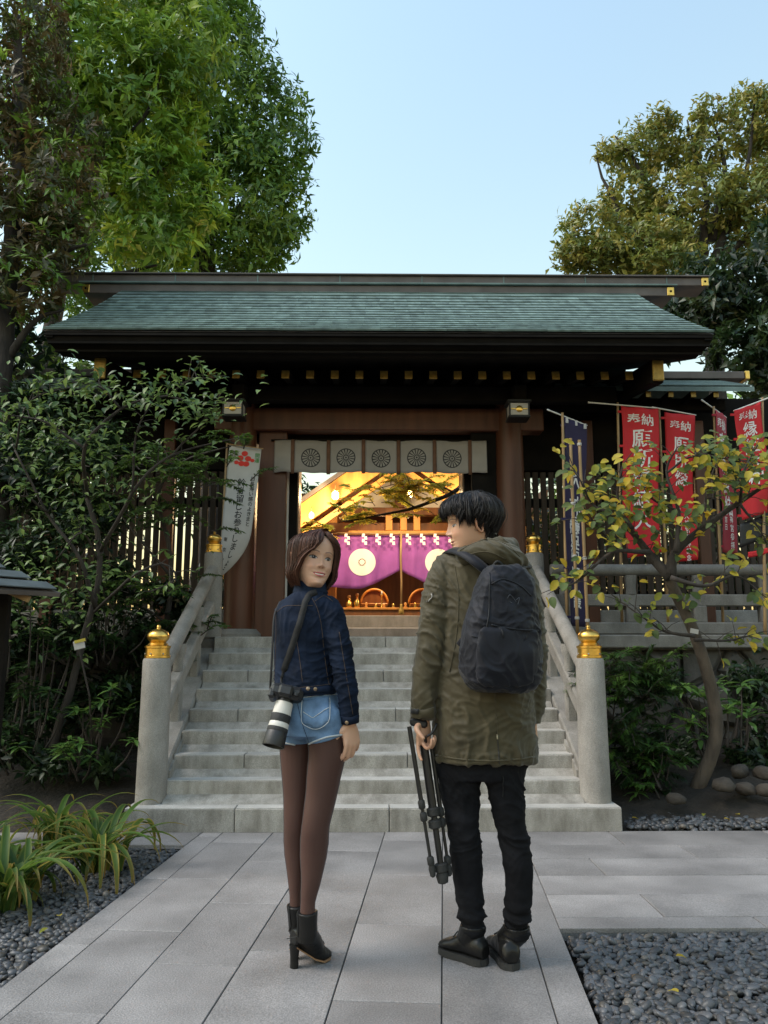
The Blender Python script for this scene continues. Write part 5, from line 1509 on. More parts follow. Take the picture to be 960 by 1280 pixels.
# fallen leaves
fl = [((790, 1022), .03, 'fallen yellow leaf nearest the stair base on the bed pebbles'), ((925, 1018), .03, 'fallen leaf on the bed pebbles below the brown rocks'), ((880, 1017), .04, 'fallen leaf on the pebbles right below the crooked trunk'), ((905, 1023), .03, 'fallen leaf between the trunk and the rocks on the pebbles'),
      ((75, 1145), .0, 'yellow leaf under the strap-leaved plants, farther from viewer'), ((60, 1160), .0, 'yellow leaf under the strap-leaved plants, nearer to viewer'), ((845, 1195), .01, 'yellow leaf on the right pebbles, nearer the cross path'), ((848, 1240), .01, 'yellow leaf on the right pebbles, lowest in view')]
for i, ((px, py), z, lab) in enumerate(fl):
    p = gnd(px, py, z + .012)
    o = place('fallen_leaf', leaf_mesh(('y', (0, 7, 5)[i % 3]), .085, .052, YL[0], 0, M_leafthin, True), orient(p, (math.cos(i*2.1), math.sin(i*2.1), .02), (0, 0, 1), .55))
    tag(o, lab, 'leaf', 'fallen leaves on the pebbles')
# plant label on the left
pl = thing('plant_label', at(99, 806, 5.6), 'small white plant label with yellow top among the left shrubs', 'label')
m = MB(); m.box(at(99, 806, 5.6), (.075, .006, .06), Matrix.Rotation(-.25, 3, 'Y'), bev=.002); m.build('plate', M_white, pl)
m = MB(); m.box(at(100, 801, 5.595), (.075, .006, .02), Matrix.Rotation(-.25, 3, 'Y')); m.build('yellow_band', pmat('yellow_band', (.5, .4, .05)), pl)
m = MB(); m.tube([at(99, 812, 5.61), at(112, 870, 5.65), gnd(118, 985, .1)], .006, 6); m.build('stake', M_darkbark, pl)
# ================================================================== people
def K(p): return (Vector(p) - CAM).dot(_fwd) / FPX       # metres per pixel at p
def ringh(m_rings, px, py, Y, hw, hd, yaw=0.0, n=28, e=1.0, hwm=None):
    c = at(px, py, Y); a = hwm if hwm else hw*K(c)
    out = []
    for k in range(n):
        t = 2*PI*k/n; cx = math.copysign(abs(math.cos(t))**e, math.cos(t)); sy = math.copysign(abs(math.sin(t))**e, math.sin(t))
        x, y = a*cx, hd*sy
        out.append(c + Vector((x*math.cos(yaw) - y*math.sin(yaw), x*math.sin(yaw) + y*math.cos(yaw), 0)))
    m_rings.append(out)
def loft(m, rings, cap=True):
    n = len(rings[0]); v = [p for r in rings for p in r]; f = []
    for i in range(len(rings)-1):
        for k in range(n):
            k2 = (k+1) % n; f.append((i*n+k, i*n+k2, (i+1)*n+k2, (i+1)*n+k))
    if cap: f.append(tuple(range(n-1, -1, -1))); f.append(tuple((len(rings)-1)*n+k for k in range(n)))
    m.add(v, f)
def ptube(m, pts, n=14, per=4, squash=1.0, ref=None):
    """pts: (px, py, Y, half width in px); smooth tapered tube."""
    P = [at(a, b, Y) for a, b, Y, w in pts]; Rr = [w*K(p) for (a, b, Y, w), p in zip(pts, P)]
    c = curve_pts(P, per*(len(P)-1)); q = np.linspace(0, len(P)-1, len(c))
    m.tube(c, list(np.interp(q, range(len(P)), Rr)), n, squash=squash, ref=ref)
def fuse(m, vox, it=4, name='mesh'):
    me = m.mesh(name, M_black)
    me = evaluated(me, [('REMESH', {'mode': 'VOXEL', 'voxel_size': vox}), ('SMOOTH', {'factor': .5, 'iterations': it})])
    me.polygons.foreach_set('use_smooth', np.ones(len(me.polygons), dtype=bool)); me.materials.clear()
    return me
def wrinkle(me, fn):
    co = co_of(me); no = no_of(me)
    d = np.array([fn(Vector(p), Vector(q_)) for p, q_ in zip(co.tolist(), no.tolist())], dtype=np.float32)
    set_co(me, co + no*d[:, None])
def folds(p, sx, sy, sz, seed=0.0, warp=.6):
    """Irregular cloth folds: ridges stretched across the slow axes."""
    q_ = noise.noise(p*6.5 + Vector((seed, 3.1, 0)))*warp
    a = noise.noise(Vector((p.x*sx + seed, p.y*sy, p.z*sz + q_*3)))
    b = noise.noise(Vector((p.x*sx*1.9 + 7 + seed, p.y*sy*1.9, p.z*sz*1.9 + q_*5)))
    ra, rb = max(0, 1 - 2.6*abs(a)), max(0, 1 - 2.6*abs(b))
    return 1.5*ra*ra - .45 + .6*(rb*rb - .3)
def bvh_of(me):
    return BVHTree.FromPolygons([tuple(v.co) for v in me.vertices], [tuple(p.vertices) for p in me.polygons])
def cast(b, px, py):
    d = ray(px, py).normalized(); h = b.ray_cast(CAM, d)
    return (h[0], h[1]) if h[0] is not None else (None, None)
def seam(b, pts, mat, parent, r=.0013, name='seam', n=26, off=.001):
    P = curve_pts([Vector((x, y, 0)) for x, y in pts], n); out = []
    for q_ in P:
        p, nn = cast(b, q_.x, q_.y)
        if p is not None: out.append(p + nn*off)
    if len(out) < 2: return None
    m = MB(); m.tube(out, r, 5); return m.build(name, mat, parent, smooth=True)
def patch(b, fn, nu, nv, mat, parent, name, off=.003, th=.002):
    """A small piece of cloth laid on a garment: fn(u, v) -> pixel."""
    pts = []; last = None
    for j in range(nv+1):
        for i in range(nu+1):
            p, nn = cast(b, *fn(i/nu, j/nv))
            if p is None: p, nn = last if last else (at(*fn(i/nu, j/nv), 3.2), Vector((0, -1, 0)))
            last = (p, nn); pts.append(p + nn*off)
    f = [(j*(nu+1)+i, j*(nu+1)+i+1, (j+1)*(nu+1)+i+1, (j+1)*(nu+1)+i) for j in range(nv) for i in range(nu)]
    m = MB(); m.add(pts, f); me = m.mesh(name, mat, True)
    me = evaluated(me, [('SOLIDIFY', {'thickness': th, 'offset': 0.0})])
    return place(name, me, None, parent)

def hand(m, W, d, w, p, s=1.0, curls=(1, 1, 1, 1), thumb=(.5, .6), rr=.0082):
    """W wrist, d towards the fingers, w across the knuckles (thumb side positive), p the palm side."""
    d = Vector(d).normalized(); w = Vector(w); w = (w - d*w.dot(d)).normalized(); p0 = d.cross(w); p = p0 if p0.dot(Vector(p)) > 0 else -p0
    W = Vector(W)
    rings = []
    for t, hw, th in ((-.03, .024, .019), (0, .025, .018), (.03, .036, .016), (.06, .040, .015), (.085, .039, .013), (.093, .034, .010)):
        c = W + d*t*s + p*.004*s
        rings.append([c + w*math.cos(2*PI*k/14)*hw*s + p*math.sin(2*PI*k/14)*th*s for k in range(14)])
    loft(m, rings)
    lens = ((.042, .027, .021), (.046, .030, .023), (.043, .028, .022), (.034, .021, .019))
    for i in range(4):
        root = W + d*(.086 - (.004 if i in (0, 3) else 0) - (.006 if i == 3 else 0))*s + w*(.0285 - .019*i)*s
        pts = [root - d*.012*s, root]; a = 0; cur = root; c = curls[i]
        dd = (d + w*(.10 - .07*i)).normalized()
        for j, L in enumerate(lens[i]):
            a += (R(32), R(48), R(36))[j]*c
            cur = cur + (dd*math.cos(a) + p*math.sin(a))*L*s; pts.append(cur)
        r = rr*s*(1 if i < 3 else .88)
        m.tube(curve_pts(pts, 16), list(np.interp(np.linspace(0, 4, len(curve_pts(pts, 16))), range(5), [r*1.1, r*1.12, r*1.0, r*.92, r*.72])), 10)
    tb = W + d*.022*s + w*.026*s + p*.006*s
    t1 = tb + (d*.55 + w*.75 + p*.4).normalized()*.036*s
    t2 = t1 + (d*.9 + w*thumb[0] + p*thumb[1]).normalized()*.031*s
    t3 = t2 + (d*1.0 + w*(thumb[0]-.45) + p*thumb[1]).normalized()*.024*s
    m.tube(curve_pts([W + d*.008*s + w*.012*s, tb, t1, t2, t3], 20), list(np.interp(np.linspace(0, 4, len(curve_pts([W, tb, t1, t2, t3], 20))), range(5), [.015*s, .0145*s, .0118*s, .0102*s, .0078*s])), 10)

# ------------------------------------------------------------------ heads
def sm(x, xs, ys):
    """Smooth interpolation through a table."""
    xs = np.asarray(xs, float); ys = np.asarray(ys, float)
    m = np.gradient(ys, xs); x = np.clip(x, xs[0], xs[-1]); i = np.clip(np.searchsorted(xs, x) - 1, 0, len(xs)-2)
    h = xs[i+1]-xs[i]; t = (x-xs[i])/h
    return (2*t**3-3*t**2+1)*ys[i] + (t**3-2*t**2+t)*h*m[i] + (-2*t**3+3*t**2)*ys[i+1] + (t**3-t**2)*h*m[i+1]
HZ = [-.130, -.120, -.110, -.101, -.090, -.070, -.045, -.02, .01, .04, .065, .085, .100, .110, .1145]
HF = [.022, .030, .062, .079, .083, .083, .084, .083, .085, .089, .084, .069, .048, .024, .004]
HB = [.062, .062, .062, .064, .067, .073, .083, .092, .098, .098, .090, .074, .052, .027, .004]
HW = [.046, .047, .046, .049, .055, .0625, .068, .071, .0735, .0745, .070, .058, .041, .022, .003]
def gauss(x, s): return np.exp(-(x/s)**2)
def head_arrays(female, skin, lip, browc, smile, gaze=0.0):
    front = np.linspace(-1.25, 1.25, 190); back = np.linspace(1.25, 2*PI-1.25, 46)[1:-1]
    az = np.concatenate([front, back])
    zz = np.concatenate([np.linspace(-.135, -.118, 8)[:-1], np.linspace(-.118, .05, 128)[:-1], np.linspace(.05, .1145, 30)])
    Z, A_ = np.meshgrid(zz, az, indexing='ij')
    f, b, w = sm(Z, HZ, HF), sm(Z, HZ, HB), sm(Z, HZ, HW)
    if female:
        w = w*1.03*np.where(Z < -.035, 1 - .24*np.clip((-.035-Z)/.07, 0, 1)**1.2, 1)
    else:
        w = w*1.03; f = f + .003*gauss(Z+.095, .03)
    s, c = np.sin(A_), np.cos(A_)
    p = .86
    x = w*np.sign(s)*np.abs(s)**p
    y = np.where(c > 0, f, b)*np.sign(c)*np.abs(c)**(p*.98)
    fr = np.clip(c, 0, 1)**.5
    X = x; ax = np.abs(X)
    d = np.zeros_like(Z)
    nh = np.interp(Z, [-.044, -.038, -.033, -.027, -.010, .010, .024], [0, .007, .018, .021, .0125, .006, 0.0])
    nh = nh*1.12 if not female else nh*np.interp(Z, [-.03, -.01, .02], [.92, .66, .45])
    ns = np.interp(Z, [-.04, -.03, -.012, .012], [.0105, .0100, .0072, .0070])
    d += nh*gauss(X, ns)
    d += .0085*gauss(ax-.0115, .0055)*gauss(Z+.0325, .0055)
    d += -.0075*gauss(ax-.031, .018)*gauss(Z-.003, .012)
    d += .0042*gauss(ax-.031, .0115)*gauss(Z, .0065)
    d += .0035*gauss(ax-.028, .02)*gauss(Z-.021, .007)
    d += (.0075 if female else .0055)*gauss(ax-.040, .020)*gauss(Z+.034, .018)
    zm = -.0635 + smile*5.5*X**2
    up = .0052*gauss(X, .021)*gauss(Z-(zm+.0050), .0042); lo = .0058*gauss(X, .017)*gauss(Z-(zm-.0058), .0046)
    d += up + lo - .0036*gauss(X, .024)*gauss(Z-zm, .0019)
    d += -.003*gauss(X, .03)*gauss(Z-(zm-.0155), .006)
    d += .006*gauss(X, .017)*gauss(Z+.099, .012)
    d += -.002*gauss(ax-.034*1.0, .008)*gauss(Z-(zm+.004), .01)*smile
    y = y + d*fr
    V = np.stack([x, y, Z], -1).reshape(-1, 3)
    nr, nc = Z.shape
    i, j = np.meshgrid(np.arange(nr-1), np.arange(nc), indexing='ij'); j2 = (j+1) % nc
    F = np.stack([i*nc+j, i*nc+j2, (i+1)*nc+j2, (i+1)*nc+j], -1).reshape(-1, 4)
    # skin colours; crease and nostril shade and an eye glint are painted in
    C = np.tile(np.array(skin, float), (nr, nc, 1))
    isf = (c > .15)
    def blend(mask, col):
        mm = np.clip(mask, 0, 1)[..., None]*isf[..., None]; C[:] = C*(1-mm) + np.array(col)*mm
    blend(.30*gauss(ax-.042, .018)*gauss(Z+.028, .016), (skin[0]*1.05, skin[1]*.70, skin[2]*.68))
    blend(.25*gauss(X, .012)*gauss(Z+.030, .010), (skin[0]*1.0, skin[1]*.78, skin[2]*.75))
    lw = .0250 if female else .023
    edge = np.clip(1-(ax/lw)**2, 0, 1)**.6
    lipm = ((Z < zm+.0082*edge) & (Z > zm-.0098*edge) & (ax < lw)).astype(float)
    blend(lipm*.85, lip)
    if smile > .8: blend(((Z < zm+.0016*edge) & (Z > zm-.0026*edge) & (ax < lw*.70)).astype(float), (.80, .77, .72))
    blend(((np.abs(Z-zm) < .0011) & (ax < lw*1.08) & (ax > (lw*.78 if smile > .8 else 0))).astype(float)*.7, (lip[0]*.25, lip[1]*.2, lip[2]*.2))  # shade of the mouth line, painted dark
    if smile > .8: blend(((np.abs(Z-(zm+.0034*edge)) < .0010) & (ax < lw)).astype(float)*.5, (lip[0]*.35, lip[1]*.3, lip[2]*.3))
    ex = (ax-.0315)/.0150; tilt = (ax-.0315)*.10
    lid = (.0068 if female else .0054)*np.clip(1-ex**2, 0, 1)**.75; zl = Z - tilt
    eye = ((np.abs(ex) < 1) & (zl < lid) & (zl > -lid*.80)).astype(float)
    blend(eye, (.44, .40, .38))
    sx = np.sign(X)
    ir = np.sqrt((X - sx*.0312 - gaze)**2 + (Z-.0006)**2)
    blend(eye*(ir < (.0078 if female else .0064)), (.016, .009, .006)); blend(eye*(ir < .0036), (.004, .003, .003))
    blend(eye*(np.sqrt((X - sx*.0312 - gaze-.002)**2 + (Z-.0028)**2) < .0013), (.9, .9, .9))  # painted glint on each iris
    blend(((np.abs(ex) < 1.06) & (np.abs(zl-lid-.0003) < (.0021 if female else .0012))).astype(float), (.012, .008, .007))
    blend(((np.abs(ex) < .9) & (np.abs(zl+lid*.80) < .0007)).astype(float)*.5, (.10, .05, .035))
    blend(((np.abs(ex) < .95) & (np.abs(zl-lid-.0042) < .0007)).astype(float)*.45, (skin[0]*.45, skin[1]*.38, skin[2]*.33))  # shade of the lid fold, painted as darker skin
    bx = (ax-.034)/.0215
    bz = Z - (.0215 + .0045*(1-bx**2) - .002*np.clip(bx, 0, 1))
    blend((np.clip(1-np.abs(bz)/(.0032*(1-.5*np.clip(bx, 0, 1))), 0, 1)**.7*(np.abs(bx) < 1))*.85, browc)
    # nostrils, their shade painted as dark dots
    blend(gauss(ax-.0062, .0028)*gauss(Z+.0385, .0020)*.8, (skin[0]*.2, skin[1]*.13, skin[2]*.1))
    return V, F, C.reshape(-1, 3)
def ear_arrays(side, skin):
    m = MB()
    n = 22
    rim = [Vector((.004*side, -.015*math.cos(2*PI*k/n)*(.8 if math.sin(2*PI*k/n) < -.3 else 1), .030*math.sin(2*PI*k/n))) for k in range(n)]
    pts = [p + Vector((side*(.006 + .004*math.sin(2*PI*k/n)), 0, 0)) for k, p in enumerate(rim)]
    m.tube(pts + [pts[0]], .0042, 8, cap=False)
    m.grid(lambda u, v: Vector((side*(.001 + .003*v), -.0145*v*math.cos(2*PI*u), .029*v*math.sin(2*PI*u))), 20, 3, close_u=True)
    V = np.array([tuple(p) for p in m.v]); Rt = np.array(Matrix.Rotation(R(-14), 3, 'X')); Rz = np.array(Matrix.Rotation(side*R(-18), 3, 'Z'))
    V = V @ Rt.T @ Rz.T + np.array([side*.0735, -.012, -.010])
    return V, m.f, np.tile(np.array([skin[0]*1.0, skin[1]*.86, skin[2]*.82]), (len(V), 1))
def xf(M, V): return (np.c_[V, np.ones(len(V))] @ np.array(M).T)[:, :3]
def body_with_head(name, body_me, Mh, s, female, skin, lip, browc, smile, mat, parent, gaze=0.0, colfn=None):
    bv = co_of(body_me); bf = [tuple(p.vertices) for p in body_me.polygons]
    bc = np.tile(np.array(skin), (len(bv), 1))
    if colfn is not None: bc = colfn(bv, bc)
    V, F, C = head_arrays(female, skin, lip, browc, smile, gaze)
    V = xf(Mh, V*s)
    vs_, fs, cs = [bv, V], list(bf) + (F + len(bv)).tolist(), [bc, C]
    o = len(bv) + len(V)
    for side in (-1, 1):
        ev, ef, ec = ear_arrays(side, skin); vs_.append(xf(Mh, ev*s)); cs.append(ec); fs += [tuple(i+o for i in q_) for q_ in ef]; o += len(ev)
    return place(name, np_mesh(name, np.concatenate(vs_), [tuple(q_) for q_ in fs], mat, True, np.concatenate(cs)), None, parent)
def strands_mesh(paths, r0, cols, name='hair'):
    """paths: arrays of points; flat tapered locks, 4-sided."""
    V, F, C = [], [], []; o = 0
    for P, w, col in zip(paths, r0, cols):
        P = np.asarray(P); n = len(P)
        T = unit(np.gradient(P, axis=0)); ctr = np.array([0, 0, 0.0])
        N_ = unit(P - ctr); S = unit(np.cross(T, N_)); N_ = np.cross(S, T)
        t = np.linspace(0, 1, n)[:, None]
        wd = w*np.clip(1.25*(1-t**3), .12, 1)*np.clip(.5 + t*4, .5, 1)
        V.append(np.stack([P + S*wd, P + N_*wd*.55, P - S*wd, P - N_*wd*.55], 1).reshape(-1, 3))
        i = np.arange(n-1)[:, None]*4
        q_ = np.concatenate([np.stack([i[:, 0]+k, i[:, 0]+(k+1) % 4, i[:, 0]+4+(k+1) % 4, i[:, 0]+4+k], 1) for k in range(4)])
        F.append(q_ + o); o += n*4
        C.append(np.tile(col, (n*4, 1)))
    return np.concatenate(V), np.concatenate(F), np.concatenate(C)
_zt = np.clip(np.arange(-.03, .1150, 1/4000), -.03, .1145)
SKT = np.stack([sm(_zt, HZ, HF), sm(_zt, HZ, HB), sm(_zt, HZ, HW)], 1).tolist()
def skull(a, z, off, drop_w=None):
    """Point of the hair surface at azimuth a (0 = face), height z, standing off the skull."""
    i_ = int((min(max(z, -.03), .1145) + .03)*4000); f, b, w = SKT[i_]
    s, c = math.sin(a), math.cos(a); p = .9
    x = (w+off)*math.copysign(abs(s)**p, s); y = ((f if c > 0 else b)+off)*math.copysign(abs(c)**p, c)
    if z < -.03:                                   # hangs free below the ears
        k = (-.03 - z)
        x *= 1 + .10*min(1, k/.03) - (0 if k < .045 else (k-.045)*5.0); y *= 1 - k*1.2
    return np.array([x, y, z + off*.55*max(0, (z-.03)/.08)])
M_hairw = colmat('brown_hair', rough=.40, spec=.28)
M_hairm = colmat('black_hair', rough=.45, spec=.3)
M_skin = colmat('skin', rough=.5, spec=.4, sub=.12)

# ================================================================== the woman
SKW = (.57, .335, .228)
wo = thing('person', gnd(385, 1200), 'person in dark denim jacket, denim shorts and black tights looking back', 'person')
YW = 3.28
body = MB()
rg = []
for py, cx, hw, hd in ((742, 388, 13, .045), (752, 386, 26, .06), (765, 384, 32, .085), (800, 382, 30, .085), (840, 384, 30, .085), (870, 388, 33, .10), (900, 389, 36, .105), (915, 390, 36, .10)): ringh(rg, cx, py, YW, hw, hd)
loft(body, rg)
ptube(body, [(387, 760, YW, 13), (387, 735, YW+.012, 12), (389, 715, YW+.018, 12)])
WRIST = at(438, 903, YW-.07)
ptube(body, [(412, 764, YW-.03, 11), (424, 812, YW-.06, 10.5), (431, 840, YW-.07, 9.5), (436, 880, YW-.07, 8.5), (438, 906, YW-.07, 6.8)])
ptube(body, [(360, 766, YW+.03, 11), (362, 810, YW+.09, 10.5), (370, 840, YW+.13, 9.5), (392, 862, YW+.16, 8), (404, 868, YW+.17, 7)])
ptube(body, [(404, 890, YW-.03, 27), (409, 935, YW-.03, 23.2), (405, 968, YW-.03, 21), (401, 996, YW-.03, 19), (395, 1029, YW-.035, 17), (393, 1052, YW-.02, 17.5), (391.5, 1071, YW-.015, 16.4), (389, 1099, YW-.02, 12.4), (385, 1127, YW-.02, 9), (384, 1160, YW-.02, 9), (384, 1175, YW-.01, 10)], n=20)
ptube(body, [(372, 890, YW+.05, 26), (371, 935, YW+.06, 21), (371, 968, YW+.06, 18.5), (371, 996, YW+.06, 16.5), (370, 1029, YW+.06, 15), (370, 1050, YW+.075, 15.2), (370, 1068, YW+.08, 14.2), (370, 1095, YW+.075, 10.5), (370, 1118, YW+.07, 8), (371, 1145, YW+.07, 8), (372, 1160, YW+.07, 9)], n=20)
hand(body, WRIST, (.10, -.05, -1), (-.80, -.58, 0), (-.6, .7, 0), 1.0, (.75, .85, .95, 1.05), (.15, .35))
LW = at(404, 868, YW+.17); hand(body, LW, (.8, .1, -.5), (0, .2, 1), (0, -1, 0), .9)
body = fuse(body, .0042, 3, 'body')
HCW = at(391, 700.5, YW + .005)
MW = Matrix.Translation(HCW) @ Matrix.Rotation(R(208), 4, 'Z') @ Matrix.Rotation(R(1), 4, 'X') @ Matrix.Rotation(R(-7), 4, 'Y')
def nails(bv, bc): return bc
wbody = body_with_head('body', body, MW, 1.04, True, SKW, (.48, .12, .12), (.05, .026, .018), 1.0, M_skin, wo, gaze=-.0012)
# tights: a sheer dark sleeve just outside the legs
tm = MB()
G = 1.035
ptube(tm, [(404, 893, YW-.03, 26*G), (409, 935, YW-.03, 23.2*G), (405, 968, YW-.03, 21*G), (401, 996, YW-.03, 19*G), (395, 1029, YW-.035, 17*G), (393, 1052, YW-.02, 17.5*G), (391.5, 1071, YW-.015, 16.4*G), (389, 1099, YW-.02, 12.4*G), (385, 1127, YW-.02, 9*G), (384, 1160, YW-.02, 9*G)], n=28, per=7)
t2 = MB()
ptube(t2, [(372, 893, YW+.05, 25*G), (371, 935, YW+.06, 21*G), (371, 968, YW+.06, 18.5*G), (371, 996, YW+.06, 16.5*G), (370, 1029, YW+.06, 15*G), (370, 1050, YW+.075, 15.2*G), (370, 1068, YW+.08, 14.2*G), (370, 1095, YW+.075, 10.5*G), (370, 1118, YW+.07, 8*G), (371, 1145, YW+.07, 8*G)], n=28, per=7)
M_tights = pmat('sheer_black_tights', (.016, .012, .012), var=.1, scale=20, rough=.55, sheen=.1)
nt = M_tights.node_tree; b_ = nt.nodes['Principled BSDF']; trn = nt.nodes.new('ShaderNodeBsdfTransparent'); trn.inputs[0].default_value = (.95, .80, .82, 1)
mx = nt.nodes.new('ShaderNodeMixShader')
mx.inputs[0].default_value = .68
nt.links.new(trn.outputs[0], mx.inputs[1]); nt.links.new(b_.outputs[0], mx.inputs[2]); nt.links.new(mx.outputs[0], nt.nodes['Material Output'].inputs[0])
tights = tm.build('tights', M_tights, wo, smooth=True)
t2.build('tights', M_tights, wo, smooth=True)
# shorts
M_denim = pmat('light_denim', (.125, .205, .33), spec=.15, var=.35, scale=16, rough=.85, bump=.25, bscale=420, speck=.12, sscale=700, bdist=.003)
M_denim_d = pmat('dark_denim', (.0068, .0125, .028), spec=.15, var=.5, scale=10, rough=.8, bump=.3, bscale=420, speck=.2, sscale=700, bdist=.003)
M_thread = pmat('tan_thread', (.095, .062, .04), var=.1, rough=.8)
M_palethread = pmat('pale_thread', (.45, .48, .50), var=.1, rough=.8)
sh_ = MB(); rg = []
for py, cx, hw, hd in ((862, 385, 36, .108), (875, 386.5, 37.5, .114), (890, 388.5, 40, .122), (905, 390, 41.5, .124), (918, 390.5, 41, .118)): ringh(rg, cx, py, YW, hw, hd, R(10))
loft(sh_, rg)
ptube(sh_, [(403, 893, YW-.03, 28), (408, 915, YW-.035, 26.5), (410, 923, YW-.035, 26)], n=24)
ptube(sh_, [(372, 895, YW+.04, 26), (370, 915, YW+.05, 25), (370, 929, YW+.05, 24)], n=24)
# seat: two rounded halves
for (px, py, dy, r_) in ((404, 899, -.055, 24), (375, 902, -.035, 22)):
    c = at(px, py, YW+dy); rr_ = r_*K(c)
    sh_.lathe(c, [(rr_*math.cos(t)*1.0, rr_*math.sin(t)) for t in np.linspace(-1.5, 1.5, 13)], 18)
shorts = fuse(sh_, .0045, 5)
wrinkle(shorts, lambda p, n_: .0025*noise.noise(Vector((p.x*22, p.y*22, p.z*34))) + .0018*math.sin(p.z*150 + p.x*70 + 4*noise.noise(p*15))*max(0, noise.noise(p*9+Vector((3, 0, 0)))))
shorts.materials.append(M_denim)
bvS = bvh_of(shorts)
shorts_o = place('shorts', shorts, None, wo)
pk = patch(bvS, lambda u, v: (378 + 33*u + 1*v, 871 + 4*(1-u) + (34 + (4 if abs(u-.5) < .2 else 0))*v*(1 - .10*abs(u-.5)*2)), 10, 10, M_denim, shorts_o, 'back_pocket', .0022, .003)
for pts in (((378, 876), (377, 893), (379, 905), (395, 911), (410, 902), (412, 885), (411, 872)), ((379, 890), (390, 897), (394, 896), (404, 889), (411, 885))):
    seam(bvS, pts, M_palethread, shorts_o, .0013, 'stitching', off=.0055)
seam(bvS, ((353, 928), (370, 931), (385, 931)), M_palethread, shorts_o, .0035, 'leg_hem', off=.0012)
seam(bvS, ((386, 930), (395, 926), (410, 921), (431, 918)), M_palethread, shorts_o, .0035, 'leg_hem', off=.0012)
seam(bvS, ((372, 880), (378, 905), (386, 928)), M_denim_d, shorts_o, .0012, 'seat_seam', off=.0)
seam(bvS, ((352, 869), (375, 872), (400, 869), (424, 868)), M_palethread, shorts_o, .0016, 'waist_seam')
# jacket
jk = MB(); rg = []
for py, cx, hw, hd in ((738, 388, 17, .06), (745, 386.5, 25, .075), (752, 385, 34, .092), (762, 383.5, 39, .104), (778, 382.5, 40, .112), (800, 381, 38.5, .110), (825, 380.5, 37.5, .108), (845, 381.5, 39, .116), (862, 383, 41, .126), (867, 383, 41, .126)): ringh(rg, cx, py, YW, hw, hd, R(8))
loft(jk, rg)
ptube(jk, [(404, 757, YW-.01, 17), (413, 768, YW-.035, 17), (421, 795, YW-.055, 15.5), (427, 822, YW-.07, 14.5), (431, 845, YW-.075, 14), (435, 875, YW-.075, 12.8), (437.5, 899, YW-.072, 11.8), (438, 905, YW-.072, 11.6)], n=20)
ptube(jk, [(360, 762, YW+.02, 16), (361, 800, YW+.08, 15), (366, 838, YW+.12, 14), (390, 858, YW+.15, 12), (398, 862, YW+.16, 11.5)], n=18)
jacket = fuse(jk, .0045, 5)
CEL = at(428, 830, YW-.07)
def jw(p, n_):
    v = .0022*noise.noise(Vector((p.x*16, p.y*16, p.z*26)))
    e = math.exp(-((p.x-CEL.x)**2*45 + (p.z-CEL.z)**2*40))
    v += .0062*e*folds(p, 9, 9, 30, 1.0)
    v += .0035*math.exp(-((p.z-1.32)**2)*90)*folds(p, 24, 8, 12, 4.0)
    v += .0042*math.exp(-((p.z-1.06)**2)*260)*folds(p, 10, 8, 30, 9.0)
    return v
wrinkle(jacket, jw)
jacket.materials.append(M_denim_d)
bvJ = bvh_of(jacket)
jo = place('jacket', jacket, None, wo)
for pts in (((345, 766), (356, 758), (370, 757), (384, 757), (391, 757)), ((390, 748), (397, 762), (402, 785), (405, 815), (410, 850), (412, 856)), ((345, 766), (345, 800), (343, 850)), ((369, 790), (374, 820), (378, 852)),
            ((341, 857), (360, 860), (390, 858), (413, 855)), ((424, 790), (432, 840), (441, 893)), ((427, 896), (438, 899), (448, 893)), ((393, 752), (405, 745), (416, 752))):
    seam(bvJ, pts, M_thread, jo, .0009, 'stitching')
patch(bvJ, lambda u, v: (341 + 72*u, 857.5 + 2*math.sin(u*PI) + 8*v), 24, 2, M_denim_d, jo, 'hem_band', .003, .004)
patch(bvJ, lambda u, v: (425.5 + 24*u, 895 - 3*u + 3*math.sin(u*PI) + 9*v), 10, 2, M_denim_d, jo, 'cuff', .0025, .004)
M_button = pmat('brass_button', (.30, .22, .15), rough=.4, metal=.8)
for (bx, by, b__) in ((385, 861, bvJ), (394, 861, bvJ), (434, 903, bvJ)):
    p, nn = cast(b__, bx, by)
    if p is not None:
        m = MB(); m.lathe((0, 0, 0), [(.0075, 0), (.0075, .003), (.004, .005)], 12); m.build('button', M_button, jo, smooth='auto', M=Matrix.Translation(p + nn*.004) @ nn.to_track_quat('Z', 'Y').to_matrix().to_4x4())
col = MB()
def colfn_(u, v):
    a = 2*PI*u; c = at(388, 736, YW+.004)
    r_ = (.060 + .012*v); return c + Vector((r_*math.cos(a)*1.02, r_*math.sin(a)*.95, .034*(1-v) - .020*v + .006*math.sin(a)))
col.grid(colfn_, 36, 4, close_u=True)
place('collar', evaluated(col.mesh('collar', M_denim_d, True), [('SOLIDIFY', {'thickness': .006})]), None, jo)
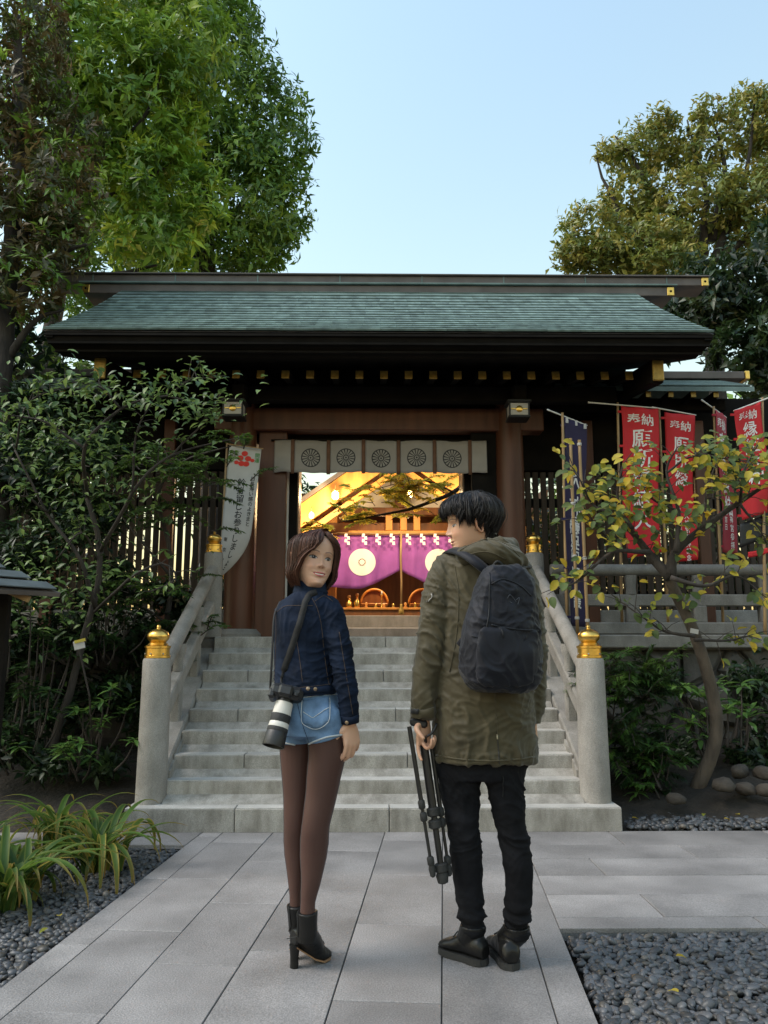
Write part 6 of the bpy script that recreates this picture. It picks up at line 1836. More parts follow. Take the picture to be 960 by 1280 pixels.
# boots
M_leather = pmat('black_leather', (.006, .0058, .0058), var=.3, scale=20, rough=.38, bump=.15, bscale=70, spec=.35)
M_sole = pmat('tan_sole', (.22, .12, .06), var=.2, rough=.7)
M_rubber = pmat('dark_rubber', (.018, .018, .018), var=.2, rough=.7, bump=.2, bscale=120)
def heel_boot(ankle, shaft_top, heel, ball, toe, s, par):
    ankle, shaft_top, heel, ball, toe = (Vector(q_) for q_ in (ankle, shaft_top, heel, ball, toe))
    d = (ball - heel); d.z = 0; d.normalize(); sd = d.cross(Vector((0, 0, 1)))
    hh = .078
    b = MB()
    b.tube(curve_pts([shaft_top, (shaft_top+ankle)/2, ankle, ankle - Vector((0, 0, .03)) - d*.004], 12), list(np.interp(np.linspace(0, 3, 13), range(4), [.041, .039, .040, .036])), 18)
    hp_ = Vector((heel.x, heel.y, 0)) + Vector((0, 0, hh))
    b.tube(curve_pts([hp_ + Vector((0, 0, .028)) - d*.002, hp_ + d*.035 + Vector((0, 0, .022)), ball + Vector((0, 0, .034)), toe - d*.03 + Vector((0, 0, .023)), toe + Vector((0, 0, .017))], 24), list(np.interp(np.linspace(0, 4, 25), range(5), [.030, .035, .036, .028, .012])), 18)
    b.tube([ankle, ankle*.45 + (ball + Vector((0, 0, .05)))*.55, ball + Vector((0, 0, .032))], [.040, .036, .030], 16)
    me = fuse(b, .0042, 4)
    co = co_of(me); co[:, 2] = np.maximum(co[:, 2], np.interp((co[:, :2] - np.array(heel[:2])) @ np.array(d[:2]), [0, (ball-heel).length*.9, 1], [hh, .008, .008])); set_co(me, co)
    me.materials.append(M_leather)
    bo = place('boot', me, None, par)
    m = MB(); c0 = hp_ + d*.006; rgs = []
    for z, k in ((hh + .004, 1.0), (hh*.5, .80), (.012, .78), (.001, .80)):
        rgs.append([Vector((c0.x, c0.y, z)) + d*(math.cos(2*PI*i/14)*.020*k) + sd*(math.sin(2*PI*i/14)*.022*k) for i in range(14)])
    loft(m, rgs); m.build('heel', M_leather, bo, smooth='auto')
    m = MB(); L_ = (toe-heel).length; rgs = []
    prof = [(0.03, .024), (.25, .020), (.5, .030), (.72, .036), (.9, .026), (1.0, .006)]
    v = []; f = []
    for t, w_ in prof:
        p = heel + (toe-heel)*t; z = float(np.interp(t, [0, .62, 1], [hh - .002, .004, .006]))
        for sg in (-1, 1):
            for dz in (0, .006): v.append(Vector((p.x, p.y, z + dz)) + sd*sg*w_)
    for i in range(len(prof)-1):
        a = 4*i; f += [(a, a+2, a+6, a+4), (a+1, a+5, a+7, a+3), (a, a+4, a+5, a+1), (a+2, a+3, a+7, a+6)]
    f += [(0, 1, 3, 2), (4*len(prof)-4, 4*len(prof)-2, 4*len(prof)-1, 4*len(prof)-3)]
    m.add(v, f); m.build('sole', M_sole, bo)
    m = MB(); zz_ = shaft_top*.9 + ankle*.1 - d*.041 + sd*.0
    m.tube([shaft_top - d*.041, ankle - d*.041, hp_ - d*.028 + Vector((0, 0, .03))], .0018, 5); m.build('zip', M_rubber, bo)
    return bo
heel_boot(at(384, 1168, YW-.01), at(384, 1139, YW-.018), gnd(366, 1210), Vector((-.215, 3.335, 0)), Vector((-.168, 3.366, 0)), 1, wo)
heel_boot(at(373, 1155, YW+.08), at(371, 1130, YW+.07), Vector((-.312, 3.36, 0)), Vector((-.245, 3.435, 0)), Vector((-.205, 3.475, 0)), 1, wo)
# hair: chin-length bob
rh = random.Random(5)
paths, wid, cols = [], [], []
part_x = -.018
OPZ = [-.12, -.06, -.02, .010, .035, .055, .075, .095, .13]; OPA = [R(60), R(60), R(57), R(48), R(31), R(18), R(9), R(3), R(0)]
OPL = [R(60), R(59), R(53), R(39), R(20), R(9), R(3), R(0), R(0)]; OPR = [R(60), R(60), R(57), R(52), R(43), R(33), R(20), R(8), R(0)]
for i in range(3400):
    a = rh.uniform(-PI, PI); side = 1 if a > 0 else -1
    if abs(a) > R(70) and rh.random() < .25: continue
    zend = -.103 + rh.uniform(-.012, .010) + (.010 if abs(a) > 2.3 else 0)
    off0 = rh.uniform(.006, .018) + (rh.uniform(.003, .010) if rh.random() < .05 else 0); j_ = R(20)*rh.random()**2
    start = np.array([part_x + rh.uniform(-.006, .006)*1, .040 + rh.uniform(-.085, .03)*(min(1, abs(a)/2)), .1225])
    n = 16; P = []
    for k in range(n):
        t = k/(n-1); z = .116 + (zend-.116)*t**1.05
        aa = side*max(abs(a), float(np.interp(z, OPZ, OPL if side > 0 else OPR)) + j_)
        P.append(skull(aa, z, off0*(1 - .35*max(0, t-.7)/.3) + .003*math.sin(t*PI)))
    P = np.array(P); bl_ = np.clip(1 - np.arange(n)/3.2, 0, 1)[:, None]
    P = P*(1-bl_) + start*bl_
    k_ = np.array([.99, .975, .955, .925]); P[-4:, :2] *= k_[:, None]
    P += np.array([rh.gauss(0, .0010), rh.gauss(0, .0010), 0])
    g = rh.uniform(.5, 1.6)
    paths.append(xf(MW, P*1.04) - np.array(HCW)); wid.append(rh.uniform(.0013, .0027)); cols.append(np.array([.055*g, .021*g, .012*g]))
V, F, C = strands_mesh(paths, wid, cols)
cap = MB()
def capfn(u, v):
    a = -PI + 2*PI*u; z = .117 - (.117 + .04)*v
    OP_ = OPL if a > 0 else OPR; zo = float(np.interp(abs(a), OP_[::-1][1:-1], OPZ[::-1][1:-1])) if abs(a) < R(59) else -1
    z = max(z, zo + .010)
    return Vector(skull(a, min(z, .117), .006))
cap.grid(capfn, 60, 24)
cv = xf(MW, np.array([tuple(p) for p in cap.v])*1.04) - np.array(HCW)
Vh = np.concatenate([V, cv]) + np.array(HCW)
Fh = [tuple(q_) for q_ in F.tolist()] + [tuple(i + len(V) for i in q_) for q_ in cap.f]
place('hair', np_mesh('hair', Vh, Fh, M_hairw, True, np.concatenate([C, np.tile(np.array([.03, .013, .008]), (len(cv), 1))])), None, wo)

# ------------------------------------------------------------------ her camera with a white telephoto lens
M_plastic = pmat('camera_black', (.014, .014, .015), var=.2, scale=30, rough=.45, bump=.15, bscale=200)
M_lensw = pmat('lens_white', (.60, .575, .53), var=.05, rough=.4)
M_strap = pmat('strap_black', (.007, .007, .008), var=.25, scale=60, rough=.75, bump=.2, bscale=300)
YC = YW - .12
ca = thing('camera_with_lens', at(356, 880, YC), 'black camera with white telephoto lens hanging at the left hip', 'camera')
c0 = at(357, 874, YC); tip = at(343, 927, YC - .05)
axd = (tip - c0).normalized(); sdv = axd.cross(Vector((0, -1, .2))).normalized(); upv = sdv.cross(axd)
Mc = Matrix((sdv, upv, axd)).transposed().to_4x4(); Mc.translation = c0
bm_ = MB()
bm_.box((0, 0, -.022), (.128, .085, .050), bev=.014); bm_.box((0, .052, -.020), (.055, .03, .045), bev=.010); bm_.box((.052, .0, -.006), (.030, .080, .040), bev=.010)
cb = place('camera_body', bm_.mesh('camera_body', M_plastic), Mc, ca)
m = MB(); m.box((0, 0, -.0485), (.075, .055, .004), bev=.002); place('screen', m.mesh('screen', pmat('dark_screen', (.01, .012, .015), rough=.12)), Mc, cb)
m = MB(); m.lathe((-.04, .045, -.02), [(.012, 0), (.012, .01), (.009, .012)], 14); place('dial', m.mesh('dial', M_plastic, 'auto'), Mc, cb)
secs = [('mount', .0, .014, .030, .031, M_plastic), ('white_barrel', .014, .062, .033, .036, M_lensw), ('zoom_ring', .062, .092, .0385, .0385, M_rubber), ('white_barrel', .092, .112, .0375, .0385, M_lensw), ('focus_ring', .112, .128, .040, .040, M_rubber), ('lens_hood', .128, .182, .040, .0425, M_plastic)]
for nm, z0, z1, r0, r1, mt_ in secs:
    m = MB(); pr_ = [(r0*.98, z0), (r0, z0+.002), (r1, z1-.002), (r1*.985, z1)]
    if nm == 'lens_hood': pr_ += [(r1*.90, z1), (r1*.86, z1-.03), (.004, z1-.034)]
    m.lathe((0, 0, 0), pr_, 28); place(nm, m.mesh(nm, mt_, 'auto'), Mc, ca)
for z, x in ((.044, .0), (.102, .004)):
    m = MB(); m.box((0, -.0375, z), (.010, .004, .012)); place('red_mark', m.mesh('red_mark', M_redprint), Mc, ca)
# strap over her shoulder
def ribbon(b, pts, w, n=34, off=.005):
    P = curve_pts([Vector((x, y, Yd)) for x, y, Yd in pts], n); L_ = []
    last = None
    for q_ in P:
        p, nn = cast(b, q_.x, q_.y)
        if p is None or (q_.z > 0): p, nn = at(q_.x, q_.y, q_.z if q_.z > 0 else 3.2), Vector((0, -1, 0))
        L_.append(p + nn*off)
    return L_
stp = ribbon(bvJ, ((396, 741, 0), (386, 745, 0), (380, 760, 0), (373, 785, 0), (365, 810, 0), (357, 834, 0), (353, 848, 0)), 0)
stp += [at(352, 856, YC + .0), at(351, 862, YC - .01)]
m = MB(); pts_l, pts_r = [], []
for i, p in enumerate(stp):
    t = (stp[min(i+1, len(stp)-1)] - stp[max(i-1, 0)]).normalized(); s_ = t.cross(Vector((0, -1, .0))).normalized()
    w_ = .0125 if i < len(stp)-6 else .005
    pts_l.append(p - s_*w_); pts_r.append(p + s_*w_)
v = pts_l + pts_r; n = len(stp)
m.add(v, [(i, i+1, n+i+1, n+i) for i in range(n-1)])
place('strap', evaluated(m.mesh('strap', M_strap, True), [('SOLIDIFY', {'thickness': .002})]), None, ca)
m = MB(); m.tube(curve_pts([at(350, 752, YW+.02), at(343, 770, YW-.06), at(341, 800, YW-.10), at(339, 840, YW-.12), at(338, 860, YC+.01), at(341, 868, YC)], 30), [.0045]*31, 8, squash=.5); m.build('strap', M_strap, ca, smooth=True)

# ================================================================== the man
SKM = (.50, .285, .185)
YM = 3.31
mo = thing('person', gnd(612, 1205), 'person in olive hooded parka and black jeans seen from behind', 'person')
body = MB(); rg = []
for py, cx, hw, hd in ((680, 600, 18, .055), (695, 603, 44, .08), (720, 605, 52, .10), (780, 605, 50, .10), (850, 605, 46, .10), (920, 606, 46, .105), (945, 606, 46, .10)): ringh(rg, cx, py, YM, hw, hd)
loft(body, rg)
ptube(body, [(598, 705, YM, 18), (594, 680, YM-.005, 17.5), (590, 662, YM, 17)])
WL = at(529, 898, YM-.045)
ptube(body, [(556, 715, YM-.01, 14), (547, 778, YM-.02, 12.5), (540, 826, YM-.03, 11), (531, 880, YM-.045, 9), (529, 902, YM-.045, 7.6)])
WRr = at(666, 900, YM+.03)
ptube(body, [(652, 715, YM, 14), (662, 766, YM+.01, 12), (667, 823, YM+.02, 10), (667, 867, YM+.03, 9), (666, 902, YM+.03, 7.6)])
ptube(body, [(578, 950, YM, 24), (578, 1003, YM, 18), (580, 1044, YM-.01, 14), (584, 1085, YM+.01, 14), (588, 1130, YM+.02, 11), (592, 1175, YM+.02, 10)], n=18)
ptube(body, [(632, 950, YM-.01, 24), (636, 1003, YM-.02, 18), (643, 1044, YM-.03, 14), (649, 1085, YM-.03, 14), (648, 1130, YM-.02, 11), (645, 1175, YM-.02, 10)], n=18)
hand(body, WL, (-.02, -.10, -1), (-.75, -.60, 0), (.55, -.10, 0), .98, (.35, 1.55, 1.65, 1.7), (.0, .9))
hand(body, WRr, (.02, .0, -1), (-.2, 1, 0), (-1, 0, 0), .98, (.7, .8, .9, 1.0), (.2, .3))
body = fuse(body, .0045, 3)
HCM = at(589, 656.5, YM)
MM = Matrix.Translation(HCM) @ Matrix.Rotation(R(95), 4, 'Z') @ Matrix.Rotation(R(-6), 4, 'X')
body_with_head('body', body, MM, 1.06, False, SKM, (.36, .13, .11), (.010, .008, .008), .25, M_skin, mo, gaze=.001)
# hair: short, black, fringe over the brow
rh = random.Random(8)
paths, wid, cols = [], [], []
for i in range(3600):
    a = rh.uniform(-PI, PI); A2 = abs(a)
    zl = float(np.interp(A2, [0, R(35), R(52), R(66), R(76), R(88), R(104), R(122), PI], [.046, .044, .040, .016, -.002, .006, .004, -.060, -.072]))
    zend = zl + rh.uniform(-.012, .012)
    zs = rh.choice([.122, .122, .116, .105, .09, .07, .05, .03])
    if zs < zend + .045: zs = zend + .05
    lay = rh.random(); ck = random.Random(int((a+4)*9) + 31*int(lay*3)); cl_t, cl_l, cl_o = ck.gauss(0, .22), ck.uniform(-.010, .010), ck.uniform(-.004, .007)
    zend += cl_l
    if zs < zend + .045: zs = zend + .05
    off = .006 + .016*lay + cl_o + (rh.uniform(.003, .010) if rh.random() < .06 else 0)
    n = 12; P = []; tw = rh.gauss(0, .06) + cl_t; side = 1 if a > 0 else -1
    for k in range(n):
        t = k/(n-1); z = zs + (zend-zs)*t
        puff = .010*math.sin(min(1, max(0, (0.13-z)/.10))*PI*.5)
        o_ = (off + puff)*(1 - (.62 if A2 > R(48) else .25)*max(0, (t-.45)/.55)**1.3)
        if z < .02 and A2 > R(95): o_ *= max(.25, (z+.09)/.11)
        P.append(skull(a + (tw + .16*math.sin(a*2))*t, min(z, .1140), max(.003, o_)) if z > -.03 else skull(a, -.03, max(.002, o_)) + np.array([0, .016*(-.03-z)/.04, z+.03]))
    P = np.array(P)
    if zs > .117:
        st = np.array([rh.uniform(-.03, .03), -.03 + rh.uniform(-.03, .03), .128 + .004*lay]); bl_ = np.clip(1 - np.arange(n)/3.0, 0, 1)[:, None]; P = P*(1-bl_) + st*bl_
    P += np.array([rh.gauss(0, .0018), rh.gauss(0, .0018), rh.gauss(0, .0012)])
    g = rh.uniform(.5, 1.7)
    paths.append(xf(MM, P*1.06) - np.array(HCM)); wid.append(rh.uniform(.0014, .0030)); cols.append(np.array([.0125*g, .0105*g, .011*g]))
V, F, C = strands_mesh(paths, wid, cols)
cap = MB()
def capfn2(u, v):
    a = -PI + 2*PI*u; A2 = abs(a)
    zl = float(np.interp(A2, [0, R(45), R(56), R(66), R(80), R(105), R(125), PI], [.056, .054, .050, .034, .018, .014, -.045, -.055]))
    z = .1145 + (zl-.1145)*v
    return Vector(skull(a, max(z, -.03), .007)) + Vector((0, 0, min(0, z+.03)))
cap.grid(capfn2, 60, 24)
cv = xf(MM, np.array([tuple(p) for p in cap.v])*1.06) - np.array(HCM)
Vh = np.concatenate([V, cv]) + np.array(HCM); Fh = [tuple(q_) for q_ in F.tolist()] + [tuple(i + len(V) for i in q_) for q_ in cap.f]
place('hair', np_mesh('hair', Vh, Fh, M_hairm, True, np.concatenate([C, np.tile(np.array([.008, .007, .007]), (len(cv), 1))])), None, mo)
# parka
M_parka = pmat('olive_parka', (.056, .046, .024), spec=.25, var=.2, scale=7, rough=.62, bump=.12, bscale=240, sheen=.15, bdist=.004)
M_lining = pmat('brown_lining', (.10, .045, .02), var=.2, rough=.9)
pk_ = MB(); rg = []
for py, cx, hw, hd in ((684, 602, 28, .085), (692, 603, 44, .10), (702, 604.5, 55, .115), (716, 606, 60, .128), (740, 607, 61, .135), (780, 606.5, 61, .138), (830, 605.5, 61.5, .142), (880, 605.5, 63, .146), (920, 606, 64, .148), (944, 606, 64.5, .150), (951, 606, 64, .149)): ringh(rg, cx, py, YM, hw, hd, R(4), e=.9)
loft(pk_, rg)
ptube(pk_, [(570, 706, YM-.0, 22), (558, 720, YM-.01, 23), (549, 755, YM-.02, 22.5), (545, 785, YM-.025, 22), (540, 815, YM-.03, 20.5), (535, 845, YM-.035, 19), (530, 875, YM-.045, 16.5), (528.5, 893, YM-.045, 15.5), (528.5, 898, YM-.045, 15.3)], n=22)
ptube(pk_, [(640, 706, YM, 20), (650, 722, YM, 20), (659, 760, YM+.01, 20), (664, 800, YM+.02, 19.5), (666.5, 840, YM+.025, 18), (666, 875, YM+.03, 15.5), (664.5, 898, YM+.03, 13.5), (664, 904, YM+.03, 13)], n=22)
parka = fuse(pk_, .0055, 5)
AE = at(543, 800, YM-.03); AS = at(556, 730, YM); ARr = at(663, 800, YM+.02)
def pw(p, n_):
    v = .0045*noise.noise(Vector((p.x*9, p.y*9, p.z*11)))
    for c in (AE, ARr):
        e = math.exp(-(((p.x-c.x)/.10)**2 + ((p.z-c.z)/.26)**2))
        v += .0085*e*folds(Vector((p.x, p.y, p.z + .5*(p.x-c.x))), 7, 7, 19, c.x*10)
    e = math.exp(-(((p.x-AS.x)/.09)**2 + ((p.z-AS.z)/.14)**2)); v += .006*e*folds(Vector((p.x + .6*p.z, p.y, p.z)), 22, 8, 6, 2.0)
    if p.z < 1.08:
        k = min(1, (1.08-p.z)/.15); v += .0062*k*folds(Vector((p.x, p.y, p.z - .35*abs(p.x-.43))), 9, 5, 6, 5.0) + .0035*k*folds(p, 6, 5, 17, 8.0)
        v += .004*math.exp(-((p.z-.785)/.014)**2)*folds(p, 40, 20, 6, 3.0)
    else:
        v += .0032*folds(p, 6, 5, 9, 11.0)
    return v
wrinkle(parka, pw)
parka.materials.append(M_parka); bvP = bvh_of(parka)
po = place('parka', parka, None, mo)
seam(bvP, ((545, 944), (575, 949), (606, 951), (640, 950), (668, 946)), M_parka, po, .0035, 'hem_seam', off=.001)
m_ = pmat('dark_zip', (.015, .014, .012), rough=.5)
seam(bvP, ((621.5, 922), (623, 940), (624, 955)), m_, po, .0028, 'vent_zip', off=.001)
m_ = pmat('zip_pull', (.4, .36, .26), rough=.4, metal=.6)
seam(bvP, ((621, 918), (621.5, 924)), m_, po, .0032, 'zip_pull', off=.004)
seam(bvP, ((618, 862), (620, 890), (621, 918)), M_parka, po, .0028, 'back_seam', off=.0)
seam(bvP, ((568, 705), (573, 740), (571, 790), (562, 840)), M_parka, po, .0026, 'armhole_seam', off=.0)
patch(bvP, lambda u, v: (514.5 + 28*u, 884 + 3*math.sin(u*PI) + 14*v), 10, 3, M_parka, po, 'cuff', .004, .005)
patch(bvP, lambda u, v: (516 + 8*u, 886 + 6*v), 3, 2, M_rubber, po, 'cuff_tab', .009, .004)
bd = patch(bvP, lambda u, v: (535.5 + 6*u - 2.5*v, 741 + 12*v), 3, 3, M_parka, po, 'sleeve_badge', .001, .002)
seam(bvP, ((539, 743), (540.5, 746), (538, 749), (536, 752)), M_white, bd, .0016, 'badge_mark', n=8, off=.0035)
# hood lying on the shoulders
hd_ = MB()
c = at(601, 695, YM-.01)
ringpts = [c + Vector((.105*math.cos(t) + .015, .095*math.sin(t) - .03, .000 - .012*math.sin(t) + .026*math.cos(t))) for t in np.linspace(0, 2*PI, 25)]
hd_.tube(ringpts, [.034 + .010*max(0, -math.sin(t)) for t in np.linspace(0, 2*PI, 25)], 14)
hd_.tube(curve_pts([at(572, 694, YM-.10), at(597, 689, YM-.15), at(620, 692, YM-.165), at(641, 699, YM-.14), at(652, 706, YM-.08)], 20), list(np.interp(np.linspace(0, 4, 21), range(5), [.020, .045, .060, .055, .028])), 16, squash=.85)
hd_.tube(curve_pts([at(606, 681, YM-.11), at(626, 685, YM-.12), at(644, 695, YM-.09)], 12), list(np.interp(np.linspace(0, 2, 13), range(3), [.026, .042, .028])), 14)
hood = fuse(hd_, .005, 5)
def hwf(p, n_): return .004*noise.noise(p*12) + .0065*folds(Vector((p.x, p.y, p.z + .4*p.x)), 5, 5, 11, 2.0)
wrinkle(hood, hwf); hood.materials.append(M_parka); ho = place('hood', hood, None, po)
bvH = bvh_of(hood)
seam(bvH, ((575, 688), (592, 679), (612, 674), (634, 681), (650, 696)), M_parka, ho, .0028, 'hood_seam', off=.0)
seam(bvH, ((582, 694), (600, 690), (615, 691), (632, 699)), m_ if False else M_parka, ho, .0024, 'hood_seam', off=.0)
# jeans
M_jeans = pmat('black_jeans', (.0070, .0072, .0092), spec=.15, var=.4, scale=9, rough=.85, bump=.25, bscale=420, bdist=.003, speck=.25, sscale=700)
jn = MB(); rg = []
for py, cx, hw, hd in ((915, 604, 52, .115), (945, 603, 54, .12), (962, 601, 54, .118), (972, 600, 52, .11)): ringh(rg, cx, py, YM-.0, hw, hd)
loft(jn, rg)
ptube(jn, [(577, 950, YM, 31), (573.5, 965, YM, 29), (577, 1003, YM, 23.5), (578.5, 1033, YM-.01, 20.5), (581, 1048, YM-.005, 20), (584, 1085, YM+.015, 19.2), (586, 1112, YM+.02, 17.3), (589, 1140, YM+.02, 17), (591, 1160, YM+.02, 15.5), (591.5, 1170, YM+.02, 15)], n=24, per=5)
ptube(jn, [(630, 950, YM-.01, 31), (630, 965, YM-.01, 27.5), (634.5, 1003, YM-.02, 21.5), (639, 1033, YM-.03, 19.2), (643, 1048, YM-.03, 19), (648, 1085, YM-.03, 18.3), (648.5, 1112, YM-.025, 17), (647, 1140, YM-.02, 17), (646, 1160, YM-.02, 15.5), (645.5, 1172, YM-.02, 15)], n=24, per=5)
jeans = fuse(jn, .005, 4)
ZK = at(580, 1040, YM).z; ZA = at(590, 1150, YM).z
def jf(p, n_):
    v = .0020*noise.noise(Vector((p.x*18, p.y*18, p.z*26)))
    k = math.exp(-((p.z-ZK)/.085)**2); v += .0055*k*folds(p, 5, 5, 20, 1.0)
    k = math.exp(-((p.z-ZA)/.06)**2); v += .0065*k*folds(p, 4, 4, 20, 3.0) + .006*k*math.sin(p.z*120 + 3*noise.noise(p*7))
    k = math.exp(-((p.z-.66)/.09)**2); v += .0055*k*folds(Vector((p.x, p.y, p.z + .8*p.x)), 8, 6, 16, 6.0)
    v += .0025*folds(p, 10, 8, 8, 2.0)
    return v
wrinkle(jeans, jf); jeans.materials.append(M_jeans); jeo = place('jeans', jeans, None, mo)
bvJe = bvh_of(jeans)
seam(bvJe, ((628, 970), (629, 985), (629, 996)), M_strap, jeo, .0018, 'hanging_cord', off=.004)
# boots
def man_boot(heel, toe, ankle, par):
    heel, toe, ankle = Vector(heel), Vector(toe), Vector(ankle)
    d = (toe-heel).normalized(); sd = d.cross(Vector((0, 0, 1))); L_ = (toe-heel).length
    b = MB()
    ax0 = heel + d*.085 
    b.tube([ankle + Vector((0, 0, .03)), Vector((ankle.x, ankle.y, .12)), Vector((ax0.x, ax0.y, .075))], [.052, .050, .046], 18)
    rgs = []
    for t, hw, top in ((.0, .026, .07), (.06, .036, .095), (.2, .040, .105), (.42, .041, .10), (.6, .047, .078), (.8, .048, .062), (.93, .038, .050), (1.0, .018, .036)):
        p = heel + d*L_*t; z0 = .022
        rgs.append([Vector((p.x, p.y, z0 + (top-z0)*(.5+.5*math.sin(a)))) + sd*hw*math.copysign(abs(math.cos(a))**.7, math.cos(a)) for a in np.linspace(0, 2*PI, 20, endpoint=False)])
    loft(b, rgs)
    me = fuse(b, .0045, 4)
    wrinkle(me, lambda p, n_: .0025*noise.noise(p*30))
    me.materials.append(M_leather); bo = place('boot', me, None, par)
    outl = []
    for t in np.linspace(0, 1, 22):
        hw = float(sm(np.array(t), [0, .03, .10, .22, .40, .62, .80, .92, .98, 1.0], [.004, .022, .037, .041, .039, .046, .047, .036, .018, .003])); outl.append((t*1.035 - .018, hw))
    pts = [heel + d*L_*t + sd*hw for t, hw in outl] + [heel + d*L_*t - sd*hw for t, hw in reversed(outl)]
    n = len(pts); m = MB()
    m.add([Vector((p.x, p.y, .001)) for p in pts] + [Vector((p.x, p.y, .016)) for p in pts] + [Vector((p.x, p.y, .025)) for p in pts],
          [tuple(range(n))] + [(i, (i+1) % n, (i+1) % n + n, i+n) for i in range(n)] + [(i+n, (i+1) % n + n, (i+1) % n + 2*n, i+2*n) for i in range(n)] + [tuple(range(3*n-1, 2*n-1, -1))])
    m.build('sole', M_rubber, bo)
    for k in range(3):
        p = heel + d*L_*(.44 + .09*k); z = .098 - .010*k
        m = MB(); m.tube([Vector((p.x, p.y, z)) + sd*.026, Vector((p.x, p.y, z+.013)), Vector((p.x, p.y, z)) - sd*.026], .0028, 6); m.build('lace', M_rubber, bo, smooth=True)
    p = heel + d*L_*.38
    m = MB(); m.tube(curve_pts([Vector((p.x, p.y, .118)), Vector((p.x, p.y, .135)) + sd*.03 + d*.02, Vector((p.x, p.y, .118)) + sd*.045 + d*.01], 8), .0022, 5); m.build('lace_loop', M_strap, bo)
    return bo
man_boot(Vector((.428, 3.285, 0)), Vector((.272, 3.445, 0)), at(591, 1166, YM+.02), mo)
man_boot(Vector((.521, 3.235, 0)), Vector((.490, 3.490, 0)), at(645.5, 1168, YM-.02), mo)

# ------------------------------------------------------------------ backpack
M_pack = pmat('navy_black_nylon', (.0066, .0074, .0128), spec=.22, var=.25, scale=12, rough=.58, bump=.2, bscale=350, bdist=.004, sheen=.1)
bp_ = thing('backpack', at(627, 862, YM-.2), 'navy-black backpack worn over the olive parka', 'backpack')
YP = YM - .215
pb = MB(); rg = []
for py, cx, hw, hd in ((706, 630, 18, .040), (711, 631, 27, .058), (722, 632, 34, .072), (745, 631, 40, .084), (780, 627.5, 47, .094), (812, 625.5, 52, .100), (838, 626, 51.5, .100), (853, 627.5, 47, .090), (861, 629, 40, .076), (865, 629, 30, .06)): ringh(rg, cx, py, YP, hw, hd, R(14), e=.72)
loft(pb, rg)
pack = fuse(pb, .005, 5)
wrinkle(pack, lambda p, n_: .004*noise.noise(p*10) + .0050*folds(Vector((p.x, p.y, p.z + .4*p.x)), 8, 8, 11, 3.0) + .002*folds(p, 20, 20, 26, 5.0))
pack.materials.append(M_pack); pao = place('pack_body', pack, None, bp_); bvB = bvh_of(pack)
# front pocket with flap line
pf = MB(); rg = []
for py, cx, hw, hd in ((784, 636, 33, .012), (789, 636, 38, .022), (815, 635, 43, .030), (838, 634, 42, .030), (852, 632, 36, .022), (858, 631, 28, .012)): ringh(rg, cx, py, YP-.078, hw, hd, R(14), e=.75)
loft(pf, rg); pf = fuse(pf, .0045, 5); wrinkle(pf, lambda p, n_: .004*noise.noise(p*11) + .0045*folds(p, 9, 9, 12, 6.0)); pf.materials.append(M_pack); pfo = place('front_pocket', pf, None, bp_)
bvF = bvh_of(pf)
M_piping = pmat('pack_piping', (.011, .012, .016), rough=.55, spec=.3)
seam(bvB, ((614, 781), (630, 784), (650, 787), (673, 788)), M_piping, pao, .0035, 'zip', off=.002)
seam(bvB, ((612, 716), (612, 740), (610, 775), (600, 815), (596, 845)), M_piping, pao, .0030, 'piping', off=.001)
seam(bvB, ((614, 730), (630, 724), (650, 732), (664, 745)), M_piping, pao, .0030, 'piping', off=.001)
seam(bvB, ((590, 795), (600, 797), (610, 792)), M_piping, pao, .0030, 'side_pocket_edge', off=.001)
M_logo = pmat('pale_print', (.12, .13, .16), var=.2, rough=.6)
for pts in (((634, 748), (637, 743), (642, 748), (645, 752)), ((645, 750), (649, 747), (647, 756)), ((637, 752), (640, 754))):
    seam(bvB, pts, M_logo, pao, .0007, 'logo_mark', n=8, off=.002)
for (x, y) in ((624, 783), (626, 787)):
    p, nn = cast(bvB, x, y)
    if p is not None:
        m = MB(); m.tube([p + nn*.006, p + nn*.008 + Vector((.004, 0, -.016)), p + nn*.006 + Vector((.007, 0, -.034))], [.003, .0042, .003], 6); m.build('zip_pull', M_strap, pao, smooth=True)
# shoulder straps and grab loop
def strapmesh(P, w, par, name='shoulder_strap', th=.010, up=Vector((0, -1, .5))):
    P = curve_pts(P, 24); l, r_ = [], []
    for i, p in enumerate(P):
        t = (P[min(i+1, len(P)-1)] - P[max(i-1, 0)]).normalized(); s_ = t.cross(up).normalized(); l.append(p - s_*w); r_.append(p + s_*w)
    n = len(P); m = MB(); m.add(l + r_, [(i, i+1, n+i+1, n+i) for i in range(n-1)])
    place(name, evaluated(m.mesh(name, M_pack, True), [('SOLIDIFY', {'thickness': th, 'offset': 0.0})]), None, par)
strapmesh([at(612, 716, YM-.19), at(603, 709, YM-.20), at(593, 701, YM-.195), at(580, 692, YM-.155), at(568, 688, YM-.09), at(559, 690, YM-.01), at(555, 706, YM+.09), at(556, 740, YM+.12)], .020, bp_)
strapmesh([at(640, 716, YM-.19), at(650, 708, YM-.16), at(657, 706, YM-.08), at(660, 712, YM+.03), at(655, 740, YM+.12)], .020, bp_)
m = MB(); m.tube(curve_pts([at(615, 709, YP), at(622, 702, YP-.01), at(630, 709, YP)], 10), .006, 8); m.build('grab_loop', M_strap, bp_, smooth=True)
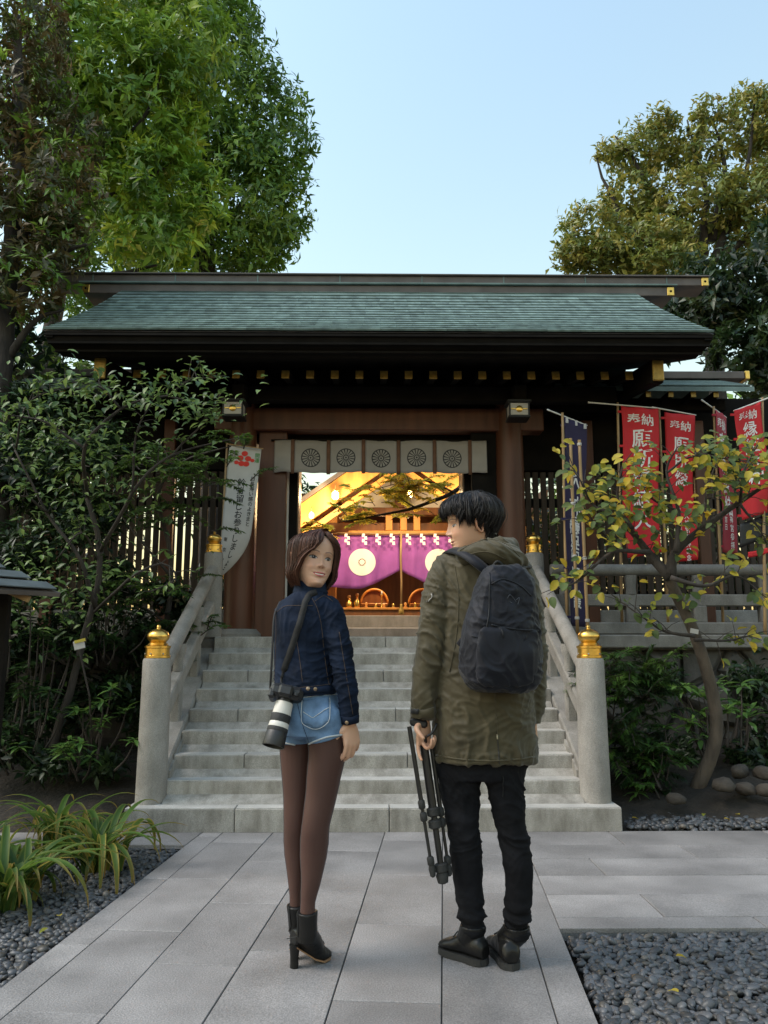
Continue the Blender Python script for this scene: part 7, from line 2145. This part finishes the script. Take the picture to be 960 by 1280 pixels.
strapmesh([at(578, 800, YM-.14), at(570, 812, YM-.10), at(566, 825, YM-.02)], .012, bp_, 'side_strap', .004)

# ------------------------------------------------------------------ folded tripod in his hand
M_tri = pmat('tripod_black', (.010, .010, .011), var=.2, rough=.38, spec=.5)
tr = thing('folded_tripod', at(554, 1105, YM-.06), 'folded black tripod carried in the hand beside the jeans', 'tripod')
YT = YM - .055
def tleg(a, b, r, nm, z=0.0):
    A_, B_ = at(*a, YT+z), at(*b, YT+z-.02)
    m = MB(); m.tube([A_, A_ + (B_-A_)*.5], r, 12); lg = m.build(nm, M_tri, tr, smooth='auto')
    m = MB(); m.tube([A_ + (B_-A_)*.5, A_ + (B_-A_)*.9], r*.72, 12); m.build('lower_tube', M_tri, lg, smooth='auto')
    for f_ in (.52, .60, .885):
        c_ = A_ + (B_-A_)*f_; dd = (B_-A_).normalized()
        m = MB(); m.tube([c_ - dd*.017, c_ - dd*.012, c_ + dd*.012, c_ + dd*.017], [r*1.1, r*1.55, r*1.55, r*1.1], 12); m.build('clamp', M_rubber, lg, smooth='auto')
    c_ = A_ + (B_-A_)*.9; dd = (B_-A_).normalized()
    m = MB(); m.tube([c_, c_ + dd*.02, c_ + dd*.045, c_ + dd*.05], [r*1.0, r*1.5, r*1.2, r*.5], 12); m.build('rubber_foot', M_rubber, lg, smooth='auto')
tleg((511.5, 908), (542, 1099), .0088, 'leg', -.02)
tleg((528, 918), (554.5, 1107), .0165, 'leg', .0)
tleg((539, 930), (562, 1095), .0088, 'leg', .02)
hp0 = at(520, 906, YT)
m = MB(); m.box(hp0 + Vector((.010, .0, .008)), (.07, .055, .030), Matrix.Rotation(.18, 3, 'Y'), bev=.008); m.build('hub', M_tri, tr)
m = MB(); m.tube([hp0 + Vector((.0, .0, .02)), hp0 + Vector((-.004, 0, .05))], [.014, .016], 12); m.build('head', M_tri, tr, smooth='auto')
m = MB(); m.tube(curve_pts([at(533, 921, YT-.025), at(541, 915, YT-.02), at(546, 904, YT-.01)], 8), .005, 8); m.build('pan_handle', M_tri, tr, smooth=True)
